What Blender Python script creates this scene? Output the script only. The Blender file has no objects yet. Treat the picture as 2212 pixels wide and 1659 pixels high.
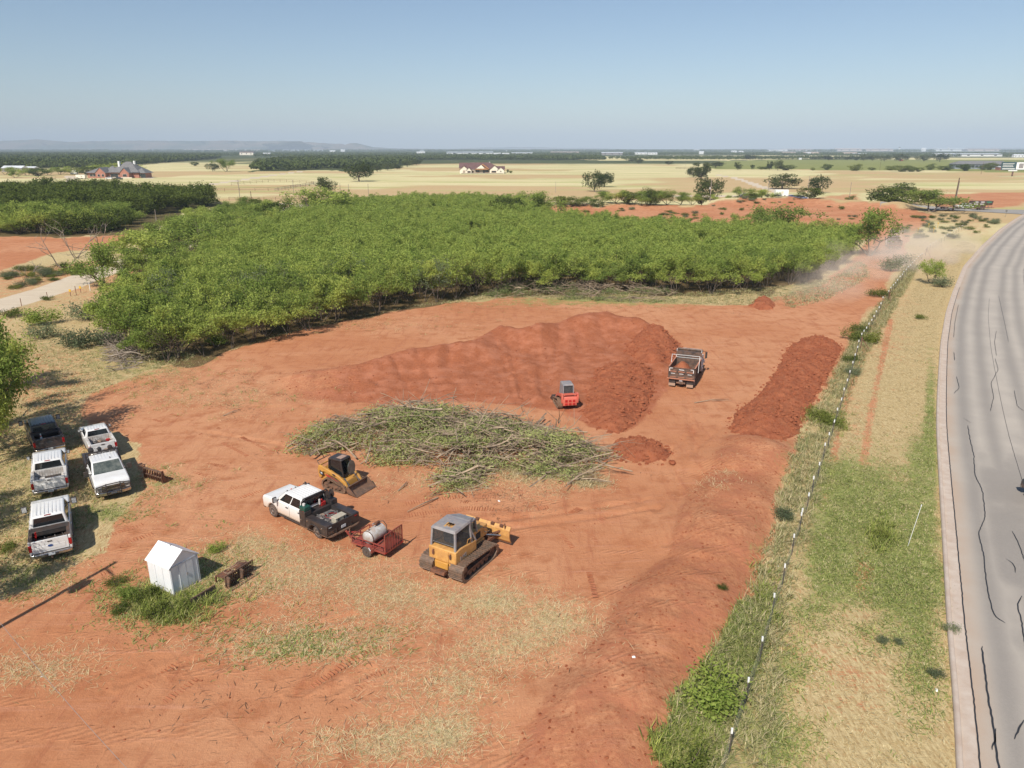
import bpy, math, random
import numpy as np
from mathutils import Vector, Matrix
from math import sin, cos, pi, radians, atan2, hypot, sqrt

S = bpy.context.scene
COL = S.collection
# ------------------------------------------------------------------ camera
FPX, YH, CX, CY, HC = 1580.0, 322.0, 1106.0, 829.5, 21.7   # focal and horizon of the 2212-px-wide view, camera height
PITCH = math.atan((CY - YH) / FPX)
cam = bpy.data.cameras.new("camera")
cam.sensor_width = 36.0
cam.lens = 36.0 * FPX / 2212.0
cam.clip_start = 0.1
cam.clip_end = 90000
camo = bpy.data.objects.new("camera", cam)
camo.location = (0, 0, HC)
camo.rotation_euler = (pi / 2 - PITCH, 0, 0)
COL.objects.link(camo)
S.camera = camo
# ------------------------------------------------------------------ sky, sun, exposure
SUN_AZ, SUN_EL = 66.0, 46.0       # shadow direction on the ground from +X, sun height (degrees)
w = bpy.data.worlds.new("World")
S.world = w
w.use_nodes = True
wt = w.node_tree
bg = wt.nodes["Background"]
sky = wt.nodes.new("ShaderNodeTexSky")
sky.sky_type = 'NISHITA'
sky.sun_disc = False
sky.sun_elevation = radians(SUN_EL)
sky.sun_rotation = radians(90 - SUN_AZ + 180)
sky.altitude = 500
sky.air_density = 1.0
sky.dust_density = 0.7
sky.ozone_density = 2.6
wt.links.new(sky.outputs[0], bg.inputs[0])
bg.inputs[1].default_value = 0.088
sl = bpy.data.lights.new("sun", 'SUN')
sl.energy = 4.6
sl.angle = radians(0.5)
sl.color = (1.0, 0.94, 0.85)
so = bpy.data.objects.new("sun", sl)
ldir = Vector((cos(radians(SUN_AZ)) * cos(radians(SUN_EL)), sin(radians(SUN_AZ)) * cos(radians(SUN_EL)), -sin(radians(SUN_EL))))
so.rotation_euler = ldir.to_track_quat('-Z', 'Y').to_euler()
so.location = (-40, -60, 90)
COL.objects.link(so)
S.view_settings.view_transform = 'Standard'
S.view_settings.look = 'None'
S.view_settings.gamma = 1
S.view_settings.exposure = 0.22
S.render.engine = 'CYCLES'
S.cycles.max_bounces = 5
S.cycles.diffuse_bounces = 2
S.cycles.glossy_bounces = 2
S.cycles.transmission_bounces = 3
S.cycles.transparent_max_bounces = 6
S.cycles.volume_bounces = 0
S.cycles.caustics_reflective = False
S.cycles.caustics_refractive = False
S.cycles.use_denoising = True

# ------------------------------------------------------------------ placing helpers
SP, CP = sin(PITCH), cos(PITCH)
def G(x, y, z=0.0):
    """ground (or height z) point seen at view position x, y"""
    v, q = (x - CX) / FPX, (y - CY) / FPX
    dn = SP + q * CP
    t = (HC - z) / dn
    return Vector((v * t, (CP - q * SP) * t, z))
def Gn(px, py, z=0.0):
    v, q = (px - CX) / FPX, (py - CY) / FPX
    dn = SP + q * CP
    t = (HC - z) / dn
    return v * t, (CP - q * SP) * t
def view(X, Y, Z):
    """inverse of G"""
    dz = Z - HC
    dep = Y * CP - dz * SP
    up = Y * SP + dz * CP
    return CX + FPX * X / dep, CY - FPX * up / dep
def hgt(ytop, ybase, x=CX):
    """height of a thing whose foot is seen at ybase and top at ytop"""
    b = G(x, ybase)
    q = (ytop - CY) / FPX
    t = b.y / (CP - q * SP)
    return HC - t * (SP + q * CP)
def poly(pts):
    return np.array([Gn(a, b) for a, b in pts])
def smooth(a, b, t):
    t = np.clip((t - a) / (b - a), 0, 1)
    return t * t * (3 - 2 * t)
def _h(ix, iy, s):
    n = (ix * 374761393 + iy * 668265263 + s * 974634777) & 0xffffffff
    n = ((n ^ (n >> 13)) * 1274126177) & 0xffffffff
    return ((n ^ (n >> 16)) & 0xffff) / 65535.0
def vn(x, y, s=0):
    x = np.asarray(x, float); y = np.asarray(y, float)
    ix = np.floor(x).astype(np.int64); iy = np.floor(y).astype(np.int64)
    fx = x - ix; fy = y - iy
    fx = fx * fx * (3 - 2 * fx); fy = fy * fy * (3 - 2 * fy)
    a = _h(ix, iy, s); b = _h(ix + 1, iy, s); c = _h(ix, iy + 1, s); d = _h(ix + 1, iy + 1, s)
    return (a + (b - a) * fx) * (1 - fy) + (c + (d - c) * fx) * fy
def fbm(x, y, s=0, o=4):
    r = 0; a = .5
    for i in range(o):
        r = r + a * vn(x * 2 ** i, y * 2 ** i, s + i); a *= .5
    return r / (1 - .5 ** o)
def sdist(x, y, P):
    """signed distance (positive inside) to polygon P"""
    x = np.asarray(x, float); y = np.asarray(y, float)
    d = np.full(x.shape, 1e18); ins = np.zeros(x.shape, bool)
    n = len(P)
    for i in range(n):
        ax, ay = P[i]; bx, by = P[(i + 1) % n]
        ex, ey = bx - ax, by - ay
        L = ex * ex + ey * ey + 1e-12
        t = np.clip(((x - ax) * ex + (y - ay) * ey) / L, 0, 1)
        d = np.minimum(d, (x - ax - t * ex) ** 2 + (y - ay - t * ey) ** 2)
        c = ((ay > y) != (by > y)) & (x < (bx - ax) * (y - ay) / (by - ay + 1e-30) + ax)
        ins ^= c
    d = np.sqrt(d)
    return np.where(ins, d, -d)
def ldist(x, y, P):
    x = np.asarray(x, float); y = np.asarray(y, float)
    d = np.full(x.shape, 1e18)
    for i in range(len(P) - 1):
        ax, ay = P[i]; bx, by = P[i + 1]
        ex, ey = bx - ax, by - ay
        t = np.clip(((x - ax) * ex + (y - ay) * ey) / (ex * ex + ey * ey + 1e-12), 0, 1)
        d = np.minimum(d, (x - ax - t * ex) ** 2 + (y - ay - t * ey) ** 2)
    return np.sqrt(d)

# ------------------------------------------------------------------ materials
class NT:
    def __init__(s, name):
        s.m = bpy.data.materials.new(name); s.m.use_nodes = True
        s.t = s.m.node_tree; s.b = s.t.nodes["Principled BSDF"]
        s.out = s.t.nodes["Material Output"]
    def n(s, ty, **k):
        o = s.t.nodes.new(ty)
        for a, b in k.items(): setattr(o, a, b)
        return o
    def L(s, a, b): s.t.links.new(a, b)
    def val(s, inp, v):
        if hasattr(v, 'is_linked') or hasattr(v, 'links'): s.L(v, inp)
        else:
            if isinstance(v, tuple) and len(v) == 3 and inp.type == 'RGBA': v = v + (1,)
            inp.default_value = v
    def noise(s, vec, scale, det=4, rough=.6, out=0):
        o = s.n("ShaderNodeTexNoise"); o.inputs['Scale'].default_value = scale
        o.inputs['Detail'].default_value = det; o.inputs['Roughness'].default_value = rough
        s.L(vec, o.inputs['Vector']); return o.outputs[out]
    def vor(s, vec, scale):
        o = s.n("ShaderNodeTexVoronoi"); o.inputs['Scale'].default_value = scale
        s.L(vec, o.inputs['Vector']); return o.outputs[0]
    def map(s, vec, scale=(1, 1, 1), rot=(0, 0, 0)):
        o = s.n("ShaderNodeMapping"); o.inputs['Scale'].default_value = scale; o.inputs['Rotation'].default_value = rot
        s.L(vec, o.inputs['Vector']); return o.outputs[0]
    def ss(s, v, a, b, lo=0.0, hi=1.0):
        o = s.n("ShaderNodeMapRange", interpolation_type='SMOOTHSTEP')
        s.val(o.inputs[0], v); s.val(o.inputs[1], a); s.val(o.inputs[2], b); s.val(o.inputs[3], lo); s.val(o.inputs[4], hi)
        return o.outputs[0]
    def ma(s, op, a, b=0.0):
        o = s.n("ShaderNodeMath", operation=op); s.val(o.inputs[0], a); s.val(o.inputs[1], b); return o.outputs[0]
    def mix(s, f, a, b, mode='MIX'):
        o = s.n("ShaderNodeMix", data_type='RGBA', blend_type=mode)
        s.val(o.inputs[0], f); s.val(o.inputs[6], a); s.val(o.inputs[7], b); return o.outputs[2]
    def bump(s, h, strength=.5, dist=.05):
        o = s.n("ShaderNodeBump"); o.inputs['Strength'].default_value = strength; o.inputs['Distance'].default_value = dist
        s.L(h, o.inputs['Height']); s.L(o.outputs[0], s.b.inputs['Normal'])
    def pos(s): return s.n("ShaderNodeNewGeometry").outputs['Position']
    def obj(s): return s.n("ShaderNodeTexCoord").outputs['Object']
    def attr(s, name): return s.n("ShaderNodeAttribute", attribute_name=name)
    def fin(s, col, rough=.8, metal=0.0, spec=.3):
        s.val(s.b.inputs['Base Color'], col); s.val(s.b.inputs['Roughness'], rough)
        s.b.inputs['Metallic'].default_value = metal
        s.b.inputs['Specular IOR Level'].default_value = spec
        return s.m
MATS = {}
DUST = (.42, .21, .12)
def pm(name, c, c2=None, rough=.5, metal=0.0, spec=.5, scale=4.0, amt=.5, dust=0.0, dz=None, bump=0.0, bs=20.0, dcol=DUST, coat=0.0):
    """painted or plain surface: two-tone wear noise, red dust laid by noise and (dz) on the low part of the thing"""
    if name in MATS: return MATS[name]
    t = NT(name); o = t.obj()
    col = c + (1,)
    if c2:
        col = t.mix(t.ss(t.noise(o, scale, 6, .65), .5 - amt * .3, .5 + amt * .3), c, c2)
    if dust or dz:
        f = t.ma('MULTIPLY', t.ss(t.noise(o, 2.3, 6, .7), .3, .75), dust)
        if dz:
            z = t.n("ShaderNodeSeparateXYZ"); t.L(t.n("ShaderNodeTexCoord").outputs['Object'], z.inputs[0])
            zz = t.ma('ADD', z.outputs[2], t.ma('MULTIPLY', t.noise(o, 3.0, 4), .25))
            f = t.ma('MAXIMUM', f, t.ma('MULTIPLY', t.ss(zz, dz[0], dz[1], 1.0, 0.0), dz[2]))
        col = t.mix(f, col, dcol)
    if bump: t.bump(t.noise(o, bs, 4), bump, .02)
    t.fin(col, rough, metal, spec)
    if coat: t.b.inputs['Coat Weight'].default_value = coat
    MATS[name] = t.m
    return t.m

# ------------------------------------------------------------------ mesh collecting
def newobj(name, me, mats, parent=None, smooth_=False):
    for m in (mats if isinstance(mats, (list, tuple)) else [mats]): me.materials.append(m)
    o = bpy.data.objects.new(name, me); COL.objects.link(o)
    if parent: o.parent = parent
    if smooth_: me.polygons.foreach_set('use_smooth', [True] * len(me.polygons))
    return o
def np_mesh(name, V, F, mi=None):
    """V (n,3), F (m,k) arrays"""
    V = np.ascontiguousarray(V, dtype=np.float32); F = np.ascontiguousarray(F, dtype=np.int32)
    me = bpy.data.meshes.new(name)
    me.vertices.add(len(V)); me.vertices.foreach_set('co', V.ravel())
    k = F.shape[1]
    me.loops.add(F.size); me.loops.foreach_set('vertex_index', F.ravel())
    me.polygons.add(len(F)); me.polygons.foreach_set('loop_start', np.arange(0, F.size, k, dtype=np.int32))
    me.polygons.foreach_set('loop_total', np.full(len(F), k, dtype=np.int32))
    if mi is not None: me.polygons.foreach_set('material_index', np.asarray(mi, dtype=np.int32))
    me.update(calc_edges=True)
    return me
def tag(o, label=None, cat=None, group=None, kind=None):
    if label: o['label'] = label
    if cat: o['category'] = cat
    if group: o['group'] = group
    if kind: o['kind'] = kind
    return o
def empty(name, loc=(0, 0, 0), rz=0.0, label=None, cat=None, group=None):
    o = bpy.data.objects.new(name, None); COL.objects.link(o)
    o.location = loc; o.rotation_euler = (0, 0, rz); o.empty_display_size = .3
    return tag(o, label, cat, group)
def kids(o): return [c for c in KIDS.get(o.name, [])]
KIDS = {}
def copy_tree(root, loc, rz=0, sc=1, label=None, group=None):
    def cp(o, par):
        c = o.copy(); COL.objects.link(c)
        if par: c.parent = par
        for ch in list(o.children): cp(ch, c)
        return c
    r = cp(root, None)
    r.location = loc; r.rotation_euler = (0, 0, rz)
    r.scale = sc if isinstance(sc, tuple) else (sc, sc, sc)
    if label: r['label'] = label
    if group: r['group'] = group
    return r
class MB:
    def __init__(s): s.v = []; s.f = []; s.mi = []; s.cm = 0; s.T = None
    def add(s, vs, fs):
        b = len(s.v)
        if s.T is not None: vs = [s.T @ Vector(v) for v in vs]
        s.v += [tuple(v) for v in vs]
        s.f += [tuple(b + i for i in f) for f in fs]; s.mi += [s.cm] * len(fs)
        return s
    def box(s, c, d, rx=0, ry=0, rz=0, tp=(1, 1)):
        R = Matrix.Rotation(rz, 3, 'Z') @ Matrix.Rotation(ry, 3, 'Y') @ Matrix.Rotation(rx, 3, 'X')
        vs = []
        for k, z in enumerate((-.5, .5)):
            a, b = (1, 1) if k == 0 else tp
            for x, y in ((-.5, -.5), (.5, -.5), (.5, .5), (-.5, .5)):
                vs.append(Vector(c) + R @ Vector((x * d[0] * a, y * d[1] * b, z * d[2])))
        return s.add(vs, [(3, 2, 1, 0), (4, 5, 6, 7), (0, 1, 5, 4), (1, 2, 6, 5), (2, 3, 7, 6), (3, 0, 4, 7)])
    def b2(s, x0, x1, y0, y1, z0, z1):
        return s.box(((x0 + x1) / 2, (y0 + y1) / 2, (z0 + z1) / 2), (abs(x1 - x0), abs(y1 - y0), abs(z1 - z0)))
    def hexa(s, p):   # 8 points: bottom 4 ccw, top 4 ccw
        return s.add(p, [(3, 2, 1, 0), (4, 5, 6, 7), (0, 1, 5, 4), (1, 2, 6, 5), (2, 3, 7, 6), (3, 0, 4, 7)])
    def prism(s, yz, x0, x1, sx=None):
        """side outline (y,z) pushed from x0 to x1"""
        n = len(yz)
        vs = [(x0, y, z) for y, z in yz] + [(x1, y, z) for y, z in yz]
        fs = [tuple(range(n)), tuple(range(2 * n - 1, n - 1, -1))]
        fs += [(i, i + n, (i + 1) % n + n, (i + 1) % n) for i in range(n)]
        return s.add(vs, fs)
    def prismz(s, xy, z0, z1):
        n = len(xy)
        vs = [(x, y, z0) for x, y in xy] + [(x, y, z1) for x, y in xy]
        fs = [tuple(range(n - 1, -1, -1)), tuple(range(n, 2 * n))]
        fs += [(i, (i + 1) % n, (i + 1) % n + n, i + n) for i in range(n)]
        return s.add(vs, fs)
    def tube(s, pts, r, n=8, caps=True):
        pts = [Vector(p) for p in pts]
        rs = r if isinstance(r, (list, tuple)) else [r] * len(pts)
        vs = []; fs = []
        for i, p in enumerate(pts):
            d = (pts[min(i + 1, len(pts) - 1)] - pts[max(i - 1, 0)]).normalized()
            a = d.cross(Vector((0, 0, 1)) if abs(d.z) < .9 else Vector((1, 0, 0))).normalized(); b = d.cross(a)
            for k in range(n):
                an = 2 * pi * k / n
                vs.append(p + (a * cos(an) + b * sin(an)) * rs[i])
        for i in range(len(pts) - 1):
            for k in range(n):
                fs.append((i * n + k, i * n + (k + 1) % n, (i + 1) * n + (k + 1) % n, (i + 1) * n + k))
        if caps: fs += [tuple(range(n - 1, -1, -1)), tuple(range((len(pts) - 1) * n, len(pts) * n))]
        return s.add(vs, fs)
    def bar(s, a, b, wd=.05, h=None):
        """square bar between two points"""
        a = Vector(a); b = Vector(b); d = (b - a).normalized(); h = h or wd
        u = d.cross(Vector((0, 0, 1)) if abs(d.z) < .95 else Vector((0, 1, 0))).normalized(); v = u.cross(d)
        p = []
        for e in (a, b):
            for x, y in ((-1, -1), (1, -1), (1, 1), (-1, 1)): p.append(e + u * x * wd / 2 + v * y * h / 2)
        return s.hexa(p)
    def lathe(s, prof, ax='X', c=(0, 0, 0), n=20):
        """prof: list of (along, radius)"""
        vs = []; fs = []
        for a, r in prof:
            for k in range(n):
                an = 2 * pi * k / n; u, v = r * cos(an), r * sin(an)
                p = {'X': (a, u, v), 'Y': (u, a, v), 'Z': (u, v, a)}[ax]
                vs.append((p[0] + c[0], p[1] + c[1], p[2] + c[2]))
        m = len(prof)
        for i in range(m - 1):
            for k in range(n): fs.append((i * n + k, i * n + (k + 1) % n, (i + 1) * n + (k + 1) % n, (i + 1) * n + k))
        fs += [tuple(range(n - 1, -1, -1)), tuple(range((m - 1) * n, m * n))]
        return s.add(vs, fs)
    def quad(s, a, b, c, d): return s.add([a, b, c, d], [(0, 1, 2, 3)])
    def build(s, name, mats, parent=None, bevel=0.0, smooth_=False, seg=2):
        me = bpy.data.meshes.new(name); me.from_pydata(s.v, [], s.f)
        mats = mats if isinstance(mats, (list, tuple)) else [mats]
        o = newobj(name, me, mats, parent)
        me.polygons.foreach_set('material_index', s.mi)
        import bmesh
        bm = bmesh.new(); bm.from_mesh(me); bmesh.ops.recalc_face_normals(bm, faces=bm.faces); bm.to_mesh(me); bm.free()
        if bevel:
            md = o.modifiers.new('bevel', 'BEVEL'); md.width = bevel; md.segments = seg; md.limit_method = 'ANGLE'; md.angle_limit = radians(35)
        if smooth_ or bevel:
            me.polygons.foreach_set('use_smooth', [True] * len(me.polygons))
            if smooth_ != 'all': me.set_sharp_from_angle(angle=radians(38))
        return o
# ================================================================== GROUND
YARD = poly([(-900, 2600), (-900, 1400), (-200, 1330), (60, 1262), (240, 1196), (262, 1120), (300, 1060), (300, 960), (170, 900), (190, 850), (300, 805), (520, 748),
             (700, 697), (900, 662), (1100, 642), (1300, 652), (1500, 658), (1630, 660), (1740, 624), (1835, 574), (1872, 535), (1900, 505),
             (1905, 480), (1840, 470), (1850, 452), (1960, 457), (2012, 466), (1990, 482), (1960, 520), (1945, 560), (1900, 640), (1850, 700), (1825, 745), (1800, 800),
             (1770, 850), (1730, 925), (1705, 1000), (1668, 1130), (1615, 1300), (1562, 1400), (1452, 1545), (1440, 1659), (1400, 1900), (1300, 2600)])
RED2 = poly([(1150, 462), (1165, 449), (1500, 451), (1560, 441), (1720, 438), (1850, 446), (1985, 458), (2010, 466), (1850, 520), (1500, 520), (1180, 490)])
RED3 = poly([(2020, 449), (2035, 420), (2212, 415), (2300, 418), (2260, 432), (2160, 449), (2090, 452)])
RED4 = poly([(1740, 437), (1790, 424), (1860, 415), (1870, 428), (1850, 440)])
RED5 = poly([(-500, 514), (0, 512), (200, 512), (300, 500), (302, 512), (230, 540), (120, 545), (0, 582), (-500, 640)])
RED6 = poly([(-500, 655), (0, 612), (150, 575), (165, 590), (60, 622), (-400, 690)])
LEFTGRASS = poly([(-900, 1400), (-900, 650), (0, 585), (240, 560), (330, 600), (300, 700), (260, 780), (330, 800), (180, 850), (165, 900), (250, 960), (240, 1040), (200, 1130), (150, 1230), (0, 1300)])
WOODS = [poly(p) for p in (
    [(-2500, 362), (0, 362), (215, 361), (330, 352), (470, 341), (480, 334), (600, 332.5), (560, 338), (700, 334), (900, 336), (980, 343), (1300, 344), (1300, 339), (1000, 333), (800, 330), (-1500, 326)],
    [(545, 371), (560, 352), (650, 338), (900, 342), (905, 352), (860, 362), (790, 372), (700, 367)],
    [(-600, 520), (-600, 425), (0, 418), (180, 420), (320, 430), (460, 432), (480, 442), (380, 470), (280, 510), (120, 512)],
    [(215, 770), (230, 600), (200, 590), (400, 500), (560, 455), (650, 430), (1000, 420), (1180, 440), (1200, 470), (1780, 500), (1835, 545), (1780, 600), (1640, 640), (1300, 640), (1050, 640), (700, 700), (420, 790)],
)]
THICKET = poly([(252, 772), (246, 700), (310, 640), (470, 560), (600, 500), (680, 476), (735, 452), (900, 444), (1050, 441), (1130, 454), (1190, 481), (1300, 497), (1500, 513), (1690, 513), (1800, 530), (1828, 560), (1790, 592), (1700, 622), (1600, 633), (1460, 640),
                (1300, 632), (1100, 636), (1020, 642), (900, 660), (760, 690), (600, 735), (430, 780), (330, 785)])
CROP = poly([(1500, 364), (1560, 348), (1700, 344.5), (2212, 345), (2500, 345), (2500, 372), (2212, 373), (2000, 368), (1600, 366)])
PALEFIELD = poly([(1180, 341.5), (1300, 338), (1640, 336), (1900, 337), (1905, 341), (1700, 344), (1560, 347), (1300, 347)])
PALE2 = poly([(1880, 341), (2050, 341), (2500, 342), (2500, 346), (2050, 345.5), (1900, 345)])
LOT = poly([(2080, 362), (2600, 366), (2600, 371), (2090, 366)])
BERM = poly([(1562, 945), (1650, 950), (1715, 985), (1700, 1010), (1668, 1130), (1615, 1300), (1562, 1400), (1470, 1510), (1440, 1659), (1400, 1900), (950, 1900), (1120, 1600),
             (1190, 1490), (1290, 1370), (1320, 1290), (1430, 1215), (1455, 1180), (1460, 1100), (1500, 1060), (1530, 1010)])
PIT = poly([(585, 815), (640, 800), (760, 792), (880, 762), (1000, 748), (1060, 712), (1130, 722), (1200, 702), (1300, 684), (1360, 690), (1410, 705), (1470, 745), (1480, 790), (1420, 880),
            (1350, 935), (1270, 920), (1230, 890), (1180, 885), (1000, 865), (850, 872), (700, 868), (620, 862)])
PITRIDGE = poly([(600, 822), (760, 806), (890, 778), (1010, 764), (1065, 730), (1135, 740), (1210, 720), (1310, 702), (1400, 718), (1440, 740)])
ROADEDGE = [(2095, 2600), (2080, 1800), (2076, 1659), (2066, 1500), (2053, 1368), (2043, 1200), (2037, 1106), (2029, 980), (2026, 919), (2027, 860), (2030, 801), (2034, 740), (2045, 675), (2059, 632), (2082, 577), (2121, 532),
            (2159, 497), (2192, 474.5), (2225, 455), (2262, 436), (2330, 408), (2420, 382)]
# white roads and drives: centre line (view position) and width in metres
PATHS = [([(-420, 765), (-150, 705), (0, 660), (120, 624), (190, 598), (290, 562), (430, 520), (545, 489), (600, 470), (650, 455)], 6.5),
         ([(600, 458), (640, 449), (700, 447)], 13.0), ([(560, 440), (620, 441), (700, 446), (900, 449), (1180, 449)], 5.0),
         ([(0, 410), (60, 404), (150, 395), (160, 388), (148, 381), (175, 383), (330, 384)], 7.5),
         ([(215, 441), (250, 431), (360, 412), (500, 392), (600, 377), (655, 370)], 6.5),
         ([(1545, 377), (1590, 385), (1640, 402), (1700, 421), (1740, 428)], 5.5), ([(1360, 420), (1500, 425), (1580, 424)], 6.0),
         ([(930, 374.2), (1000, 374.6), (1110, 375.0)], 9.0), ([(1150, 370), (1000, 371)], 2)]
DIRTPATHS = [([(640, 440), (700, 425), (790, 398), (860, 372), (900, 356)], 9.0), ([(560, 436), (640, 423), (700, 410), (760, 395)], 3)]
CROSSROAD = poly([(1900, 449), (2045, 449), (2120, 452), (2230, 454), (2240, 466), (2200, 463), (2100, 457), (2000, 455), (1900, 453)])
# loose cover: (x, y, rx, ry, straw, green)
BLOBS = [(640, 1235, 190, 55, .55, .05), (560, 1180, 90, 40, .5, .08), (470, 1240, 90, 60, .35, .45), (1060, 1300, 90, 40, .7, 0), (1200, 1350, 80, 55, .62, 0), (850, 1290, 160, 60, .42, .05), (1110, 1400, 120, 45, .45, .05),
         (700, 1380, 180, 45, .38, .15), (980, 1480, 120, 40, .35, .05), (560, 1400, 140, 30, .25, .12), (880, 1040, 130, 30, .3, 0), (1150, 1035, 120, 40, .55, .08), (330, 1045, 90, 28, .55, .35), (240, 1110, 70, 20, .3, .6), (350, 1300, 110, 55, .2, .8),
         (440, 860, 200, 35, .42, .12), (330, 800, 160, 25, .5, .15), (760, 700, 260, 20, .38, .12), (1100, 655, 260, 12, .35, .3), (1450, 655, 130, 12, .5, .25), (1290, 645, 200, 14, .2, .5), (1740, 596, 70, 20, .5, .12), (1690, 638, 60, 10, .5, .15),
         (1300, 1600, 90, 50, .15, .05), (820, 1600, 160, 40, .32, .1), (600, 1560, 120, 60, .2, .1), (200, 1560, 150, 80, .2, 0), (80, 1440, 120, 40, .3, .05), (1555, 1050, 30, 40, .4, .1), (1700, 880, 20, 30, .4, 0), (1380, 1220, 90, 35, .2, .03), (960, 1580, 90, 50, .4, .05),
         (60, 1060, 120, 160, .6, .25), (60, 1250, 90, 40, .5, .3), (280, 740, 130, 80, .45, .5), (100, 700, 150, 60, .55, .05), (1850, 570, 50, 30, .4, .1)]
VERGE = [(1880, 1110, 110, 125, 0, 1.0), (1800, 1030, 60, 40, 0, .6), (1940, 1265, 115, 75, 0, .95), (1790, 1200, 55, 110, 0, .75), (1740, 1320, 60, 50, 0, .35), (1990, 1130, 40, 120, 0, .5), (2010, 900, 14, 160, 0, .8), (1990, 980, 30, 60, 0, .6),
         (1720, 1440, 50, 60, 0, .4), (1620, 1590, 130, 90, 0, .7), (1640, 1470, 60, 60, 0, .25), (1900, 1380, 80, 40, 0, .3), (1990, 1430, 50, 140, 0, .5), (1640, 1200, 35, 90, .1, .35), (1600, 1400, 50, 60, 0, .55), (1700, 1020, 30, 80, 0, .3),
         (1850, 1450, 90, 90, -.25, -.1), (1870, 1235, 26, 60, -.35, -.5), (1900, 730, 60, 60, -.28, 0), (1930, 640, 60, 40, -.2, 0), (1850, 900, 30, 80, -.22, 0), (1760, 850, 30, 40, -.3, 0), (1800, 780, 18, 70, -.35, 0), (1660, 1560, 40, 60, -.2, 0), (1700, 1400, 30, 50, -.3, 0),
         (2100, 490, 60, 24, -.3, 0), (2010, 560, 80, 30, -.25, 0), (2060, 500, 40, 18, .1, .1), (1960, 500, 60, 16, 0, .5)]
MOUNDS = [(1640, 985, 3.3, .75), (1560, 1010, 2.6, .45), (1600, 1095, 3.0, .7), (1540, 1170, 3.4, .75), (1500, 1235, 2.3, .35), (1480, 1330, 3.3, .8), (1400, 1400, 2.6, .55), (1350, 1470, 2.7, .6), (1400, 1560, 2.8, .6), (1240, 1560, 2.4, .4), (1330, 1700, 3, .5)]
MOUNDW = [(G(a, b).x, G(a, b).y, c, d) for a, b, c, d in MOUNDS]
BUMPS = poly([(1195, 446), (1500, 449)]), poly([(1570, 441), (1700, 437.5), (1830, 443), (1930, 450)])
ROADAREA = poly(ROADEDGE + [(3600, 382), (3600, 2600)])
def height(x, y):
    x = np.asarray(x, float); y = np.asarray(y, float)
    z = np.zeros(x.shape)
    near = smooth(400, 150, y)
    z += near * ((fbm(x * .09, y * .09, 3, 3) - .5) * .18 + (fbm(x * .5, y * .5, 7, 3) - .5) * .06 + (fbm(x * 1.9, y * 1.9, 17, 3) - .5) * .05 * smooth(120, 60, y))
    dB = sdist(x, y, BERM)
    for mx, my, r, h in MOUNDW:
        d = np.hypot(x - mx, (y - my))
        z = np.maximum(z, h * np.exp(-(d / r) ** 2) + z * .7)
    z += smooth(-.2, 1.6, dB) * (.22 + .22 * fbm(x * .8, y * .8, 11, 4))
    # pushed-up heap round the red loader
    dP = sdist(x, y, PIT)
    dr = ldist(x, y, PITRIDGE)
    ang = fbm(x * .28, y * .28, 21, 3)
    rid = (.12 + .88 * smooth(-24, -7, x)) * np.exp(-(dr / 3.6) ** 2) * (1.25 + .9 * (vn(x * .35, y * .1, 5) - .4))
    z += smooth(0, 2.8, dP) * (rid + .3 * ang * (.3 + .7 * smooth(-24, -9, x)) + .34 * (vn(x * .9, y * .16, 9) - .5) + .30 * (fbm(x * 1.2, y * 1.2, 14, 4) - .5))
    # low earth banks beyond the thicket
    for B, h, ww in ((BUMPS[0], 1.6, 7.0), (BUMPS[1], 2.6, 8.0)):
        z += h * np.exp(-(ldist(x, y, B) / ww) ** 2) * (.8 + .4 * vn(x * .05, y * .05, 4))
    q = (y > 25) & (y < 170) & (x > -40) & (x < 70)
    if q.any():
        xx, yy = x[q], y[q]; dz = np.zeros(xx.shape)
        for P in RUTS:
            d = ldist(xx, yy, P) + (vn(xx * .8, yy * .8, 2) - .5) * .25
            dz += -.06 * np.exp(-(d / .2) ** 2) + .028 * np.exp(-((d - .42) / .16) ** 2)
        z[q] += dz * (.5 + vn(xx * .3, yy * .3, 6))
    dR = sdist(x, y, ROADAREA)
    z = np.where(dR > -.3, -.06, z * smooth(-.3, -2.5, dR))
    return z
RUTS = [poly(p) for p in ([(1480, 1180), (1520, 1080), (1500, 960), (1480, 850)], [(1440, 1190), (1470, 1080), (1445, 960), (1400, 1000)], [(1380, 1090), (1440, 980), (1560, 880), (1640, 790), (1740, 700)], [(1420, 1110), (1490, 985), (1600, 885), (1680, 800), (1790, 705)],
        [(500, 880), (700, 880), (860, 850)], [(420, 930), (600, 960), (800, 1030)], [(1000, 1130), (1200, 1110), (1400, 1080)], [(1010, 1150), (1210, 1128), (1420, 1100)], [(260, 1480), (500, 1400), (760, 1330)], [(600, 1660), (640, 1500), (760, 1430)], [(640, 1660), (690, 1510), (800, 1450)], [(1750, 700), (1880, 580), (1930, 520)], [(1790, 705), (1915, 585), (1950, 525)])]
RUTS += [poly([(a, b + o) for a, b in p]) for p, o in (([(1060, 730), (1090, 790), (1110, 860)], 0), ([(1090, 726), (1110, 790), (1130, 860)], 0), ([(1120, 730), (1135, 790), (1150, 850)], 0), ([(1160, 730), (1165, 790), (1170, 860)], 0), ([(900, 775), (930, 820), (960, 860)], 0), ([(840, 780), (870, 820), (900, 862)], 0), ([(1210, 710), (1200, 780), (1190, 850)], 0), ([(770, 800), (810, 830), (850, 865)], 0))]
def zg(x, y): return float(height(np.array([x]), np.array([y]))[0])

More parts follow.
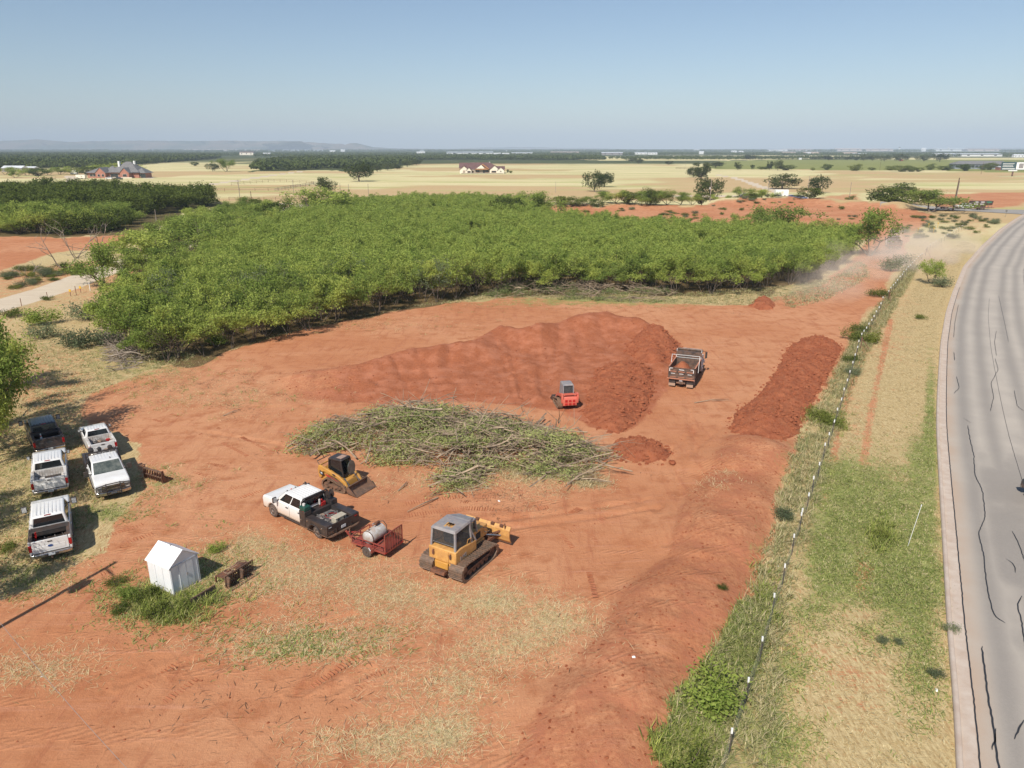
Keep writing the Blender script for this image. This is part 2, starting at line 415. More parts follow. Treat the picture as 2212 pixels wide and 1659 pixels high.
def make_ground():
    ys = [2300, 2150, 2000, 1920, 1850]
    yy = 1800.0
    while yy - YH > 60: ys.append(yy); yy -= 3.3
    d = yy - YH
    while d > .9: ys.append(YH + d); d *= .955
    xs = np.arange(-650, 2900, 4.6)
    nx = len(xs)
    X = []; Y = []
    for y_ in ys:
        a, b = Gn(xs, y_); X.append(a); Y.append(np.full(nx, b))
    # behind and below the camera
    x0, x1 = X[0][0], X[0][-1]
    for yb, hw in ((4, 40), (-20, 90), (-120, 250), (-600, 900)):
        X.insert(0, np.linspace(-hw, hw, nx)); Y.insert(0, np.full(nx, float(yb)))
    X = np.array(X); Y = np.array(Y); ny = len(X)
    # widen to the sides far away
    Z = height(X, Y)
    sc = np.clip(Y / 60, .35, 400)
    def warp(s, f=.35, a=2.2): return (fbm(X * f / np.maximum(sc, 1) ** .7, Y * f / np.maximum(sc, 1) ** .7, s, 4) - .5) * a * np.maximum(sc, .5) ** .8
    def soft(P, s, a=2.0, wd=.5, f=.35):
        return smooth(-wd, wd, (sdist(X, Y, P) + warp(s, f, a)) / np.maximum(sc, .6) ** .8)
    straw = np.ones(X.shape); green = np.zeros(X.shape); pale = np.zeros(X.shape); fresh = np.zeros(X.shape)
    brown = np.zeros(X.shape); crop = np.zeros(X.shape); wood = np.zeros(X.shape)
    # everything beyond the fields is wooded country
    far = smooth(900, 1500, Y); wood = np.maximum(wood, far * (.55 + .45 * smooth(.42, .55, fbm(X * .0012, Y * .0007, 31, 3))))
    for i, W in enumerate(WOODS):
        wood = np.maximum(wood, soft(W, 40 + i, 4, .6) * (.9 if i != 3 else .75))
    m = soft(YARD, 1); straw *= (1 - m); yard = m
    for i, P in enumerate((RED2, RED3, RED4, RED5, RED6)):
        m = soft(P, 5 + i, 3.5) * (1, .72, .5, .9, .8)[i]; straw *= 1 - .93 * m; wood *= 1 - m
    m = soft(LEFTGRASS, 12, 2); straw = straw * (1 - m) + .62 * m; wood *= 1 - m * .8
    for r_, c in ((CROP, 'c'), (PALEFIELD, 'p'), (PALE2, 'p')):
        m = soft(r_, 15, 2, .4)
        wood *= 1 - m
        if c == 'c': crop = np.maximum(crop, m)
        else: brown -= m * .6
    px, py = view(X, Y, 0 * X)
    vis = Y > 5
    for bx, by, rx, ry, st, gr in BLOBS + VERGE:
        if by > 1150 and gr < .2 and st > 0: st *= .85
        g = np.exp(-((px - bx) / rx) ** 2 - ((py - by) / ry) ** 2) * vis
        straw = straw + st * g * (1 - .7 * np.clip(straw, 0, 1)) if st > 0 else straw + st * g
        green += gr * g
    # verge: mown dry grass with green towards the kerb
    RE = poly(ROADEDGE)
    for c, wd in PATHS:
        P = poly(c); dd = ldist(X, Y, P)
        m = smooth(wd * .5 + .9, wd * .5 - .5, dd + warp(50, .8, .8) * .5)
        m = np.where(Y < 1500, m, 0)
        pale = np.maximum(pale, m); wood *= 1 - m
    for c, wd in DIRTPATHS:
        dd = ldist(X, Y, poly(c)); m = smooth(wd * .5 + 2, wd * .5 - 1, dd); pale = np.maximum(pale, m * .3); wood *= 1 - m
    pale = np.maximum(pale, soft(LOT, 70, 1) * .6)
    fresh = np.maximum(soft(PIT, 80, 1.6, .6) * (.35 + .65 * smooth(-24, -9, X)), soft(BERM, 81, 1.6, .7) * .50)
    # two vehicle tracks in the verge
    for tr, a in (([(1785, 1100), (1800, 1000), (1815, 900), (1850, 800), (1890, 690), (1960, 600)], .5), ([(1860, 1040), (1880, 900), (1905, 780), (1925, 690)], .45), ([(1845, 1270), (1860, 1180)], .6), ([(1868, 1275), (1878, 1180)], .6)):
        straw -= a * smooth(.45, .12, ldist(X, Y, poly(tr)) + .2 * (vn(X * 3, Y * 3, 3) - .5))
    straw *= 1 - np.clip(fresh * 1.2, 0, 1)
    brown += smooth(.45, .62, fbm(X * .006, Y * .011, 77, 4)) * smooth(140, 260, Y) * .8
    wood = np.where(Y < 60, wood * .5, wood)
    V = np.stack([X, Y, Z], -1).reshape(-1, 3)
    i = np.arange(ny - 1)[:, None] * nx + np.arange(nx - 1)[None, :]
    F = np.stack([i, i + 1, i + nx + 1, i + nx], -1).reshape(-1, 4)
    me = np_mesh("ground", V, F)
    for nm, ch in (("coverA", (straw, green, pale, fresh)), ("coverB", (brown, crop, wood, yard))):
        at = me.color_attributes.new(nm, 'FLOAT_COLOR', 'POINT')
        at.data.foreach_set('color', np.clip(np.stack(ch, -1), -1, 2).astype(np.float32).ravel())
    o = newobj("ground", me, ground_mat(), smooth_=True)
    return tag(o, kind="structure")

def ground_mat():
    t = NT("ground_soil_and_grass")
    P = t.pos()
    A = t.attr("coverA"); B = t.attr("coverB")
    def sep(a):
        s_ = t.n("ShaderNodeSeparateColor"); t.L(a.outputs['Color'], s_.inputs[0]); return s_.outputs
    a, b = sep(A), sep(B); fresh = A.outputs['Alpha']; yard = B.outputs['Alpha']
    straw, green, pale = a[0], a[1], a[2]; brown, crop, wood = b[0], b[1], b[2]
    big = t.noise(P, .055, 5, .6); mid = t.noise(P, .6, 6, .65); fine = t.noise(P, 5.0, 5, .7); xf = t.noise(P, 26.0, 3, .7)
    # red soil, paler where it is dusty and driven flat, darker where it is turned
    soil = t.mix(t.ss(big, .36, .64), (.49, .208, .10), (.57, .28, .147))
    soil = t.mix(t.ss(mid, .44, .72), soil, (.41, .16, .074))
    st1 = t.noise(t.map(P, (.9, .12, 1), (0, 0, radians(-38))), 1.5, 5, .7)
    soil = t.mix(t.ma('MULTIPLY', t.ss(st1, .5, .72), .55), soil, (.36, .125, .064))
    st2 = t.noise(t.map(P, (.10, 1.3, 1), (0, 0, radians(-24))), 1.7, 5, .7)
    soil = t.mix(t.ma('MULTIPLY', t.ss(st2, .52, .74), .5), soil, (.60, .29, .18))
    soil = t.mix(t.ma('MULTIPLY', t.ss(fine, .55, .75), .5), soil, (.30, .10, .05))
    soil = t.mix(t.ma('MULTIPLY', t.ss(xf, .62, .8), .3), soil, (.62, .34, .23))
    fr = t.mix(t.ss(fine, .35, .7), (.385, .135, .064), (.29, .092, .043))
    fr = t.mix(t.ss(mid, .4, .68), fr, (.45, .175, .095))
    ff = t.ss(t.ma('ADD', fresh, t.ma('ADD', t.ma('MULTIPLY', t.ma('SUBTRACT', fine, .5), .7), t.ma('MULTIPLY', t.ma('SUBTRACT', mid, .5), .8))), .2, .8)
    soil = t.mix(ff, soil, fr)
    # straw: pale dead stems in streaks
    sk = t.noise(t.map(P, (1.0, .28, 1), (0, 0, radians(35))), 7.0, 5, .75)
    sk2 = t.noise(t.map(P, (.3, 1.0, 1), (0, 0, radians(15))), 6.0, 5, .75)
    skm = t.ma('MAXIMUM', sk, sk2)
    sc = t.mix(t.ss(sk, .35, .65), (.40, .28, .13), (.60, .47, .25))
    dist = t.n("ShaderNodeSeparateXYZ"); t.L(P, dist.inputs[0]); far = t.ss(dist.outputs[1], 110, 260)
    bandn = t.noise(t.map(P, (.35, 1.3, 1)), .018, 6, .65); bandf = t.noise(t.map(P, (.25, 1.5, 1)), .08, 5, .7)
    fc = t.mix(t.ss(bandn, .35, .65), (.70, .61, .34), (.58, .51, .26))
    fc = t.mix(t.ma('MULTIPLY', t.ss(bandf, .45, .7), .6), fc, (.52, .44, .21))
    fc = t.mix(t.ma('MULTIPLY', t.ss(t.ma('ADD', brown, t.ma('MULTIPLY', t.ma('SUBTRACT', bandf, .5), .9)), .25, .7), .8), fc, (.50, .33, .17))
    fc = t.mix(t.ma('MULTIPLY', t.ss(t.noise(t.map(P, (.3, 1, 1)), .03, 5, .6), .50, .66), .7), fc, (.42, .42, .16))
    sc = t.mix(far, sc, fc)
    fs = t.ss(t.ma('ADD', straw, t.ma('ADD', t.ma('MULTIPLY', t.ma('SUBTRACT', skm, .58), 2.2), t.ma('MULTIPLY', t.ma('SUBTRACT', mid, .5), 1.0))), .35, .75)
    col = t.mix(fs, soil, sc)
    gc = t.mix(t.ss(sk2, .35, .68), (.17, .205, .055), (.32, .33, .11))
    gc = t.mix(t.ma('MULTIPLY', t.ss(mid, .5, .7), .6), gc, (.42, .38, .16))
    fg = t.ss(t.ma('ADD', green, t.ma('ADD', t.ma('MULTIPLY', t.ma('SUBTRACT', sk, .5), 1.3), t.ma('MULTIPLY', t.ma('SUBTRACT', mid, .5), 1.4))), .3, .75)
    col = t.mix(t.ma('MULTIPLY', fg, .93), col, gc)
    col = t.mix(t.ss(t.ma('ADD', crop, t.ma('MULTIPLY', t.ma('SUBTRACT', bandn, .5), .5)), .35, .65), col, t.mix(t.ss(bandf, .35, .7), (.20, .225, .06), (.30, .29, .10)))
    wc = t.mix(t.ss(t.noise(P, .02, 5, .7), .35, .65), (.055, .075, .025), (.10, .11, .04))
    wc = t.mix(t.ss(dist.outputs[1], 500, 60), wc, t.mix(t.ss(fine, .4, .65), (.20, .13, .06), (.09, .07, .035)))
    col = t.mix(t.ss(t.ma('ADD', wood, t.ma('MULTIPLY', t.ma('SUBTRACT', t.noise(P, .01, 5, .7), .5), .6)), .3, .6), col, wc)
    pc = t.mix(t.ss(st2, .4, .7), (.64, .54, .41), (.54, .43, .31))
    col = t.mix(t.ss(t.ma('ADD', pale, t.ma('MULTIPLY', t.ma('SUBTRACT', fine, .5), .5)), .3, .7), col, pc)
    h = t.ma('ADD', t.ma('MULTIPLY', fine, .5), t.ma('ADD', t.ma('MULTIPLY', sk, .35), t.ma('MULTIPLY', t.ma('MAXIMUM', st1, st2), .7)))
    h = t.ma('ADD', h, t.ma('MULTIPLY', t.ma('MULTIPLY', xf, .25), 1.0))
    # tread marks pressed into the driven soil
    cl = t.n("ShaderNodeTexWave", wave_type='BANDS'); t.L(t.map(P, (1, 1, 1), (0, 0, radians(62))), cl.inputs[0]); cl.inputs['Scale'].default_value = 1.1; cl.inputs['Distortion'].default_value = 2.5; cl.inputs['Detail'].default_value = 1
    tw = t.ma('MULTIPLY', cl.outputs[1], t.ma('MULTIPLY', t.ss(t.noise(t.map(P, (.12, .7, 1), (0, 0, radians(-24))), 1.2, 3), .56, .62), yard))
    h = t.ma('ADD', h, t.ma('MULTIPLY', tw, .28))
    t.bump(h, .9, .09)
    return t.fin(col, .93, 0, .08)
ground = make_ground()

# ------------------------------------------------------------------ concrete road, gutter, kerb, tar seams
def offset_line(P, d):
    P = np.array(P, float); T = np.gradient(P, axis=0); T /= np.linalg.norm(T, axis=1)[:, None] + 1e-9
    return P + np.stack([T[:, 1], -T[:, 0]], 1) * d
def resample(P, step):
    P = np.array(P, float); s_ = np.r_[0, np.cumsum(np.linalg.norm(np.diff(P, axis=0), axis=1))]
    t = []; q = 0
    while q < s_[-1]:
        t.append(q); q += step
    t.append(s_[-1]); t = np.array(t)
    Q = np.stack([np.interp(t, s_, P[:, 0]), np.interp(t, s_, P[:, 1])], 1)
    for _ in range(3): Q[1:-1] = (Q[:-2] + 2 * Q[1:-1] + Q[2:]) / 4
    return Q, t
EDGE, EDGET = resample(poly(ROADEDGE), 1.5)
def strip(name, offs, zs, mat, z=0.0):
    rows = [offset_line(EDGE, d) for d in offs]
    n = len(EDGE); V = []
    for r, zz in zip(rows, zs): V.append(np.c_[r, np.full(n, zz + z)])
    V = np.concatenate(V)
    F = []
    for k in range(len(offs) - 1):
        i = np.arange(n - 1)
        F.append(np.stack([k * n + i, k * n + i + 1, (k + 1) * n + i + 1, (k + 1) * n + i], 1)[:, ::-1])
    me = np_mesh(name, V, np.concatenate(F))
    uv = me.attributes.new("road", 'FLOAT_VECTOR', 'POINT')
    U = np.concatenate([np.c_[np.full(n, d), EDGET, np.zeros(n)] for d in offs])
    uv.data.foreach_set('vector', U.astype(np.float32).ravel())
    return newobj(name, me, mat)
def road_mat():
    t = NT("worn_concrete_road")
    at = t.attr("road").outputs['Vector']; P = t.pos()
    s_ = t.n("ShaderNodeSeparateXYZ"); t.L(at, s_.inputs[0]); u = s_.outputs[0]; v = s_.outputs[1]
    wob = t.ma('MULTIPLY', t.ma('SUBTRACT', t.noise(t.map(at, (0, .05, 0)), 1, 3), .5), .5)
    uu = t.ma('ADD', u, wob)
    f = None
    for c, wd, a in ((1.9, .62, 1), (3.75, .62, .95), (6.5, .62, .9), (8.3, .6, .85), (12.9, .6, .25), (14.8, .6, .25)):
        g = t.ma('MULTIPLY', t.ma('POWER', 2.718, t.ma('MULTIPLY', t.ma('POWER', t.ma('ABSOLUTE', t.ma('DIVIDE', t.ma('SUBTRACT', uu, c), wd)), 2.0), -1.0)), a)
        f = g if f is None else t.ma('MAXIMUM', f, g)
    n1 = t.noise(P, .22, 5, .6); n2 = t.noise(P, 9, 4, .8)
    base = t.mix(t.ss(n1, .35, .65), (.47, .415, .35), (.42, .37, .315))
    near = t.ss(v, 62, 40)
    f = t.ma('MULTIPLY', f, .8)
    f = t.ma('MAXIMUM', f, t.ma('MULTIPLY', t.ma('MULTIPLY', t.ss(u, 1.6, 2.8), t.ss(t.noise(P, .12, 3), .35, .6)), t.ma('MULTIPLY', near, .85)))
    col = t.mix(t.ma('MULTIPLY', f, t.ss(n2, .2, .7, .75, 1.0)), base, (.25, .225, .20))
    col = t.mix(t.ma('MULTIPLY', t.ss(u, 1.7, .5), t.ss(n1, .3, .65, .35, .95)), col, (.46, .34, .25))
    col = t.mix(t.ss(n2, .6, .85, 0, .35), col, (.25, .21, .17))
    t.bump(n2, .25, .01)
    return t.fin(col, .85, 0, .2)
kerbm = pm("pink_concrete_kerb", (.56, .47, .39), (.47, .36, .28), rough=.9, scale=1.2, amt=.8, bump=.3)
rd = strip("road", [.58, 5.1, 9.5, 13.5, 18.5], [.05, .075, .095, .08, .05], road_mat()); tag(rd, kind="structure")
gt = strip("gutter", [.07, .58], [.03, .047], kerbm); tag(gt, kind="structure")
kb = strip("kerb", [-.14, -.12, .03, .07, .07], [-.05, .17, .17, .14, -.02], kerbm); tag(kb, kind="structure")
# tar sealed cracks: view polylines, laid as thin ribbons on the concrete
tar = pm("black_crack_sealant", (.03, .03, .032), rough=.5)
CRK = [([(2090, 921), (2094, 946), (2103, 985), (2106, 1030), (2122, 1062), (2128, 1120), (2113, 1155), (2124, 1200), (2130, 1260), (2138, 1300), (2146, 1335), (2170, 1349)], .055),
       ([(2120, 1399), (2128, 1470), (2139, 1540), (2147, 1590), (2151, 1625), (2160, 1680)], .075), ([(2150, 1578), (2150, 1600), (2142, 1624)], .06),
       ([(2149, 776), (2156, 800), (2140, 830), (2146, 860), (2139, 890)], .05), ([(2152, 770), (2148, 740), (2152, 716)], .05),
       ([(2070, 660), (2062, 700), (2060, 730)], .05), ([(2066, 815), (2072, 840), (2060, 852)], .05), ([(2157, 640), (2170, 700), (2178, 740)], .04),
       ([(2206, 1290), (2196, 1310), (2206, 1345), (2214, 1400)], .06), ([(2186, 1150), (2200, 1175), (2212, 1215)], .05), ([(2172, 1210), (2192, 1222), (2192, 1240)], .05),
       ([(2190, 1600), (2200, 1575), (2212, 1560)], .07), ([(2190, 845), (2197, 880), (2212, 890)], .05), ([(2080, 905), (2098, 916)], .03), ([(2060, 762), (2062, 780)], .06)]
rng = random.Random(5)
m = MB()
def ribbon(m, P, wd, z, jit=.0):
    P, _ = resample(P, .25)
    P = P + np.array([[rng.uniform(-jit, jit), rng.uniform(-jit, jit)] for _ in P])
    a = offset_line(P, wd / 2); b = offset_line(P, -wd / 2)
    vs = []; fs = []
    for i in range(len(P)):
        e = .35 + .65 * min(1, i / 2, (len(P) - 1 - i) / 2)
        vs += [(P[i][0] + (a[i][0] - P[i][0]) * e, P[i][1] + (a[i][1] - P[i][1]) * e, z), (P[i][0] + (b[i][0] - P[i][0]) * e, P[i][1] + (b[i][1] - P[i][1]) * e, z)]
    for i in range(len(P) - 1): fs.append((2 * i, 2 * i + 2, 2 * i + 3, 2 * i + 1))
    m.add(vs, fs)
def road_z(x, y):
    d = ldist(np.array([x]), np.array([y]), EDGE)[0]
    return float(np.interp(d, [.58, 5.1, 9.5, 13.5], [.05, .075, .095, .08]))
for c, wd in CRK:
    P = poly([(a, b) for a, b in c]); ribbon(m, P, wd * .9, .1, .022)
gl = offset_line(EDGE, .62); gl = gl[(gl[:, 1] > 18) & (gl[:, 1] < 120)]
ribbon(m, gl, .06, .062, .014)
jl = offset_line(EDGE, 4.9); jl = jl[(jl[:, 1] > 40) & (jl[:, 1] < 110)]
ribbon(m, jl, .03, .085, .01)
jl = offset_line(EDGE, 9.5); jl = jl[(jl[:, 1] > 30) & (jl[:, 1] < 200)]
ribbon(m, jl, .05, .101, .02)
cr = m.build("road_cracks", tar); tag(cr, kind="structure")
xr = pm("grey_asphalt_side_road", (.27, .25, .23), (.34, .31, .27), rough=.9, scale=.3)
mb = MB(); mb.add([(x, y, zg(x, y) + .13) for x, y in CROSSROAD], [tuple(range(len(CROSSROAD)))])
tag(mb.build("side_road", xr), kind="structure")
# ================================================================== FAR COUNTRY
rs = np.random.RandomState(11)
def hills():
    """low escarpments 9 to 16 km off: (D ridge line x,y) at a distance"""
    defs = [
        ("hill_ridge", 11500, [(-500, 312), (-120, 308), (0, 304), (60, 302.5), (78, 300.5), (100, 303), (150, 306.5), (200, 305), (300, 303.5), (400, 304.5), (500, 303.8), (560, 305), (600, 304), (655, 306), (700, 309.5), (740, 311), (760, 317), (800, 323.0)]),
        ("hill_ridge", 12500, [(-900, 322.5), (-500, 309), (-100, 306), (40, 305), (66, 301.5), (95, 302), (118, 307), (160, 311), (220, 315), (260, 323)]),
        ("hill_butte", 10800, [(690, 323), (715, 317.5), (728, 315.0), (742, 314.2), (756, 309.3), (770, 309.2), (785, 312.8), (806, 317.8), (840, 320.2), (900, 322.5)]),
        ("hill_ridge", 17500, [(940, 323.2), (1020, 319.4), (1100, 317.8), (1170, 318.0), (1220, 319.8), (1260, 319.4), (1330, 321.2), (1400, 323.2)]),
        ("hill_rise", 15500, [(1400, 323), (1560, 321.6), (1700, 321.2), (1840, 321.4), (1920, 320.6), (2000, 321.0), (2100, 319.5), (2200, 319.2), (2400, 319), (2700, 323)]),
        ("hill_rise", 14500, [(760, 323), (860, 320.6), (1000, 321.6), (1150, 322.2), (1300, 321.8), (1500, 322.4), (1650, 323)]),
    ]
    for k, (nm, D, L) in enumerate(defs):
        L = np.array(L, float)
        xs = np.arange(L[0, 0], L[-1, 0], 3.0); ys = np.interp(xs, L[:, 0], L[:, 1])
        ys = ys + (vn(xs * .09, xs * 0, 5 + k) - .5) * .9 * (ys < 321)
        V = []; prof = [(-.62, 0.0), (-.40, .30), (-.22, .55), (-.10, .78), (-.02, .98), (0.05, 1.0), (.5, .97), (1.0, .0)]
        wid = 1500.0 if k < 3 else 2500
        n = len(xs)
        rows = []
        for a, hf in prof:
            r = []
            for x, y in zip(xs, ys):
                q = (y - CY) / FPX; dn = SP + q * CP; f = CP - q * SP
                t = D / f; Z = max(HC - t * dn, 0.5); X = (x - CX) / FPX * t
                jit = (vn(x * .06, a * 3 + k, 3) - .5) * .35 * (0 < hf < .97)
                rows.append((X * (1 + a * wid / D), D + (a + jit) * wid, -1 + (Z + 1) * max(0, hf + jit * .25)))
        V = np.array(rows).reshape(len(prof) * n, 3)
        i = np.arange(n - 1); F = np.concatenate([np.stack([j * n + i, j * n + i + 1, (j + 1) * n + i + 1, (j + 1) * n + i], 1) for j in range(len(prof) - 1)])
        o = newobj(nm, np_mesh(nm, V, F), hill_mat(), smooth_=True)
        tag(o, kind="structure")
def hill_mat():
    if 'hill' in MATS: return MATS['hill']
    t = NT("scrubby_escarpment"); P = t.pos()
    n1 = t.noise(t.map(P, (1, .5, 4)), .0016, 6, .65); n2 = t.noise(P, .012, 4, .7)
    c = t.mix(t.ss(n1, .42, .62), (.055, .075, .04), (.20, .145, .10))
    c = t.mix(t.ss(n2, .5, .75, 0, .5), c, (.05, .06, .03))
    MATS['hill'] = t.fin(c, 1, 0, 0); return t.m
hills()
# limestone quarry cut in the escarpment
def quarry():
    m = MB(); D = 10720
    q = t_ = None
    mat_ = pm("pale_quarry_rock", (.72, .64, .52), (.50, .42, .33), rough=1, scale=.01)
    for poly_ in ([(566, 311), (575, 309.6), (600, 310.2), (612, 307.5), (622, 305.3), (650, 304.8), (656, 308), (652, 312.5), (630, 315), (614, 313.5), (606, 315.4), (585, 315), (566, 314)], [(690, 316.3), (712, 316), (712, 317.6), (694, 317.6)]):
        pts = []
        for x, y in poly_:
            qq = (y - CY) / FPX; t = (D - (y - 316) * -28) / (CP - qq * SP)
            pts.append(((x - CX) / FPX * t, t * (CP - qq * SP), HC - t * (SP + qq * CP)))
        n = len(pts); bk = [(p[0], p[1] + 900, p[2] - 60) for p in pts]
        m.add(pts + bk, [tuple(range(n)), tuple(range(2 * n - 1, n - 1, -1))] + [(i, (i + 1) % n, (i + 1) % n + n, i + n) for i in range(n)])
    tag(m.build("quarry_face", mat_), kind="structure")
quarry()

# ------------------------------------------------------------------ leaves and trees
def leaf_mat(name, c1, c2, c3, trans=.35, scale=.55, rnd=True):
    t = NT(name); P = t.pos(); oi = t.n("ShaderNodeObjectInfo")
    n = t.noise(P, scale, 4, .6); n2 = t.noise(P, 6.0, 3, .8)
    c = t.mix(t.ss(n, .36, .64), c1, c2)
    c = t.mix(t.ss(n2, .45, .68, 0, .8), c, c3); c = t.mix(t.ss(t.noise(P, scale * 3.1, 3, .6), .56, .72, 0, .7), c, tuple(q * .5 for q in c1))
    hs = t.n("ShaderNodeHueSaturation"); t.L(c, hs.inputs['Color'])
    if rnd: t.L(t.ss(oi.outputs['Random'], 0, 1, .74, 1.24), hs.inputs['Value']); t.L(t.ss(oi.outputs['Random'], 0, 1, .512, .488), hs.inputs['Hue'])
    d = t.n("ShaderNodeBsdfDiffuse"); tr = t.n("ShaderNodeBsdfTranslucent"); mx = t.n("ShaderNodeMixShader")
    t.L(hs.outputs[0], d.inputs[0]); t.L(hs.outputs[0], tr.inputs[0]); mx.inputs[0].default_value = trans
    t.L(d.outputs[0], mx.inputs[1]); t.L(tr.outputs[0], mx.inputs[2]); t.L(mx.outputs[0], t.out.inputs[0])
    return t.m
M_MESQ = leaf_mat("mesquite_leaves", (.215, .30, .057), (.325, .395, .083), (.45, .475, .145), .35)
M_MASS = leaf_mat('mesquite_mass_leaves', (.225, .315, .06), (.345, .415, .088), (.48, .50, .155), .35, .32, False)
M_OAK = leaf_mat("oak_leaves", (.055, .075, .025), (.08, .10, .035), (.12, .135, .055), .2)
M_JUN = leaf_mat("dark_bush_leaves", (.08, .11, .022), (.13, .165, .035), (.19, .215, .055), .25)
M_GREY = leaf_mat("grey_green_leaves", (.12, .155, .08), (.18, .21, .11), (.24, .26, .15), .3)
M_WEED = leaf_mat("yellow_green_weeds", (.12, .16, .03), (.20, .23, .05), (.26, .26, .09), .3)
M_BARK = pm("grey_brown_bark", (.16, .125, .095), (.085, .06, .045), rough=.95, scale=3)
M_DEAD = pm("bleached_dead_wood", (.34, .28, .22), (.19, .15, .12), rough=.95, scale=2)
M_BARKP = pm("fresh_cut_branches", (.40, .30, .20), (.19, .14, .10), rough=.95, scale=1.2)
def leaves(C, size, r_, el=2.4, flat=.5, droop=0.0):
    """rhombic leaf sprays at centres C"""
    n = len(C)
    a = r_.normal(size=(n, 3)); a[:, 2] = a[:, 2] * flat - droop; a /= np.linalg.norm(a, axis=1)[:, None] + 1e-9
    b = np.cross(a, r_.normal(size=(n, 3))); b /= np.linalg.norm(b, axis=1)[:, None] + 1e-9
    s_ = size * r_.uniform(.6, 1.35, (n, 1))
    a = a * s_ * .5; b = b * s_ * .5 / el
    k = r_.uniform(-.3, .3, (n, 1)) * a
    V = np.stack([C - a, C + b + k, C + a, C - b + k], 1).reshape(-1, 3)
    return V, np.arange(4 * n).reshape(n, 4)
def grow(r_, h, spread, stems, bare, lean=.35, kids_=3, depth=3, r0=.07, wig=.18):
    """stems and limbs as (points, radii); returns also the twig points that carry leaves"""
    seg = []; tips = []
    def limb(p, d, L, r, dep):
        pts = [p]; n = 4
        for i in range(n):
            d = (d + Vector(r_.normal(scale=wig, size=3)) + Vector((0, 0, .06))).normalized()
            p = p + d * L / n; pts.append(p)
            if dep < depth and i >= (1 if dep else int(bare * n)):
                for _ in range(1 if dep else 1 + int(r_.rand() < .5)):
                    dd = (d * .55 + Vector((r_.normal(), r_.normal(), r_.normal() * .35 + .1)).normalized() * .8).normalized()
                    limb(p, dd, L * r_.uniform(.42, .62), r * .5, dep + 1)
            if dep >= 1 and i >= 1: tips.append((p.copy(), dep))
        seg.append((pts, [max(r * (1 - .17 * i), .008) for i in range(n + 1)], dep))
    for k in range(stems):
        an = 2 * pi * (k + r_.rand() * .6) / stems
        d = Vector((cos(an) * lean * spread, sin(an) * lean * spread, 1)).normalized()
        limb(Vector((cos(an) * .12 * (stems > 1), sin(an) * .12 * (stems > 1), -.15)), d, h * r_.uniform(.62, .8), r0, 0)
    return seg, tips
def twig_mesh(seg, n0=6, mind=0):
    m = MB()
    for pts, rr, dep in seg:
        m.tube(pts, rr, n0 if dep == 0 else 4 if dep == 1 else 3, caps=False)
    return m
def tree_proto(name, seed, h, spread=1.0, stems=3, bare=.4, nleaf=2600, lsize=.26, mat=None, bark=None, depth=3, lean=.35, r0=.07, rad=.38, el=2.4, droop=.3, label=None, cat="tree", hollow=0, squash=1.0):
    r_ = np.random.RandomState(seed)
    seg, tips = grow(r_, h, spread, stems, bare, lean, depth=depth, r0=r0)
    root = empty(name, (0, 0, 0), 0, label, cat)
    tw = twig_mesh(seg); tw.build('trunk', bark or M_BARK, root)
    T = np.array([list(t[0]) for t in tips])
    if nleaf:
        T = T[T[:, 2] > h * bare * .95]
        c = T[r_.randint(0, len(T), nleaf)] + r_.normal(scale=(rad, rad, rad * .62), size=(nleaf, 3))
        c[:, 2] = np.maximum(c[:, 2], .1) * squash
        V, F = leaves(c, lsize, r_, el, .6, droop)
        newobj('crown', np_mesh('crown', V, F), mat or M_MESQ, root)
    return root
def crown_tree(name, seed, h, w_, mat, nleaf=1500, lsize=.55, trunk=.22, label=None, clumps=34, base=.14, r0=.3, flatt=.75):
    """field oak: short trunk, forked limbs, domed crown of leaf clumps with gaps"""
    r_ = np.random.RandomState(seed)
    root = empty(name, (0, 0, 0), 0, label, "tree")
    m = MB(); tr = h * trunk
    m.tube([(0, 0, -.3), (.05 * h * .3, 0, tr * .6), (0, .02 * h, tr)], [r0 * 1.3, r0, r0 * .9], 7, False)
    C = []
    for k in range(clumps):
        u = r_.normal(size=3); u /= np.linalg.norm(u); u[2] = min(max(u[2] * 1.15 + .1, -1), 1)
        rr = r_.uniform(.45, .95)
        c = np.array([u[0] * w_ * .5 * rr, u[1] * w_ * .5 * rr, h * base + (h * (1 - base)) * (.47 + .45 * u[2] * rr)])
        C.append((c, r_.uniform(.13, .22) * w_))
        if k < 9: m.tube([(0, 0, tr), (c[0] * .45, c[1] * .45, tr + (c[2] - tr) * .55), tuple(c)], [r0 * .55, r0 * .3, r0 * .1], 5, False)
    m.build('trunk', M_BARK, root)
    pts = []
    for c, r in C:
        n = nleaf // clumps
        d = r_.normal(size=(n, 3)); d /= np.linalg.norm(d, axis=1)[:, None]; d *= (r_.uniform(.5, 1.0, (n, 1))) * r * np.array([1, 1, flatt])
        pts.append(c + d)
    c = np.concatenate(pts); c[:, 2] = np.maximum(c[:, 2], h * base * .55 + r_.uniform(0, .05 * h, len(c)))
    V, F = leaves(c, lsize, r_, 1.5, .8)
    newobj('crown', np_mesh('crown', V, F), mat, root)
    return root
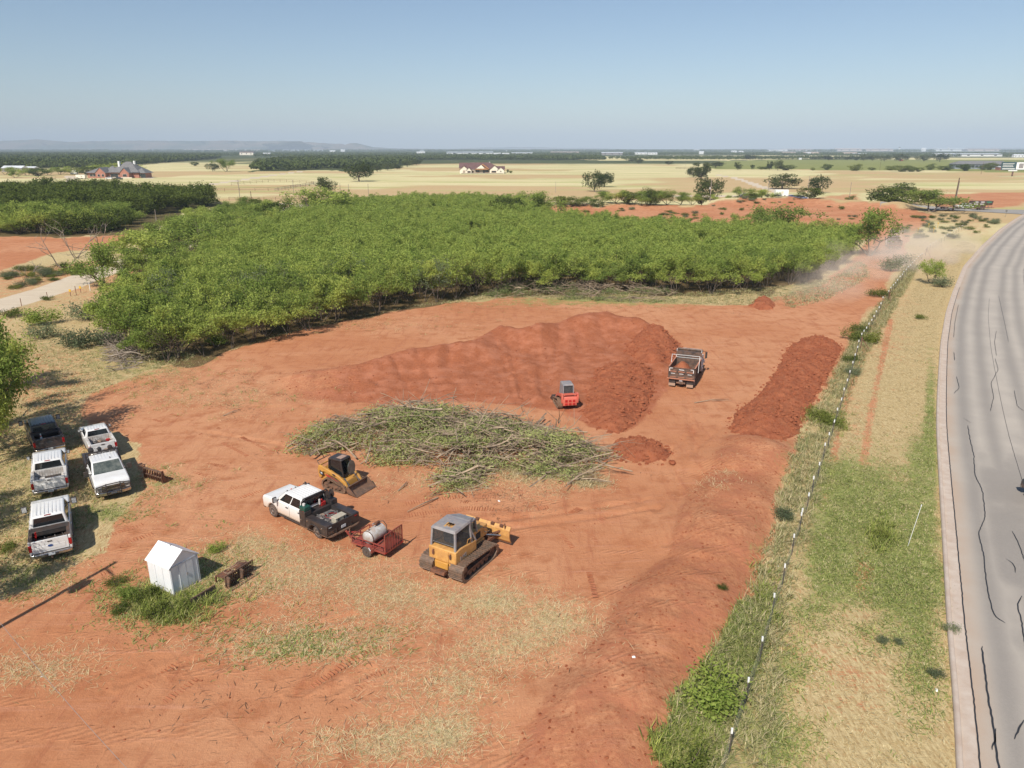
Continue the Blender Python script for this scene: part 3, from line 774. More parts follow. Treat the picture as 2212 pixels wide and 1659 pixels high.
def shrub(name, seed, w_, h, mat, nleaf=900, lsize=.2, label=None, cat="shrub", el=2.4, droop=.1, stems=7, lean=.9):
    r_ = np.random.RandomState(seed)
    root = empty(name, (0, 0, 0), 0, label, cat)
    m = MB(); T = []
    for k in range(stems):
        an = r_.uniform(0, 2 * pi); L = r_.uniform(.6, 1); e = np.array([cos(an) * w_ * .5 * L * lean, sin(an) * w_ * .5 * L * lean, h * r_.uniform(.6, 1)])
        mid = e * np.array([.35, .35, .55]); m.tube([(0, 0, -.05), tuple(mid), tuple(e)], [.03, .02, .008], 4, False)
        for q in (.45, .7, .9, 1.0): T.append(mid * (1 - q) * 2 * .5 + e * q)
    m.build('stem', M_BARK, root)
    T = np.array(T); c = T[r_.randint(0, len(T), nleaf)] + r_.normal(scale=(w_ * .13, w_ * .13, h * .12), size=(nleaf, 3)); c[:, 2] = np.abs(c[:, 2]) * r_.uniform(.25, 1.05, len(c)) + .03
    V, F = leaves(c, lsize, r_, el, .7, droop)
    newobj('foliage', np_mesh('foliage', V, F), mat, root)
    return root
first_used = set()
def put(proto, x, y, rz=0, sc=1, label=None, group=None, z=None):
    z = zg(x, y) if z is None else z
    if proto.name not in first_used:
        first_used.add(proto.name)
        proto.location = (x, y, z); proto.rotation_euler = (0, 0, rz)
        proto.scale = sc if isinstance(sc, tuple) else (sc,) * 3
        if label: proto['label'] = label
        if group: proto['group'] = group
        return proto
    return copy_tree(proto, (x, y, z), rz, sc, label, group)
DIMS = {}
def dims(pr):
    if pr.name not in DIMS:
        me = [c for c in pr.children if c.name.startswith(('crown', 'foliage'))][0].data
        v = np.empty(len(me.vertices) * 3); me.vertices.foreach_get('co', v); v = v.reshape(-1, 3)
        q = lambda a, p: float(np.percentile(a, p))
        DIMS[pr.name] = (max(q(v[:, 0], 97) - q(v[:, 0], 3), .1) * 1.04, q(v[:, 2], 98.5))
    return DIMS[pr.name]
def fit(pr, x, yb, yt, wpx, label=None, group=None):
    p = G(x, yb); w0, h0 = dims(pr); wm = wpx * (p.y * CP + HC * SP) / FPX; h = hgt(yt, yb, x); a = R.uniform(0, 6.28)
    return put(pr, p.x, p.y, a, (wm / w0, wm / w0, h / h0), label, group)
R = random.Random(42)

# ------------------------------------------------------------------ the mesquite thicket
MESQ = [tree_proto("mesquite_tree", 100 + i, 4.9, 1.0 + .15 * (i % 3), 2 + i % 3, .5, 2600, .27, M_MESQ, lean=.42, rad=.30, droop=.5) for i in range(8)]
MESQ += [tree_proto('mesquite_tree', 120 + i, 5.0, 1.0, 3, .45, (1500, 500)[i], .26, (M_GREY, M_WEED)[i], lean=.45, rad=.4) for i in range(2)]
def scatter(P, step, r_, jit=.42, ymin=0):
    x0, y0 = P.min(0); x1, y1 = P.max(0)
    gx, gy = np.meshgrid(np.arange(x0, x1, step), np.arange(y0, y1, step)); gx[1::2] += step / 2
    gx = gx + r_.uniform(-jit, jit, gx.shape) * step; gy = gy + r_.uniform(-jit, jit, gy.shape) * step
    k = sdist(gx, gy, P) > 0
    return np.c_[gx[k], gy[k]]
pts = scatter(THICKET, 2.75, rs)
gap = fbm(pts[:, 0] * .09, pts[:, 1] * .09, 61, 3)
pts = pts[(gap > .30) | (sdist(pts[:, 0], pts[:, 1], THICKET) < 6)]
edge = sdist(pts[:, 0], pts[:, 1], THICKET)
score = np.hypot(pts[:, 0], pts[:, 1]) + edge * 2.0
order = np.argsort(score)
GM = "mesquite trees of the dense green thicket"
for k in order[:285]:
    x, y = pts[k]
    s_ = R.uniform(.70, 1.08)
    put(MESQ[R.randrange(8)] if R.random() > .06 else MESQ[8 + R.randrange(2)], x, y, R.uniform(0, 6.28), (s_ * .98, s_ * .98, s_ * R.uniform(.9, 1.15)), "mesquite tree in the dense bright green thicket behind the red dirt clearing", GM)
def merged(name, protos, places, mat_l, mat_b, keep=1.0, up=1.0):
    """many far trees as one mass: real crowns and stems joined in one mesh"""
    VL = []; FL = []; MI = []; n = 0
    data = []
    for p in protos:
        cr = [c for c in p.children if c.name.startswith('crown')][0].data
        tk = [c for c in p.children if c.name.startswith('trunk')][0].data
        v = np.empty(len(cr.vertices) * 3); cr.vertices.foreach_get('co', v); v = v.reshape(-1, 4, 3)
        data.append(v)
    for (x, y, s_, a) in places:
        v = data[R.randrange(len(data))]
        kk = np.random.RandomState(int(abs(x * 37 + y * 11)) % 99999).rand(len(v)) < keep
        v = v[kk]; ctr = v.mean(1, keepdims=True); v = ctr + (v - ctr) * up
        v = v.reshape(-1, 3) * s_
        c, s__ = cos(a), sin(a)
        q = np.c_[v[:, 0] * c - v[:, 1] * s__ + x, v[:, 0] * s__ + v[:, 1] * c + y, v[:, 2]]
        VL.append(q); FL.append(np.arange(len(q)).reshape(-1, 4) + n); n += len(q)
    me = np_mesh(name, np.concatenate(VL), np.concatenate(FL))
    return newobj(name, me, mat_l)
rest = [(pts[k][0], pts[k][1], R.uniform(.66, 1.02), R.uniform(0, 6.28)) for k in order[285:]]
print("thicket", len(pts), len(rest))
o = merged("mesquite_thicket", MESQ[:8], rest, M_MASS, M_BARK, .55, 1.25)
tag(o, "inner and far mass of the bright green mesquite thicket", "thicket", kind="stuff")
# ================================================================== OTHER TREES AND BUSHES
def at(x, y): p = G(x, y); return p.x, p.y
def scl(ytop, ybase, x, hp):  # scale that makes a prototype of height hp reach ytop
    return hgt(ytop, ybase, x) / hp
OAK = [crown_tree("oak_tree", 300 + i, 10, (13, 11, 15)[i], M_OAK, 2600, .62) for i in range(3)]
JUN = [crown_tree("bushy_tree", 330 + i, 6, (6.5, 7.5)[i], M_JUN, 3000, .32, .1, clumps=30, base=.0, r0=.16) for i in range(2)]
MSQB = [tree_proto("spreading_mesquite", 350 + i, 6.0, 1.35, 3, .3, 4200, .34, M_MESQ, lean=.75, rad=.5, r0=.13, label="x") for i in range(3)]
# single field oaks: (x, base y, top y, width px, label)
for i, (x, yb, yt, wpx, lab) in enumerate([
    (776, 392, 354, 50, "big round dark oak standing alone right of the row of field oaks"),
    (706, 416, 384, 36, "dark oak just above the white gravel turnaround"),
    (1284, 414, 372, 44, "left of two dark oaks in the middle of the tan field"), (1306, 404, 374, 30, "right of two dark oaks in the middle of the tan field"),
    (1689, 408, 377, 58, "wide spreading oak beside the white container at the gravel drive"), (1768, 417, 381, 40, "round oak right of the white container"),
    (1533, 432, 386, 52, "large dark oak behind the wooden pole with the white box"), (1514, 388, 353, 36, "dark oak at the bend of the far gravel drive"), (1497, 383, 362, 28, "small dark oak with a bare pale trunk left of the drive bend"),
    (1546, 362, 350, 32, "oak on the edge of the green crop field above the drive"), (1594, 367, 351, 16, "slim oak at the lower edge of the green crop field"),
    (1625, 366, 356, 9, "very small round oak at the lower edge of the green crop field"), (1680, 368, 347, 18, "tall narrow oak at the lower edge of the green crop field"), (1662, 367, 349, 14, "leaning oak beside the tall narrow one"),
    (460, 370, 353, 26, "dark oak of the pair in the left tan field"), (1380, 353.5, 343.5, 18, "oak with low crown behind the tan field, left of the bushes"),
    (1365, 349, 341, 22, "broad oak in the row behind the tan field"), (1445, 356, 348, 17, "broad oak in the row behind the tan field, right end"),
    (1504, 359, 351.5, 14, "round oak over the wooden corral fence"), (1950, 424, 396, 40, "dark oak rising behind the leafy bush beside the red bank")]):
    fit(OAK[i % 3], x, yb, yt, wpx, lab, "oaks standing in the tan fields")
for i, (x, yb, yt, wpx) in enumerate([(785, 372, 358, 15), (800, 378, 360, 16), (815, 371, 356, 20), (838, 368, 353, 22), (858, 366, 353, 18), (880, 361, 346, 22), (900, 357, 344, 22), (890, 358, 346, 18), (830, 362, 350, 20), (805, 366, 352, 18)]):
    fit(OAK[i % 3], x, yb, yt, wpx, "oak in the row along the dirt track left of the cream house", "row of oaks left of the cream house")
tr_ = put(MSQB[0], *at(489, 371), 1.0, 1, "pale green tree of the pair in the left tan field", "oaks standing in the tan fields"); tr_.scale = (2.2, 2.2, 2.1)
# bushes along the crop field
for i, (x, yb, yt, wpx) in enumerate([(1643, 366, 360, 15), (1655, 366, 359, 14), (1700, 368, 357, 30), (1755, 368, 362, 9), (1786, 367, 355, 20), (1850, 369, 355, 30), (1882, 368, 362, 14), (1921, 368, 359, 22), (1945, 371, 358, 34), (1965, 371, 358, 26), (1985, 371, 362, 18),
                                  (2011, 367, 354, 22), (2036, 368, 359, 22), (2050, 368, 356, 16), (2083, 369, 355, 28), (2125, 367, 356, 22), (2140, 367, 352, 24), (2175, 368, 358, 20), (2082, 366, 360, 16)]):
    fit(JUN[i % 2], x, yb, yt, wpx, "dark bush in the row along the lower edge of the green crop field", "bushes along the crop field")
for i, (x, yb, yt, wpx) in enumerate([(1830, 346, 338, 16), (1866, 347, 334, 16), (1885, 347, 335, 20), (1910, 348, 336, 26), (1945, 348, 333, 30), (1995, 348, 336, 34), (2030, 349, 332, 26), (1790, 346, 337, 24), (1760, 345, 338, 20), (1620, 345, 335, 24), (1850, 347, 338, 12)]):
    fit(OAK[i % 3], x, yb, yt, wpx, "dark tree along the road above the green crop field", "trees along the road above the crop field")
# mid-distance single trees round the thicket
MID = [(JUN[0], 1100, 474, 427, 62, 6, "very dark leafy bushy tree at the back edge of the thicket"), (JUN[1], 1070, 470, 430, 46, 6, "grey green bushy tree beside the very dark one"),
       (MSQB[1], 1172, 476, 416, 80, 6, "round crowned tree with a bare trunk at the left end of the red bank"), (MSQB[2], 1140, 452, 416, 50, 6, "light green tree just behind the round crowned one"),
       (MSQB[0], 1680, 512, 445, 110, 6, "wide dark stemmed mesquite on the red soil behind the thicket"), (MSQB[1], 1880, 553, 455, 110, 6, "tall open mesquite with leaning limbs in the dust at the track"),
       (MSQB[2], 2012, 613, 562, 48, 6, "small lone mesquite on the dry verge beside the wire fence"), (MSQB[2], 1800, 522, 478, 90, 6, "olive green mesquite behind the right end of the thicket"),
       (JUN[1], 1935, 442, 402, 100, 6, "bright leafy bush in front of the dark oak at the red bank"), (JUN[0], 1915, 441, 408, 70, 6, "leafy bush left of the bright one at the red bank"), (MSQB[1], 2010, 458, 412, 130, 6, "broad olive mesquite left of the tall leaning pole"),
       (JUN[0], 1747, 440, 419, 44, 6, "round dark green bush beside the parked blue truck"), (JUN[1], 1838, 440, 427, 24, 6, "small dark bush on the red field"),
       (MSQB[0], 700, 470, 408, 110, 6, "big mesquite right of the white gravel turnaround"), (MSQB[2], 660, 466, 420, 60, 6, "mesquite at the edge of the white gravel turnaround"), (JUN[0], 600, 478, 438, 60, 6, "dark bush tree left of the gravel turnaround"), (MSQB[1], 560, 482, 442, 70, 6, "mesquite in front of the bare wooden post"), (JUN[1], 510, 463, 445, 30, 6, "small round bush on the tan grass beside the road"),
       (MSQB[1], 225, 616, 530, 100, 6, "dark stemmed mesquite beside the white caliche road"), (MSQB[0], 330, 575, 500, 130, 6, "broad mesquite hanging over the white road"), (MSQB[2], 400, 545, 478, 120, 6, "mesquite standing behind the white road"), (MSQB[0], 450, 520, 462, 110, 6, "mesquite close behind the road bend"), (MSQB[1], 300, 545, 500, 80, 6, "grey green mesquite over the road"),
       (MSQB[0], 1400, 446, 418, 60, 6, "light green bush tree on the tan strip above the red bank, left"), (MSQB[1], 1650, 431, 410, 50, 6, "light green bush tree above the red bank beside the trailer"), (MSQB[2], 1603, 438, 414, 36, 6, "bright bush tree near the parked black truck"), (MSQB[0], 1370, 446, 420, 50, 6, "bushy mesquite above the red bank with a split trunk")]
for pr, x, yb, yt, wpx, hp, lab in MID:
    fit(pr, x, yb, yt, wpx, lab)
for i, (x, yb, yt, wpx) in enumerate([(1210, 449, 428, 44), (1240, 449, 430, 40), (1262, 449, 430, 34), (1300, 448, 424, 40), (1330, 448, 422, 44), (1355, 448, 424, 44), (1405, 449, 416, 52), (1440, 449, 418, 44), (1470, 449, 424, 40), (1495, 450, 428, 34), (1515, 449, 424, 28), (1290, 450, 434, 30), (1385, 450, 430, 36), (1540, 438, 424, 20), (1580, 437, 426, 24), (1625, 437, 425, 34)]):
    fit((JUN + MSQB)[i % 5], x, yb, yt, wpx, "green bush tree in the hedge row along the top of the red bank", "hedge row trees along the red bank")
for P in (poly([(245, 610), (400, 545), (540, 496), (640, 474), (700, 468), (560, 520), (420, 575), (300, 640)]), poly([(300, 540), (420, 480), (520, 455), (575, 455), (600, 468), (500, 498), (380, 535)])):
    for x, y in scatter(P, 5.2, rs):
        s_ = R.uniform(.62, .95); put(MSQB[R.randrange(3)] if R.random() < .8 else JUN[0], x, y, R.uniform(0, 6), (s_, s_, s_ * .95), "mesquite in the belt between the white road and the thicket", "mesquites along the white road")
# left woodland: single trees in front, the rest as mass
LW = poly([(-300, 512), (-300, 430), (0, 425), (200, 424), (330, 436), (450, 438), (462, 444), (400, 452), (300, 470), (270, 498), (150, 508)])
lp = scatter(LW, 6.2, rs); lp = lp[np.argsort(lp[:, 1])]
for k, (x, y) in enumerate(lp[:90]):
    pr = (JUN + MSQB)[R.randrange(5)] if y > 130 else MSQB[R.randrange(3)]
    s_ = R.uniform(.8, 1.25)
    put(pr, x, y, R.uniform(0, 6), (s_ * 1.15, s_ * 1.15, s_ * R.uniform(.8, 1.1)), "green tree in the woodland left of the thicket", "trees of the left woodland")
lr = [(x, y, R.uniform(.9, 1.5), R.uniform(0, 6)) for x, y in lp[90:]]
print("left wood", len(lp))
if lr: tag(merged("left_woodland", JUN + MSQB, lr, M_JUN, M_BARK, .5, 1.4), "back mass of the mixed woodland left of the thicket", "woodland", kind="stuff")
# trees in the near left foreground
NEARM = [tree_proto('near_mesquite', 380 + i, 7.0, 1.3, 3, .25, 11000, .24, M_MESQ, lean=.7, rad=.45, r0=.13, droop=.4) for i in range(2)]
for x, yb, yt, wpx, lab in [(-18, 1010, 790, 110, "low leafy mesquite at the left edge just beside the dark pickup"), (-12, 925, 705, 170, "broad mesquite at the left edge above the dark pickup"), (-35, 990, 690, 210, "near mesquite at the left edge beside the parked black pickup"), (-45, 860, 660, 190, "near mesquite at the left edge above the pickups"), (-190, 1190, 920, 200, "near mesquite just outside the left edge, its shade on the grass"), (-130, 1330, 1080, 170, "mesquite at the left edge shading the red dirt")]:
    fit(NEARM[int(yb) // 10 % 2], x, yb, yt, wpx, lab)
# ---- far woods as masses of real trees
TOWN = [(170, 178, 324.4, 321.8, 0), (183, 203, 325, 322, 3), (236, 290, 325.5, 322, 3), (292, 332, 325.3, 321.6, 3), (398, 480, 325.6, 322.3, 3), (482, 560, 326, 323, 3), (566, 592, 325.2, 321.2, 0), (591, 594, 325, 313.8, 0), (600, 700, 326.3, 323.6, 0), (712, 724, 328.2, 324.4, 0), (736, 745, 327.8, 323, 0), (517, 548, 335, 327.4, 4), (568, 584, 334, 330, 1), (900, 918, 332.2, 327.6, 1), (907, 916, 328, 325.6, 0), (965, 1063, 333.2, 327.8, 1), (1064, 1082, 334.2, 330, 0), (1085, 1100, 334.3, 330.2, 0), (1105, 1150, 332.8, 329, 0), (1190, 1250, 331, 327.6, 3), (1300, 1345, 334.8, 328.6, 2), (1372, 1398, 333.6, 328.8, 1), (1400, 1420, 334.0, 329.2, 1), (1452, 1478, 325.6, 323.6, 0), (1498, 1511, 326, 322.6, 1), (1580, 1592, 329.6, 325.4, 1), (1596, 1606, 329.8, 326, 1), (1660, 1700, 326.5, 322.5, 1), (1692, 1755, 325.8, 321.4, 5), (1808, 1862, 326.4, 320.6, 5), (1870, 1930, 326.4, 321.2, 5), (1990, 2000, 326.8, 319.6, 0), (2020, 2090, 326.5, 320.4, 0), (2092, 2160, 326.6, 321.4, 3), (1840, 1872, 334, 331, 1), (2020, 2065, 336, 331, 0), (2074, 2168, 338, 331.4, 1), (2190, 2212, 340, 333, 1), (1742, 1752, 333, 329, 0), (1738, 1768, 332.5, 328.4, 3), (1690, 1720, 331.5, 328, 3), (1510, 1520, 333, 327, 1), (1726, 1732, 345, 341, 0), (1822, 1852, 333, 329, 3)]
def farwood(name, P, step, seed, smin, smax, label, lsz=1.0, ncl=34):
    r_ = np.random.RandomState(seed)
    p = scatter(P, step, r_, .48)
    vx, vy = view(p[:, 0], p[:, 1], 0)
    k_ = np.ones(len(p), bool)
    for x0, x1, yb, yt, c_ in TOWN: k_ &= ~((vx > x0 - 1.5) & (vx < x1 + 1.5) & (vy > yb - .6) & (vy < yb + max(1.2, (yb - yt) * .55)))
    p = p[k_]; n = len(p)
    s_ = r_.uniform(smin, smax, n)
    d = r_.normal(size=(n, ncl, 3)); d /= np.linalg.norm(d, axis=2)[:, :, None]; d *= r_.uniform(.5, 1, (n, ncl, 1))
    C = np.empty((n, ncl, 3)); C[:, :, 0] = p[:, None, 0] + d[:, :, 0] * s_[:, None] * .75; C[:, :, 1] = p[:, None, 1] + d[:, :, 1] * s_[:, None] * .75
    C[:, :, 2] = s_[:, None] * (.62 + .42 * d[:, :, 2])
    C = C.reshape(-1, 3)
    V, F = leaves(C, float(np.mean(s_)) * .42 * lsz, r_, 1.3, .8)
    print(name, n, len(F))
    o = newobj(name, np_mesh(name, V, F), M_FARW)
    return tag(o, label, "woodland", kind="stuff")
M_FARW = leaf_mat("far_wood_leaves", (.07, .095, .03), (.11, .14, .042), (.15, .17, .065), .2, .03, False)
farwood("woodland", poly([(-260, 365), (0, 365), (215, 363), (330, 354), (468, 343), (478, 338), (300, 334), (0, 333), (-260, 333)]), 8.5, 1, 6, 9.5, "dark oak wood behind the brick house", 1.0, 44)
farwood("woodland", poly([(548, 369), (560, 356), (650, 344), (900, 343), (895, 350), (860, 358), (790, 366), (700, 364), (650, 369)]), 9.5, 2, 6, 9, "dark oak grove between the long drive and the cream house", 1.0, 44)
farwood("woodland", poly([(895, 346), (900, 342.5), (1000, 341.5), (1290, 341.5), (1310, 345.5), (1200, 346), (1000, 345)]), 8, 3, 5, 8, "tree belt behind the cream house", 1.0, 40)
farwood("woodland", poly([(1300, 344), (1420, 342.5), (1530, 343), (1600, 342.6), (1900, 343), (1900, 344), (1700, 344.6), (1530, 345.4), (1400, 345)]), 13, 4, 4.5, 7.5, "broken tree belt along the pale field", 1.0, 36)
farwood("woodland", poly([(-400, 333), (0, 333), (480, 337), (650, 341), (900, 341), (1200, 340), (1300, 336.5), (1500, 334.5), (2000, 339), (2500, 340), (2500, 333), (1500, 329.5), (-400, 328)]), 20, 5, 4.5, 8, "wide scrub wood reaching across the plain", 1.3, 16)
farwood("woodland", poly([(-200, 328), (2400, 329), (2400, 324.6), (-200, 324.6)]), 75, 6, 11, 19, "farthest scrub wood along the horizon", 1.5, 14)
for i, (x, yb, yt, wpx) in enumerate([(12, 377, 361, 34), (33, 384, 367, 26), (58, 379, 364, 34), (84, 380, 364, 36), (105, 378, 364, 30), (128, 377, 361, 36), (160, 377, 360, 38), (190, 378, 361, 44), (222, 377, 356, 50), (270, 370, 352, 60), (480, 356, 348, 14), (420, 358, 350, 16)]):
    fit((MSQB + JUN)[i % 4], x, yb, yt, wpx, "light green tree in the yard of the dark barn", "yard trees round the dark barn")

# ------------------------------------------------------------------ dead trees and low shrubs
for x, yb, yt, seed, lab, ln in [(140, 582, 490, 7, "bare dead tree leaning left by the white road", .8), (165, 560, 480, 17, "second bare dead tree right behind the leaning one", .5), (217, 532, 487, 27, "thin bleached dead trunks beside the red strip", .25), (68, 598, 566, 37, "low fallen bare tree beside the white road", 1.5)]:
    px, py = at(x, yb); h = hgt(yt, yb, x)
    d = tree_proto("dead_tree", seed, h * 1.15, 1.0, 2, .3, 0, bark=M_DEAD, lean=ln, r0=.13, depth=2 if seed != 37 else 3, label=lab); d.location = (px, py, 0)
SH = [shrub("green_shrub", 400, 2.2, 1.3, M_GREY, 1500, .16), shrub("green_shrub", 401, 2.4, 1.5, M_MESQ, 1800, .18), shrub("green_shrub", 402, 2.0, 1.2, M_WEED, 1600, .18, droop=-.6), shrub("green_shrub", 403, 2.6, 1.1, M_JUN, 1700, .15)]
for x, yb, wpx, k, lab in [(1530, 1530, 130, 1, "large feathery mesquite shrub at the fence near the bottom"), (1557, 1302, 22, 3, "small lone weed clump on the smooth red berm"), (1690, 1130, 44, 0, "blue green weed clump between two lower fence posts"), (1833, 780, 34, 3, "round dark shrub at the fence above the clod ridge"), (1842, 810, 34, 0, "grey green shrub just below the round dark one"),
                           (1858, 718, 40, 3, "low shrub at the fence by the braced post"), (1835, 735, 44, 2, "yellow green shrub left of the braced post"), (1880, 740, 46, 2, "olive bush right of the braced post"), (1800, 920, 50, 2, "yellow green rounded weed beside the fence"), (1760, 905, 46, 2, "bright weed clump below the clod ridge"),
                           (1898, 640, 40, 3, "grey shrub at the track edge by the fence"), (1925, 585, 48, 0, "grey green shrub beside the far fence"), (1950, 572, 40, 0, "pale shrub next to the far fence corner"), (95, 700, 60, 1, "green shrub beside the dry slope at the left"), (92, 730, 56, 0, "blue green shrub just below it at the left"), (190, 690, 70, 0, "blue green shrub left of the dead wood pile"), (170, 750, 70, 0, "spreading blue green shrub in the weeds"), (230, 745, 60, 0, "pale blue green shrub below the dead wood"),
                           (52, 585, 30, 3, "dark low bush on the near side of the white road"), (22, 685, 40, 3, "dark bush at the left edge by the road"), (104, 648, 22, 3, "small bush at the road fence"), (318, 1300, 56, 2, "bright green leafy weed at the left of the white shed"), (340, 1335, 60, 2, "large fallen grassy weed below the white shed"), (270, 1290, 44, 1, "low weed patch left of the shed"), (250, 1265, 40, 3, "thin weed left of the shed"), (255, 1320, 40, 3, "small weed below the shed at the left"),
                           (405, 1318, 40, 2, "green weeds in front of the shed"), (470, 1190, 34, 1, "small green weed right of the shed roof"), (1905, 1165, 40, 2, "tall grass clump at the thin steel pole"), (2055, 1362, 34, 0, "blue weed growing over the kerb"), (1905, 1388, 26, 0, "blue green weed in the lower verge"), (1940, 1392, 22, 0, "small blue weed near the kerb"), (2022, 1462, 34, 0, "blue green weed by the lower kerb"), (1480, 1700, 120, 2, "lush grass clump at the bottom edge"), (860, 655, 20, 0, "prickly pear clump at the thicket edge"), (560, 697, 30, 0, "prickly pear clump under the thicket edge"), (645, 672, 26, 0, "prickly pear clump by the pale stump"),
                           (470, 745, 46, 1, "low green shrub at the foot of the thicket"), (1990, 690, 22, 3, "small weed on the verge by the kerb"), (2035, 620, 40, 0, "grey weed against the upper kerb"), (10, 1190, 40, 3, "dark weed clump at the left edge by the white pickup")]:
    px, py = at(x, yb); dep = py * CP + HC * SP; w_ = wpx * dep / FPX
    nm = SH[k]
    put(nm, px, py, R.uniform(0, 6), (w_ / 2.2, w_ / 2.2, w_ / 2.4), lab)
# low scrub on the red banks and beyond the track
bs = []
for P, n in ((poly([(1200, 470), (1210, 450), (1500, 452), (1560, 444), (1720, 440), (1900, 452), (1950, 470), (1600, 490), (1300, 490)]), 46), (poly([(1905, 500), (1975, 470), (2100, 465), (2165, 480), (2090, 515), (1970, 520)]), 60), (poly([(1380, 490), (1430, 458), (1510, 462), (1500, 490)]), 26), (poly([(1600, 447), (1740, 441), (1780, 437), (1600, 437)]), 24), (poly([(30, 625), (0, 600), (130, 575), (190, 585), (120, 612)]), 26)):
    k = 0
    while k < n:
        x = R.uniform(P[:, 0].min(), P[:, 0].max()); y = R.uniform(P[:, 1].min(), P[:, 1].max())
        if sdist(np.array([x]), np.array([y]), P)[0] > 0:
            s_ = R.uniform(.5, 1.25); k += 1
            put(SH[(0, 3, 0, 2, 3)[R.randrange(5)]], x, y, R.uniform(0, 6), (s_, s_, s_ * R.uniform(.6, 1)), "low scrub tuft on the red banks and weedy ground beyond the thicket", "scrub tufts on the red banks")
# ================================================================== DIRT HEAPS, BRUSH, GRASS
def clod_mat(name, c1, c2, c3):
    t = NT(name); P = t.pos()
    n = t.noise(P, 1.1, 6, .7); f = t.noise(P, 9, 4, .75)
    c = t.mix(t.ss(n, .35, .65), c1, c2); c = t.mix(t.ss(f, .5, .75), c, c3)
    t.bump(t.ma('ADD', f, t.noise(P, 30, 3, .7)), .9, .06)
    return t.fin(c, .95, 0, .1)
M_CLOD = clod_mat("moist_red_clods", (.38, .13, .062), (.30, .092, .045), (.47, .19, .10))
def clods(m, spots, zf, r_, lo=.06, hi=.22):
    for x, y in spots:
        s_ = lo + (hi - lo) * r_.rand() ** 2.6
        z = zf(x, y)
        n = 6; vs = []
        for k, (zz, rr) in enumerate(((-.45, .75), (.1, 1.0), (.62, .55))):
            for a in range(n):
                an = 2 * pi * a / n + k * .5; q = rr * r_.uniform(.6, 1.25)
                vs.append((x + cos(an) * s_ * q, y + sin(an) * s_ * q, z + zz * s_ * r_.uniform(.6, 1.1)))
        fs = [tuple(range(5, -1, -1)), tuple(range(12, 18))] + [(j * n + a, j * n + (a + 1) % n, (j + 1) * n + (a + 1) % n, (j + 1) * n + a) for j in range(2) for a in range(n)]
        m.add(vs, fs)
def heap(name, D, h, label, seed, lump=.25, slope=1.3, nclod=700, hi=.26, res=.14, ridges=None, group=None):
    """tipped earth: its own closed mound with lumps and loose clods"""
    r_ = np.random.RandomState(seed)
    P = poly(D); x0, y0 = P.min(0) - .6; x1, y1 = P.max(0) + .6
    xs = np.arange(x0, x1, res); ys = np.arange(y0, y1, res)
    X, Y = np.meshgrid(xs, ys)
    d = sdist(X, Y, P) + (fbm(X * 1.1, Y * 1.1, seed, 4) - .5) * .9
    base = height(X, Y)
    hh = h * (1 - np.exp(-np.maximum(d, 0) / slope)) * (.72 + .56 * fbm(X * .3, Y * .3, seed + 3, 2))
    if ridges:   # separate tipped loads along the row
        q = sum(np.exp(-(((X - a) ** 2 + (Y - b) ** 2) / r ** 2)) for a, b, r in ridges)
        hh *= .6 + .5 * np.minimum(q, 1.2)
    rough = (fbm(X * 2.2, Y * 2.2, seed + 5, 4) - .5) * lump + (fbm(X * 6, Y * 6, seed + 6, 2) - .5) * lump * .45
    Z = base + np.where(d > 0, hh + rough * smooth(0, .4, d), -.12) - .02
    top = lambda x, y: float(Z[min(max(int((y - y0) / res), 0), len(ys) - 1), min(max(int((x - x0) / res), 0), len(xs) - 1)])
    V = np.stack([X, Y, Z], -1).reshape(-1, 3); nx = len(xs)
    i = np.arange(len(ys) - 1)[:, None] * nx + np.arange(nx - 1)[None, :]
    F = np.stack([i, i + 1, i + nx + 1, i + nx], -1).reshape(-1, 4)
    keep = (d.ravel()[F] > -.35).any(1); F = F[keep]
    root = empty(name, (0, 0, 0), 0, label, "dirt pile", group)
    newobj("mound", np_mesh("mound", V, F), M_CLOD, root, smooth_=True)
    m = MB(); sp = []
    while len(sp) < nclod:
        x = r_.uniform(x0, x1); y = r_.uniform(y0, y1); dd = sdist(np.array([x]), np.array([y]), P)[0]
        if dd > -.5 and (dd > 0 or r_.rand() < .25): sp.append((x, y))
    clods(m, sp, lambda x, y: max(top(x, y), zg(x, y)), r_, .04, hi)
    m.build("clods", M_CLOD, root)
    return root
wp = lambda L: [(G(a, b).x, G(a, b).y, c) for a, b, c in L]
heap("dirt_pile", [(1292, 800), (1330, 790), (1372, 786), (1408, 800), (1412, 840), (1400, 880), (1372, 915), (1335, 938), (1290, 925), (1262, 900), (1268, 850)], .85, "long clodded dirt ridge between the red track loader and the dump truck", 1, .3, 1.2, 1300)
heap("dirt_pile", [(1352, 755), (1372, 735), (1420, 722), (1460, 736), (1472, 758), (1458, 785), (1415, 792), (1380, 786)], .9, "clodded dirt heap behind the left side of the dump truck", 2, .28, 1.2, 650)
heap("dirt_pile", [(1318, 970), (1335, 952), (1380, 946), (1425, 958), (1450, 978), (1440, 996), (1395, 1000), (1345, 994)], .8, "small rounded dirt pile right of the brush pile", 3, .2, 1.1, 420, .2)
heap("dirt_pile", [(1578, 938), (1590, 890), (1640, 850), (1665, 820), (1682, 790), (1700, 752), (1735, 733), (1780, 730), (1818, 748), (1810, 775), (1790, 815), (1762, 860), (1742, 900), (1722, 945), (1690, 958), (1630, 955)], 1.25,
     "long dark red clodded ridge of tipped loads left of the wire fence", 4, .3, 1.5, 2300, .24, .14, wp([(1755, 748, 2.6), (1720, 800, 2.6), (1680, 860, 2.6), (1640, 915, 2.8)]))
heap("dirt_pile", [(1618, 662), (1630, 648), (1655, 645), (1672, 655), (1670, 668), (1640, 671)], 1.3, "small pale conical dirt pile at the foot of the thicket", 6, .15, 1.3, 80)
r_ = np.random.RandomState(3)
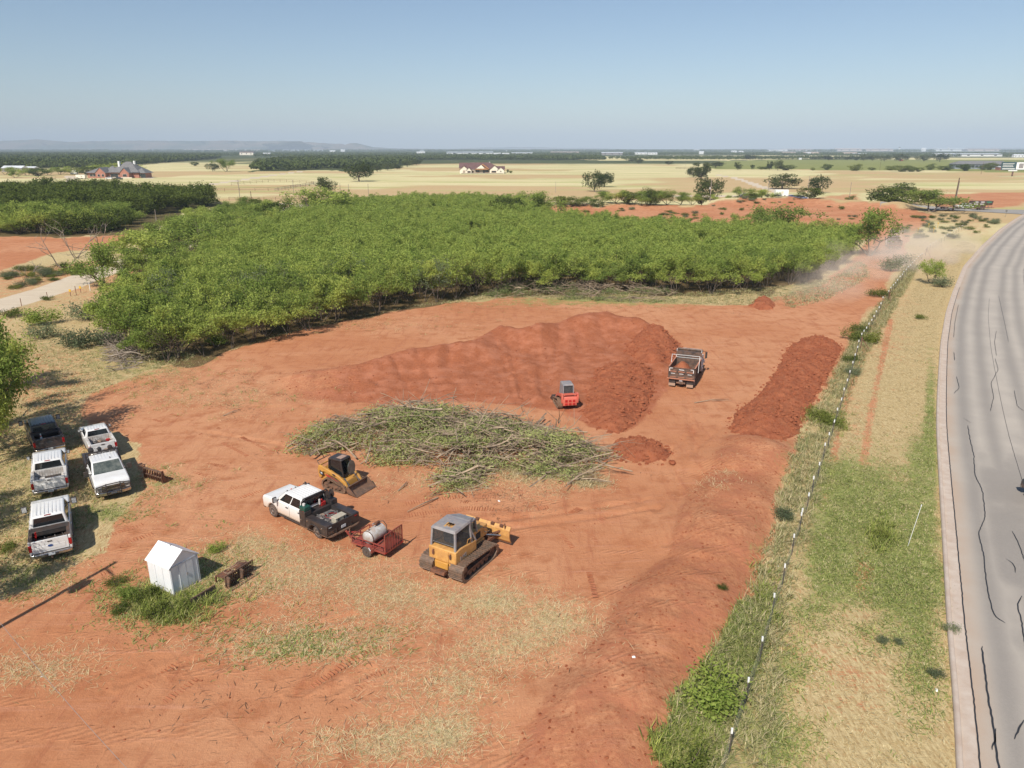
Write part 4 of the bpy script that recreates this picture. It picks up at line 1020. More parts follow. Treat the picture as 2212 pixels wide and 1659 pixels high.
m = MB(); clods(m, [at(1453, 1003)], lambda x, y: .12, r_, .34, .36); tag(m.build("earth_clod", M_CLOD), "lone big red clod just right of the small rounded dirt pile", "clod")

# ------------------------------------------------------------------ grass and litter made of blades
def blade_mat():
    t = NT("grass_blades"); a = t.attr("tint").outputs['Color']
    d = t.n("ShaderNodeBsdfDiffuse"); tr = t.n("ShaderNodeBsdfTranslucent"); mx = t.n("ShaderNodeMixShader")
    t.L(a, d.inputs[0]); t.L(a, tr.inputs[0]); mx.inputs[0].default_value = .3
    t.L(d.outputs[0], mx.inputs[1]); t.L(tr.outputs[0], mx.inputs[2]); t.L(mx.outputs[0], t.out.inputs[0]); return t.m
M_BLADE = blade_mat()
PAL = {'straw': [(.56, .46, .26), (.66, .56, .34), (.46, .37, .19), (.60, .50, .28)], 'green': [(.27, .31, .085), (.38, .40, .13), (.21, .27, .08), (.46, .44, .2)],
       'mix': [(.54, .46, .26), (.33, .33, .14), (.24, .27, .10), (.62, .53, .31), (.44, .40, .2)], 'olive': [(.24, .22, .08), (.30, .26, .10), (.17, .18, .06)], 'twig': [(.16, .11, .075), (.10, .07, .05), (.27, .2, .14)],
       'lush': [(.26, .31, .07), (.37, .40, .1), (.2, .25, .06), (.44, .42, .17)], 'cut': [(.74, .62, .36), (.82, .70, .42), (.50, .46, .22), (.80, .66, .40), (.62, .46, .26)]}
def blades(name, C, L, W, pal, r_, up=.5, label=None, cat="grass", mat=None, wind=(.5, .2), bend=.35):
    """C (n,2) feet; 2-piece bent blades; up 0 = lying, 1 = upright"""
    n = len(C); z0 = height(C[:, 0], C[:, 1])
    an = r_.uniform(0, 2 * pi, n); el = np.clip(r_.normal(up, .22, n), .02, 1.2)
    l = L * r_.uniform(.45, 1.25, n)
    dx = np.cos(an) * np.cos(el) + wind[0] * .35; dy = np.sin(an) * np.cos(el) + wind[1] * .35; dz = np.sin(el) + .02
    d = np.stack([dx, dy, dz], 1); d /= np.linalg.norm(d, axis=1)[:, None]
    d2 = d + np.stack([np.cos(an) * bend, np.sin(an) * bend, -bend * 1.3 * np.ones(n)], 1) * r_.uniform(.2, 1.3, (n, 1)); d2 /= np.linalg.norm(d2, axis=1)[:, None]
    s_ = np.stack([-np.sin(an), np.cos(an), 0 * an], 1) * W * r_.uniform(.6, 1.4, (n, 1)) * .5
    p0 = np.c_[C, z0 - .01]; p1 = p0 + d * l[:, None] * .55; p2 = p1 + d2 * l[:, None] * .45; p2[:, 2] = np.maximum(p2[:, 2], z0 + .015)
    p1[:, 2] = np.maximum(p1[:, 2], z0 + .02)
    V = np.stack([p0 - s_, p0 + s_, p1 + s_, p1 - s_, p2], 1).reshape(-1, 3)
    i = np.arange(n) * 5
    F = np.concatenate([np.stack([i, i + 1, i + 2], 1), np.stack([i, i + 2, i + 3], 1), np.stack([i + 3, i + 2, i + 4], 1)])
    me = np_mesh(name, V, F)
    pal = np.array(PAL[pal]) if isinstance(pal, str) else pal
    c = pal[r_.randint(0, len(pal), n)] * r_.uniform(.8, 1.2, (n, 1))
    c = np.repeat(c, 5, 0); c = np.c_[c, np.ones(len(c))]
    at_ = me.color_attributes.new("tint", 'FLOAT_COLOR', 'POINT'); at_.data.foreach_set('color', c.astype(np.float32).ravel())
    o = newobj(name, me, mat or M_BLADE)
    if label: tag(o, label, cat, kind="stuff")
    return o
def fill(P, n, r_, clump=0, cn=1):
    out = []; lo, hi = P.min(0), P.max(0)
    tot = 0
    while tot < n:
        q = r_.uniform(lo, hi, (n * 3 // max(cn, 1) + 10, 2)); q = q[sdist(q[:, 0], q[:, 1], P) > 0]
        if cn > 1: q = np.repeat(q, cn, 0) + r_.normal(scale=clump, size=(len(q) * cn, 2))
        out.append(q); tot += len(q)
    return np.concatenate(out)[:n]
def gauss(lst, per, r_):
    out = []
    for x, y, rx, ry, n in lst:
        q = np.c_[r_.normal(x, rx * .6, n // 14), r_.normal(y, ry * .6, n // 14)]
        a, b = Gn(q[:, 0], q[:, 1]); q = np.c_[a, b]
        out.append(np.repeat(q, 14, 0) + r_.normal(scale=per, size=(len(q) * 14, 2)))
    return np.concatenate(out)
FENCEBAND = poly([(1440, 1720), (1450, 1560), (1560, 1400), (1615, 1300), (1668, 1130), (1705, 1000), (1740, 920), (1790, 830), (1840, 730), (1905, 650), (1960, 570), (1985, 575), (1925, 680), (1870, 770), (1835, 850), (1800, 950), (1772, 1050), (1750, 1150), (1715, 1250), (1700, 1400), (1680, 1560), (1660, 1720)])
blades("fence_grass", fill(FENCEBAND, 42000, rs, .13, 12), .62, .026, 'mix', rs, .75, "tall dry and green grass growing along the wire fence")
blades("berm_edge_weeds", fill(poly([(1440, 1700), (1448, 1560), (1560, 1400), (1600, 1320), (1630, 1330), (1650, 1420), (1560, 1600), (1540, 1700)]), 17000, rs, .12, 12), .42, .03, 'green', rs, .7, "green and straw weeds where the berm meets the fence")
blades("berm_edge_weeds", fill(poly([(1560, 1400), (1615, 1300), (1640, 1310), (1660, 1400), (1600, 1480), (1520, 1500)]), 9000, rs, .12, 12), .22, .03, 'olive', rs, .6, "olive brown knotty weeds along the lower berm edge")
VG = poly([(1660, 1720), (1700, 1400), (1750, 1150), (1800, 950), (1850, 800), (1930, 690), (2000, 580), (2080, 520), (2110, 530), (2060, 600), (2030, 690), (2020, 850), (2022, 1000), (2035, 1150), (2050, 1400), (2066, 1720)])
blades("verge_grass", fill(VG, 52000, rs, .16, 8), .2, .028, 'straw', rs, .45, "mown pale dry grass between the fence and the kerb")
gv = []
for bx, by, rx, ry, st, gr in VERGE:
    if gr > .2: gv.append((bx, by, rx * .9, ry * .9, int(rx * ry * gr * .9)))
g_ = gauss(gv, .22, rs); g_ = g_[(sdist(g_[:, 0], g_[:, 1], VG) > -.5)]
blades("verge_green_grass", g_, .24, .028, 'green', rs, .55, "low green grass patches in the roadside verge")
sl_ = []
for bx, by, rx, ry, st, gr in BLOBS:
    if st > .2: sl_.append((bx, by, rx, ry, int(rx * ry * st * (1.0 if by > 900 else .9))))
blades("straw_litter", gauss(sl_, .34, rs), .46, .014, 'cut', rs, .04, "pale cut grass strewn over the red dirt", "straw", wind=(.8, .35), bend=.1)
gl_ = [(bx, by, rx, ry, int(rx * ry * gr * .8)) for bx, by, rx, ry, st, gr in BLOBS if gr > .11 and by > 640]
blades("yard_weeds", gauss(gl_, .25, rs), .34, .03, 'green', rs, .45, "patches of green weeds round the shed and the parked pickups")
blades("left_dry_grass", fill(poly([(-100, 1300), (-100, 780), (100, 690), (230, 760), (290, 810), (160, 870), (260, 980), (190, 1130), (120, 1240)]), 26000, rs, .2, 10), .34, .035, 'mix', rs, .55, "dry grass under the left trees and round the pickups")
blades("thicket_edge_grass", fill(poly([(200, 740), (330, 800), (520, 748), (700, 697), (900, 662), (1100, 644), (1300, 650), (1500, 657), (1640, 660), (1740, 640), (1800, 600), (1700, 618), (1460, 634), (1300, 630), (1020, 640), (760, 685), (430, 772), (260, 720)]), 24000, rs, .2, 10), .36, .045, 'mix', rs, .5, "dry grass and weeds along the foot of the thicket")
blades("far_weeds", fill(poly([(1690, 640), (1800, 600), (1860, 560), (1880, 600), (1780, 650), (1700, 668)]), 6000, rs, .25, 10), .5, .06, 'mix', rs, .6, "tall dry weeds at the right end of the thicket")
blades("twig_litter", np.concatenate([gauss([(440, 830, 160, 26, 700), (760, 700, 300, 14, 900), (1100, 665, 250, 10, 500), (1050, 1080, 160, 30, 400), (1450, 668, 160, 10, 300), (600, 870, 200, 40, 350)], .5, rs), gauss([(900, 1450, 500, 140, 210), (1300, 1300, 160, 200, 60), (700, 980, 150, 40, 100), (400, 1500, 300, 100, 70)], 1.4, rs)]), .42, .02, 'twig', rs, .05, "dark twigs and bark strewn over the cleared dirt", "twigs", bend=.1)
blades("tall_clump_grass", gauss([(1905, 1160, 22, 30, 1500), (1470, 1650, 50, 40, 2600), (1800, 915, 24, 18, 900), (1760, 900, 20, 14, 700), (1650, 1310, 20, 60, 900), (330, 1300, 40, 22, 700), (370, 1330, 60, 16, 800), (440, 1300, 50, 20, 500)], .12, rs), .6, .03, 'lush', rs, .85, "lush yellow green grass clumps along the fence and by the shed")

# ------------------------------------------------------------------ heaps of cleared brush
def brush(name, D, h, label, seed, nb, nl, lm, pal='brown', Lb=(1.5, 4.5), green=None, el=2.8):
    r_ = np.random.RandomState(seed); P = poly(D)
    root = empty(name, (0, 0, 0), 0, label, "brush pile")
    def hz(x, y):
        d = sdist(np.array([x]), np.array([y]), P)[0]
        return h * (1 - math.exp(-max(d, 0) / 1.3)) * (.3 + 1.3 * float(vn(x * .55, y * .55, seed)))
    C = fill(P, nb, r_)
    m = MB()
    xm0, xm1 = P[:, 0].min(), P[:, 0].max()
    for x, y in C:
        L = r_.uniform(*Lb) * (.7 + .55 * (x - xm0) / (xm1 - xm0)); an = r_.normal(.15, .75) + (pi if r_.rand() < .5 else 0); z = hz(x, y) * (.45 + .75 * r_.rand() ** .6) + .05 + zg(x, y)
        d = Vector((cos(an), sin(an), r_.normal(0, .16))).normalized(); p = Vector((x, y, z)) - d * L * .5; pts = []
        r0 = r_.uniform(.018, .055) * (1 if r_.rand() < .85 else 1.9)
        for k in range(5):
            pts.append(Vector((p.x, p.y, max(p.z, .04)))); d = (d + Vector(r_.normal(scale=.17, size=3)) + Vector((0, 0, -.05 * (k > 2)))).normalized(); p = p + d * L / 4
        m.tube(pts, [r0 * (1 - .17 * k) for k in range(5)], 4, False)
        for _ in range(2):
            q = pts[2 + r_.randint(0, 2)]; e = (d + Vector(r_.normal(scale=.6, size=3))).normalized()
            m.tube([q, q + e * L * .2, q + e * L * .36 + Vector((0, 0, -.05))], [r0 * .5, r0 * .35, r0 * .2], 3, False)
    m.build("branches", M_BARKP if pal == 'brown' else M_DEAD, root)
    if nl:
        K = fill(P, max(nl // 160, 3), r_); K = K[r_.rand(len(K)) < np.interp(K[:, 0], [P[:, 0].min(), P[:, 0].max()], [1.0, .5])]
        c = []
        for x, y in K:
            an = r_.uniform(-.5, .9); n = 190; t_ = r_.normal(0, .75, n)
            z = hz(x, y) * .95 + zg(x, y)
            c.append(np.c_[x + t_ * cos(an) + r_.normal(0, .28, n), y + t_ * sin(an) + r_.normal(0, .28, n), np.maximum(z + r_.normal(0, .2, n) - abs(t_) * .12, .05)])
        c = np.concatenate(c); V, F = leaves(c, .24, r_, 3.4, .55, .15)
        newobj("foliage", np_mesh("foliage", V, F), lm, root)
    return root
M_WILT = leaf_mat("wilting_brush_leaves", (.22, .27, .09), (.32, .36, .13), (.46, .46, .23), .3, .5)
BR = [(635, 968), (700, 930), (765, 918), (840, 902), (920, 898), (1010, 905), (1080, 922), (1150, 928), (1205, 950), (1262, 968), (1310, 990), (1295, 1030), (1250, 1045), (1180, 1030), (1120, 1015), (1060, 1020), (1020, 1045), (975, 1072), (950, 1060), (965, 1030), (900, 1000), (830, 1010), (800, 985), (720, 985), (650, 985)]
b_ = brush("brush_pile", BR, 1.9, "big heap of pulled mesquite brush in the middle of the cleared dirt", 5, 800, 46000, M_WILT, Lb=(1.6, 4.6))
m = MB()
for a, z0, b, z1, r in (((1195, 935), 0.2, (1202, 905), 1.5, .06), ((1010, 900), .8, (1052, 862), 2.3, .03), ((770, 990), .2, (722, 950), 1.1, .07), ((790, 1000), .2, (802, 950), 1.4, .07), ((1160, 960), .6, (1140, 925), 1.9, .05), ((1240, 1035), .15, (1310, 1038), .2, .07), ((945, 1075), .1, (880, 1105), .1, .05)):
    m.tube([G(*a, z0), (G(*a, z0) + G(*b, z1)) / 2 + Vector((.1, 0, .1)), G(*b, z1)], [r, r * .8, r * .5], 5, False)
m.build("sticks", M_BARKP, b_)
blades("pulled_grass", gauss([(1180, 1005, 40, 20, 4200), (1240, 1025, 36, 12, 1800), (1000, 1035, 40, 20, 2600), (860, 965, 50, 20, 2000), (780, 935, 40, 12, 800), (1130, 1020, 60, 14, 1500), (1270, 1045, 30, 8, 700)], .3, rs), .5, .025, 'straw', rs, .5, "pale pulled grass caught in the big brush pile", "straw")
brush("brush_pile", [(1050, 638), (1100, 618), (1180, 612), (1300, 625), (1400, 630), (1460, 640), (1440, 652), (1350, 655), (1250, 648), (1150, 645), (1080, 648)], 1.1, "low long windrow of cut brush along the foot of the thicket", 8, 300, 15000, M_WILT, Lb=(1.5, 4))
brush("dead_wood_pile", [(222, 700), (238, 690), (262, 740), (285, 770), (290, 795), (262, 800), (240, 778), (228, 740)], 1.6, "grey dead wood pile at the left corner of the thicket", 9, 190, 0, None, 'dead', (1.4, 3.6))
# small loose clods
r_ = np.random.RandomState(77)
for P_, n_, hi_, lab_ in ((PIT, 1500, .13, "loose small clods on the big graded heap"), (BERM, 1300, .09, "loose crumbs of earth on the smooth berm"), (poly([(250, 820), (700, 700), (1500, 670), (1850, 600), (1560, 950), (1450, 1200), (1100, 1650), (-100, 1650), (250, 1220)]), 1500, .07, "small stones and crumbs on the bare dirt")):
    m = MB(); clods(m, fill(P_, n_, r_), zg, r_, .015, hi_); tag(m.build("soil_crumbs", M_CLOD), lab_, "crumbs", kind="stuff")
# stray branches on the dirt
for k, (a, b) in enumerate([((868, 912), (890, 902)), ((482, 898), (520, 884)), ((1500, 870), (1575, 862)), ((1248, 926), (1262, 946)), ((860, 1060), (880, 1040))]):
    m = MB(); p, q = G(*a, .06), G(*b, .08); m.tube([p, (p + q) / 2 + Vector((.15, .1, .12)), q], [.045, .035, .015], 5); m.tube([(p + q) / 2, q + Vector((.1, -.5, .05))], [.025, .01], 4)
    tag(m.build("loose_branch", M_BARKP), ["short broken branch left of the big brush pile's top", "forked branch lying alone left on the dirt", "thin branch on the track below the dump truck", "pale curved branch between the brush pile and the clod ridge", "bent branch at the lower left of the brush pile"][k], "branch")

# prints pressed by crawler tracks and tyres: low ridges of soil
TRK_P = [([(430, 1010), (520, 1030), (640, 1075), (700, 1100)], .8, .32), ([(600, 1000), (760, 1030), (900, 1060), (1020, 1075)], .75, .36), ([(880, 1100), (1000, 1085), (1120, 1090), (1200, 1080)], .85, .5), ([(150, 1190), (240, 1170), (360, 1130), (470, 1080), (560, 1050)], .8, .4),
         ([(210, 1230), (330, 1190), (420, 1160), (480, 1165)], .7, .3), ([(1060, 1190), (1150, 1150), (1260, 1120), (1330, 1080)], .95, .5), ([(330, 1500), (420, 1440), (560, 1400), (700, 1370)], .8, .35), 
         ([(700, 1500), (790, 1440), (900, 1400)], .8, .35), ([(760, 880), (900, 890), (1050, 880), (1150, 880)], .75, .35), ([(1150, 880), (1130, 820), (1110, 760)], .8, .35), ([(1240, 1150), (1300, 1220), (1320, 1300)], .8, .3), ([(350, 900), (480, 940), (620, 1010)], .8, .3)]
V = []; F = []
for P, hw, wd in TRK_P:
    Q, tt = resample(poly(P), .17)
    for sgn in (-1, 1):
        A_ = offset_line(Q, sgn * hw + wd / 2); B_ = offset_line(Q, sgn * hw - wd / 2); C_ = np.roll(A_, -1, 0)
        for k in range(len(Q) - 1):
            if vn(Q[k][0] * .5, Q[k][1] * .5, 9) < .52: continue
            a = A_[k] + rs.normal(0, .015, 2); b = B_[k] + rs.normal(0, .015, 2); d = (A_[k + 1] - A_[k]) * .34; z = zg(*Q[k]); h = .02 + .018 * rs.rand(); n = len(V)
            V += [(a[0], a[1], z - .01), (b[0], b[1], z - .01), (b[0] + d[0], b[1] + d[1], z - .01), (a[0] + d[0], a[1] + d[1], z - .01), (a[0] + d[0] * .5, a[1] + d[1] * .5, z + h), (b[0] + d[0] * .5, b[1] + d[1] * .5, z + h)]
            F += [(0 + n, 1 + n, 5 + n, 4 + n), (2 + n, 3 + n, 4 + n, 5 + n)]
o = newobj("track_prints", np_mesh("track_prints", V, F), ground.data.materials[0]); tag(o, "ladder prints of crawler tracks and tyres in the red dirt", "prints", kind="stuff")
# ================================================================== VEHICLES
WHITE = pm("white_truck_paint", (.80, .80, .79), (.74, .73, .70), rough=.28, spec=.5, scale=1.5, amt=.6, dust=.10, dz=(.45, 1.05, .35), coat=.4)
WHITED = pm("white_paint_mud_splashed", (.80, .80, .79), (.76, .74, .70), rough=.35, scale=1.5, amt=.6, dust=.08, dz=(.55, 1.35, .75), dcol=(.52, .36, .22), coat=.3)
BLACKP = pm("dark_slate_truck_paint", (.028, .036, .046), (.04, .048, .055), rough=.3, scale=2, dust=.16, dz=(.45, 1.1, .5), coat=.4)
GLASS = pm("tinted_glass", (.012, .014, .016), rough=.06, spec=.6)
GLASSW = pm("windscreen_glass", (.05, .065, .06), (.16, .17, .15), rough=.06, spec=.6, scale=2.2, amt=.6)
CHROME = pm("dusty_chrome", (.62, .60, .57), (.45, .42, .38), rough=.22, metal=.9, scale=5, dust=.15)
BLK = pm("black_plastic", (.022, .022, .023), (.035, .033, .03), rough=.6, scale=5, dust=.12)
BLKM = pm("black_painted_steel", (.02, .02, .022), (.035, .034, .034), rough=.38, scale=3, dust=.10)
TYRE = pm("dusty_tyre_rubber", (.05, .047, .043), (.15, .10, .075), rough=.92, scale=6, amt=.9)
RIM = pm("dull_alloy_rim", (.45, .44, .42), (.30, .26, .22), rough=.4, metal=.6, scale=6)
REDL = pm("red_lamp_lens", (.42, .01, .015), (.25, .01, .01), rough=.2, spec=.6)
LAMP = pm("clear_lamp_lens", (.55, .56, .56), (.25, .26, .27), rough=.15, spec=.6, scale=12)
PLATE = pm("white_number_plate", (.72, .73, .72), (.35, .40, .45), rough=.5, scale=22, amt=.7)
SEAM = pm("panel_gap", (.03, .03, .03), rough=.8)
BEDL = pm("ribbed_bed_liner_white", (.66, .65, .62), (.45, .42, .38), rough=.6, scale=3, dust=.2)
BEDB = pm("black_bed_liner", (.03, .03, .03), (.07, .05, .04), rough=.8, scale=4, dust=.25)
RUST = pm("rusty_steel", (.20, .075, .035), (.09, .045, .03), rough=.85, scale=6, dust=.1)
DARKST = pm("worn_dark_steel", (.10, .075, .06), (.20, .12, .08), rough=.7, metal=.3, scale=5, dust=.35)
def wheel(parent, x, y, r, wd, rim=RIM, name="wheel", z=None):
    s_ = 1 if x > 0 else -1; z = r if z is None else z; a, b = x - wd / 2, x + wd / 2
    m = MB(); m.lathe([(a, r * .60), (a, r * .88), (a + wd * .12, r * .98), (a + wd * .3, r), (b - wd * .3, r), (b - wd * .12, r * .98), (b, r * .88), (b, r * .60)], 'X', (0, y, z), 22)
    w_ = m.build(name, TYRE, parent, smooth_=True)
    m = MB(); o = x + s_ * wd / 2
    pr = [(o - s_ * .06, r * .60), (o + s_ * .004, r * .62), (o + s_ * .004, r * .55), (o - s_ * .05, r * .46), (o - s_ * .03, r * .2), (o + s_ * .012, r * .17), (o + s_ * .015, r * .02)]
    m.lathe(pr, 'X', (0, y, z), 18); m.build("rim", rim, w_, smooth_=True)
    m = MB()
    for k in range(8): an = k * pi / 4; m.cm = 0; m.lathe([(o - s_ * .035, r * .055), (o - s_ * .02, r * .05)], 'X', (0, y + cos(an) * r * .36, z + sin(an) * r * .36), 8)
    m.build("rim_hole", BLK, w_)
    return w_
def arch(cy, r, z0, n=9, flip=False):
    e = math.asin(min(.99, max(-.99, (z0 - .41) / r)))
    p = [(cy + r * cos(pi - e - (pi - 2 * e) * k / n), .41 + r * sin(pi - e - (pi - 2 * e) * k / n)) for k in range(n + 1)]
    return p[::-1] if flip else p
def facept(Q, u, v):  # Q: bl, br, tr, tl
    a = Q[0] * (1 - u) + Q[1] * u; b = Q[3] * (1 - u) + Q[2] * u
    return a * (1 - v) + b * v
def pane(m, Q, u0, u1, v0, v1, off=.012, t=.02):
    Q = [Vector(q) for q in Q]; n = (Q[1] - Q[0]).cross(Q[3] - Q[0]).normalized()
    p = [facept(Q, u, v) for u, v in ((u0, v0), (u1, v0), (u1, v1), (u0, v1))]
    m.hexa([q - n * t for q in p] + [q + n * off for q in p])
def pickup(name, label, paint, W=2.03, H=1.93, wb=3.95, r=.41, bed=1.72, fo=.95, ro=1.15, bumper=None, liner=None, mirror=.30, bedded=True, glass=GLASSW, rimm=RIM, cat="pickup truck", group=None, doors=2, low=0.0):
    root = empty(name, (0, 0, 0), 0, label, cat, group)
    yf, yr = wb / 2 + fo, -wb / 2 - ro; yc = yr + bed + .08; yw = wb / 2 - .42; hz = 1.29 - low; bz = 1.35 - low
    m = MB()
    pts = [(yc, .46)] + arch(wb / 2, .50, .46) + [(yf - .06, .50), (yf, .62), (yf, 1.08 - low), (yf - .05, hz - .06), (yf - .16, hz), (yf - .7, hz + .03), (yw, bz + .02), (yc, bz)]
    m.prism(pts, -W / 2, W / 2)
    m.build("body", paint, root, bevel=.09, seg=3)
    # cabin
    xb, xt = W / 2 - .05, W / 2 - .19
    B = [(-xb, yc + .02, bz - .04), (xb, yc + .02, bz - .04), (xb, yw + .03, bz - .02), (-xb, yw + .03, bz - .02)]
    T = [(-xt, yc + .12, H - .03), (xt, yc + .12, H - .03), (xt, yw - .78, H), (-xt, yw - .78, H)]
    m = MB(); m.hexa(B + T)
    cabn = m.build("cabin", paint, root, bevel=.09, seg=3)
    m = MB()
    for k in range(-3, 4):
        m.b2(k * .19 - .05, k * .19 + .05, yc + .3, yw - .95, H - .03, H + .004)
    m.build("roof_ribs", paint, cabn, bevel=.004)
    m = MB(); pane(m, [B[0], B[1], T[1], T[0]], .09, .91, .16, .88); m.build("rear_window", GLASS, root)
    m = MB(); pane(m, [B[2], B[3], T[3], T[2]], .05, .95, .08, .93); m.build("windshield", glass, root)
    L = yw - yc; f0 = (.08, .47) if doors == 2 else None
    for s_ in (-1, 1):
        Q = [B[1], B[2], T[2], T[1]] if s_ > 0 else [B[3], B[0], T[0], T[3]]
        segs = ((.06, .44), (.48, .87)) if doors == 2 else ((.06, .26), (.3, .85))
        for a, b in segs:
            if s_ < 0: a, b = 1 - b, 1 - a
            m = MB(); pane(m, Q, a, b, .12, .90); m.build("side_window", GLASS, root)
        m = MB()
        for a in ((yc + .06, yc + L * .47, yw - .12) if doors == 2 else (yc + .5, yw - .12)): m.b2(s_ * (W / 2 - .01), s_ * (W / 2 + .004), a - .008, a + .008, .55, bz)
        m.b2(s_ * (W / 2 - .01), s_ * (W / 2 + .004), yc + .06, yw - .1, .56, .575)
        m.build("door_seam", SEAM, root)
        for a in ((yc + .2, yc + L * .47 + .2) if doors == 2 else (yc + .68,)):
            m = MB(); m.box((s_ * (W / 2 + .02), a, 1.14 - low), (.05, .2, .05)); m.build("door_handle", BLK if paint is not WHITE else paint, root)
        m = MB(); m.tube([(s_ * (xb - .03), yw - .22, bz + .02), (s_ * (W / 2 + mirror * .55), yw - .25, bz + .08)], .035, 6)
        m.box((s_ * (W / 2 + mirror * .62), yw - .25, bz + .12), (mirror * .72, .12, mirror * .95)); mi_ = m.build("mirror", BLK, root, bevel=.02)
        m = MB(); m.box((s_ * (W / 2 + mirror * .62), yw - .315, bz + .12), (mirror * .55, .012, mirror * .75)); m.build("mirror_glass", LAMP, mi_)
        m = MB(); m.b2(s_ * (W / 2 - .34), s_ * (W / 2 - .02), yf - .12, yf + .015, .84, 1.10 - low); m.build("headlight", LAMP, root, bevel=.02)
        m = MB(); m.tube([(s_ * (W / 2 - .02), yc + .1, .40), (s_ * (W / 2 - .02), yw - .25, .40)], .055, 8); m.build("side_step", BLK, root)
    m = MB(); m.b2(-W / 2 + .36, W / 2 - .36, yf - .08, yf + .02, .62, 1.03 - low)
    gr = m.build("grille", BLK, root)
    m = MB()
    for k in range(4): m.b2(-W / 2 + .38, W / 2 - .38, yf + .015, yf + .035, .68 + k * .09, .71 + k * .09)
    m.build("grille_bar", CHROME, gr)
    m = MB(); m.prismz([(-W / 2, yf - .18), (W / 2, yf - .18), (W / 2 - .02, yf + .02), (W / 2 - .35, yf + .13), (-W / 2 + .35, yf + .13), (-W / 2 + .02, yf + .02)], .42, .64); m.build("front_bumper", bumper or CHROME, root, bevel=.03)
    wy = [(wb / 2), (-wb / 2)]
    for y in wy:
        for x in (-W / 2 + .15, W / 2 - .15): wheel(root, x, y, r, .27, rimm)
    m = MB(); m.b2(-W / 2 + .35, W / 2 - .35, yr + .2, yf - .3, .38, .56); m.b2(-.9, .9, wb / 2 - .08, wb / 2 + .08, .34, .46); m.b2(-.8, .8, -wb / 2 - .08, -wb / 2 + .08, .34, .46); m.build("chassis", BLK, root)
    m = MB()
    for y in wy: m.b2(-W / 2 + .32, W / 2 - .32, y - .55, y + .55, .5, .92)
    m.build("wheel_housing", BLK, root)
    if bedded:
        lz = bz + .03; ly = liner or paint
        for s_ in (-1, 1):
            m = MB(); pts = [(yr, .56)] + arch(-wb / 2, .50, .48) + [(yc - .03, .48), (yc - .03, lz), (yr, lz - .01)]
            m.prism(pts, s_ * (W / 2 - .13), s_ * W / 2); m.build("bed_side", paint, root, bevel=.035)
            m = MB(); m.b2(s_ * (W / 2 - .19), s_ * (W / 2 - .125), yr + .06, yc - .05, .78, lz + .012); m.b2(s_ * (W / 2 - .14), s_ * (W / 2 - .02), yr + .1, yc - .1, lz - .01, lz + .02); m.b2(s_ * (W / 2 - .36), s_ * (W / 2 - .15), -wb / 2 - .42, -wb / 2 + .42, .76, 1.0); m.build("bed_liner", ly, root)
            m = MB(); m.b2(s_ * (W / 2 - .15), s_ * (W / 2 + .006), yr - .025, yr + .13, .80, 1.20 - low * .6); m.build("tail_light", REDL, root, bevel=.02)
        m = MB(); m.b2(-W / 2 + .1, W / 2 - .1, yr + .05, yc - .03, .74, .80)
        for k in range(-5, 6): m.b2(k * .135 - .03, k * .135 + .03, yr + .08, yc - .12, .79, .815)
        m.build("bed_floor", ly, root)
        m = MB(); m.b2(-W / 2 + .12, W / 2 - .12, yc - .12, yc - .04, .78, lz)
        for k in range(-5, 6): m.b2(k * .15 - .035, k * .15 + .035, yc - .135, yc - .11, .82, lz - .04)
        m.build("bed_front_wall", ly, root)
        m = MB(); m.b2(-W / 2 + .15, W / 2 - .15, yr - .02, yr + .06, .66, lz + .005); m.b2(-W / 2 + .3, W / 2 - .3, yr - .03, yr, .78, 1.04)
        tg = m.build("tailgate", paint, root, bevel=.02)
        m = MB(); m.b2(-.11, .11, yr - .045, yr - .02, lz - .14, lz - .09); m.build("tailgate_handle", BLK, tg)
        m = MB(); m.prismz([(-W / 2 + .02, yr + .15), (-W / 2 + .04, yr - .12), (-W / 2 + .3, yr - .2), (W / 2 - .3, yr - .2), (W / 2 - .04, yr - .12), (W / 2 - .02, yr + .15)], .46, .64); bp = m.build("rear_bumper", bumper or CHROME, root, bevel=.03)
        m = MB(); m.b2(-.34, .34, yr - .21, yr - .17, .5, .6); m.build("bumper_step", BLK, bp)
        m = MB(); m.b2(-.16, .16, yr - .225, yr - .2, .51, .66); m.build("number_plate", PLATE, root)
        m = MB(); m.b2(-.035, .035, yr - .4, yr - .1, .40, .47); m.tube([(0, yr - .37, .47), (0, yr - .37, .55)], .03, 8); m.build("tow_hitch", DARKST, root)
        m = MB(); m.b2(-.16, .16, yc + .13, yc + .17, H - .05, H - .01); m.build("brake_light", REDL, cabn)
    return root, dict(yf=yf, yr=yr, yc=yc, yw=yw, bz=bz, W=W, H=H)
def by_rear(root, Lp, Rp, z, yr):
    a, b = G(*Lp, z), G(*Rp, z); d = (b - a); ang = atan2(d.y, d.x) + radians(6.5); mid = (a + b) / 2
    fx, fy = -sin(ang), cos(ang)
    x, y = mid.x - fx * yr, mid.y - fy * yr
    root.location = (x, y, zg(x, y)); root.rotation_euler = (0, 0, ang)
    return ang
def world(root, p):
    M = Matrix.Translation(root.location) @ root.rotation_euler.to_matrix().to_4x4(); return M @ Vector(p)
def loose(name, m, mat_, root, label, cat, bevel=0, **k):
    """a thing lying in or on a vehicle: built in that vehicle's frame, kept top-level"""
    o = m.build(name, mat_, None, bevel=bevel, **k); o.location = root.location; o.rotation_euler = root.rotation_euler
    return tag(o, label, cat)
ORANGE = pm("orange_cone_plastic", (.75, .09, .02), rough=.5); CONEW = pm("reflective_white", (.8, .8, .78), rough=.4)
TOOLS = pm("mixed_tool_metal", (.35, .33, .32), (.05, .045, .04), rough=.5, metal=.3, scale=9, amt=.7, dust=.1)
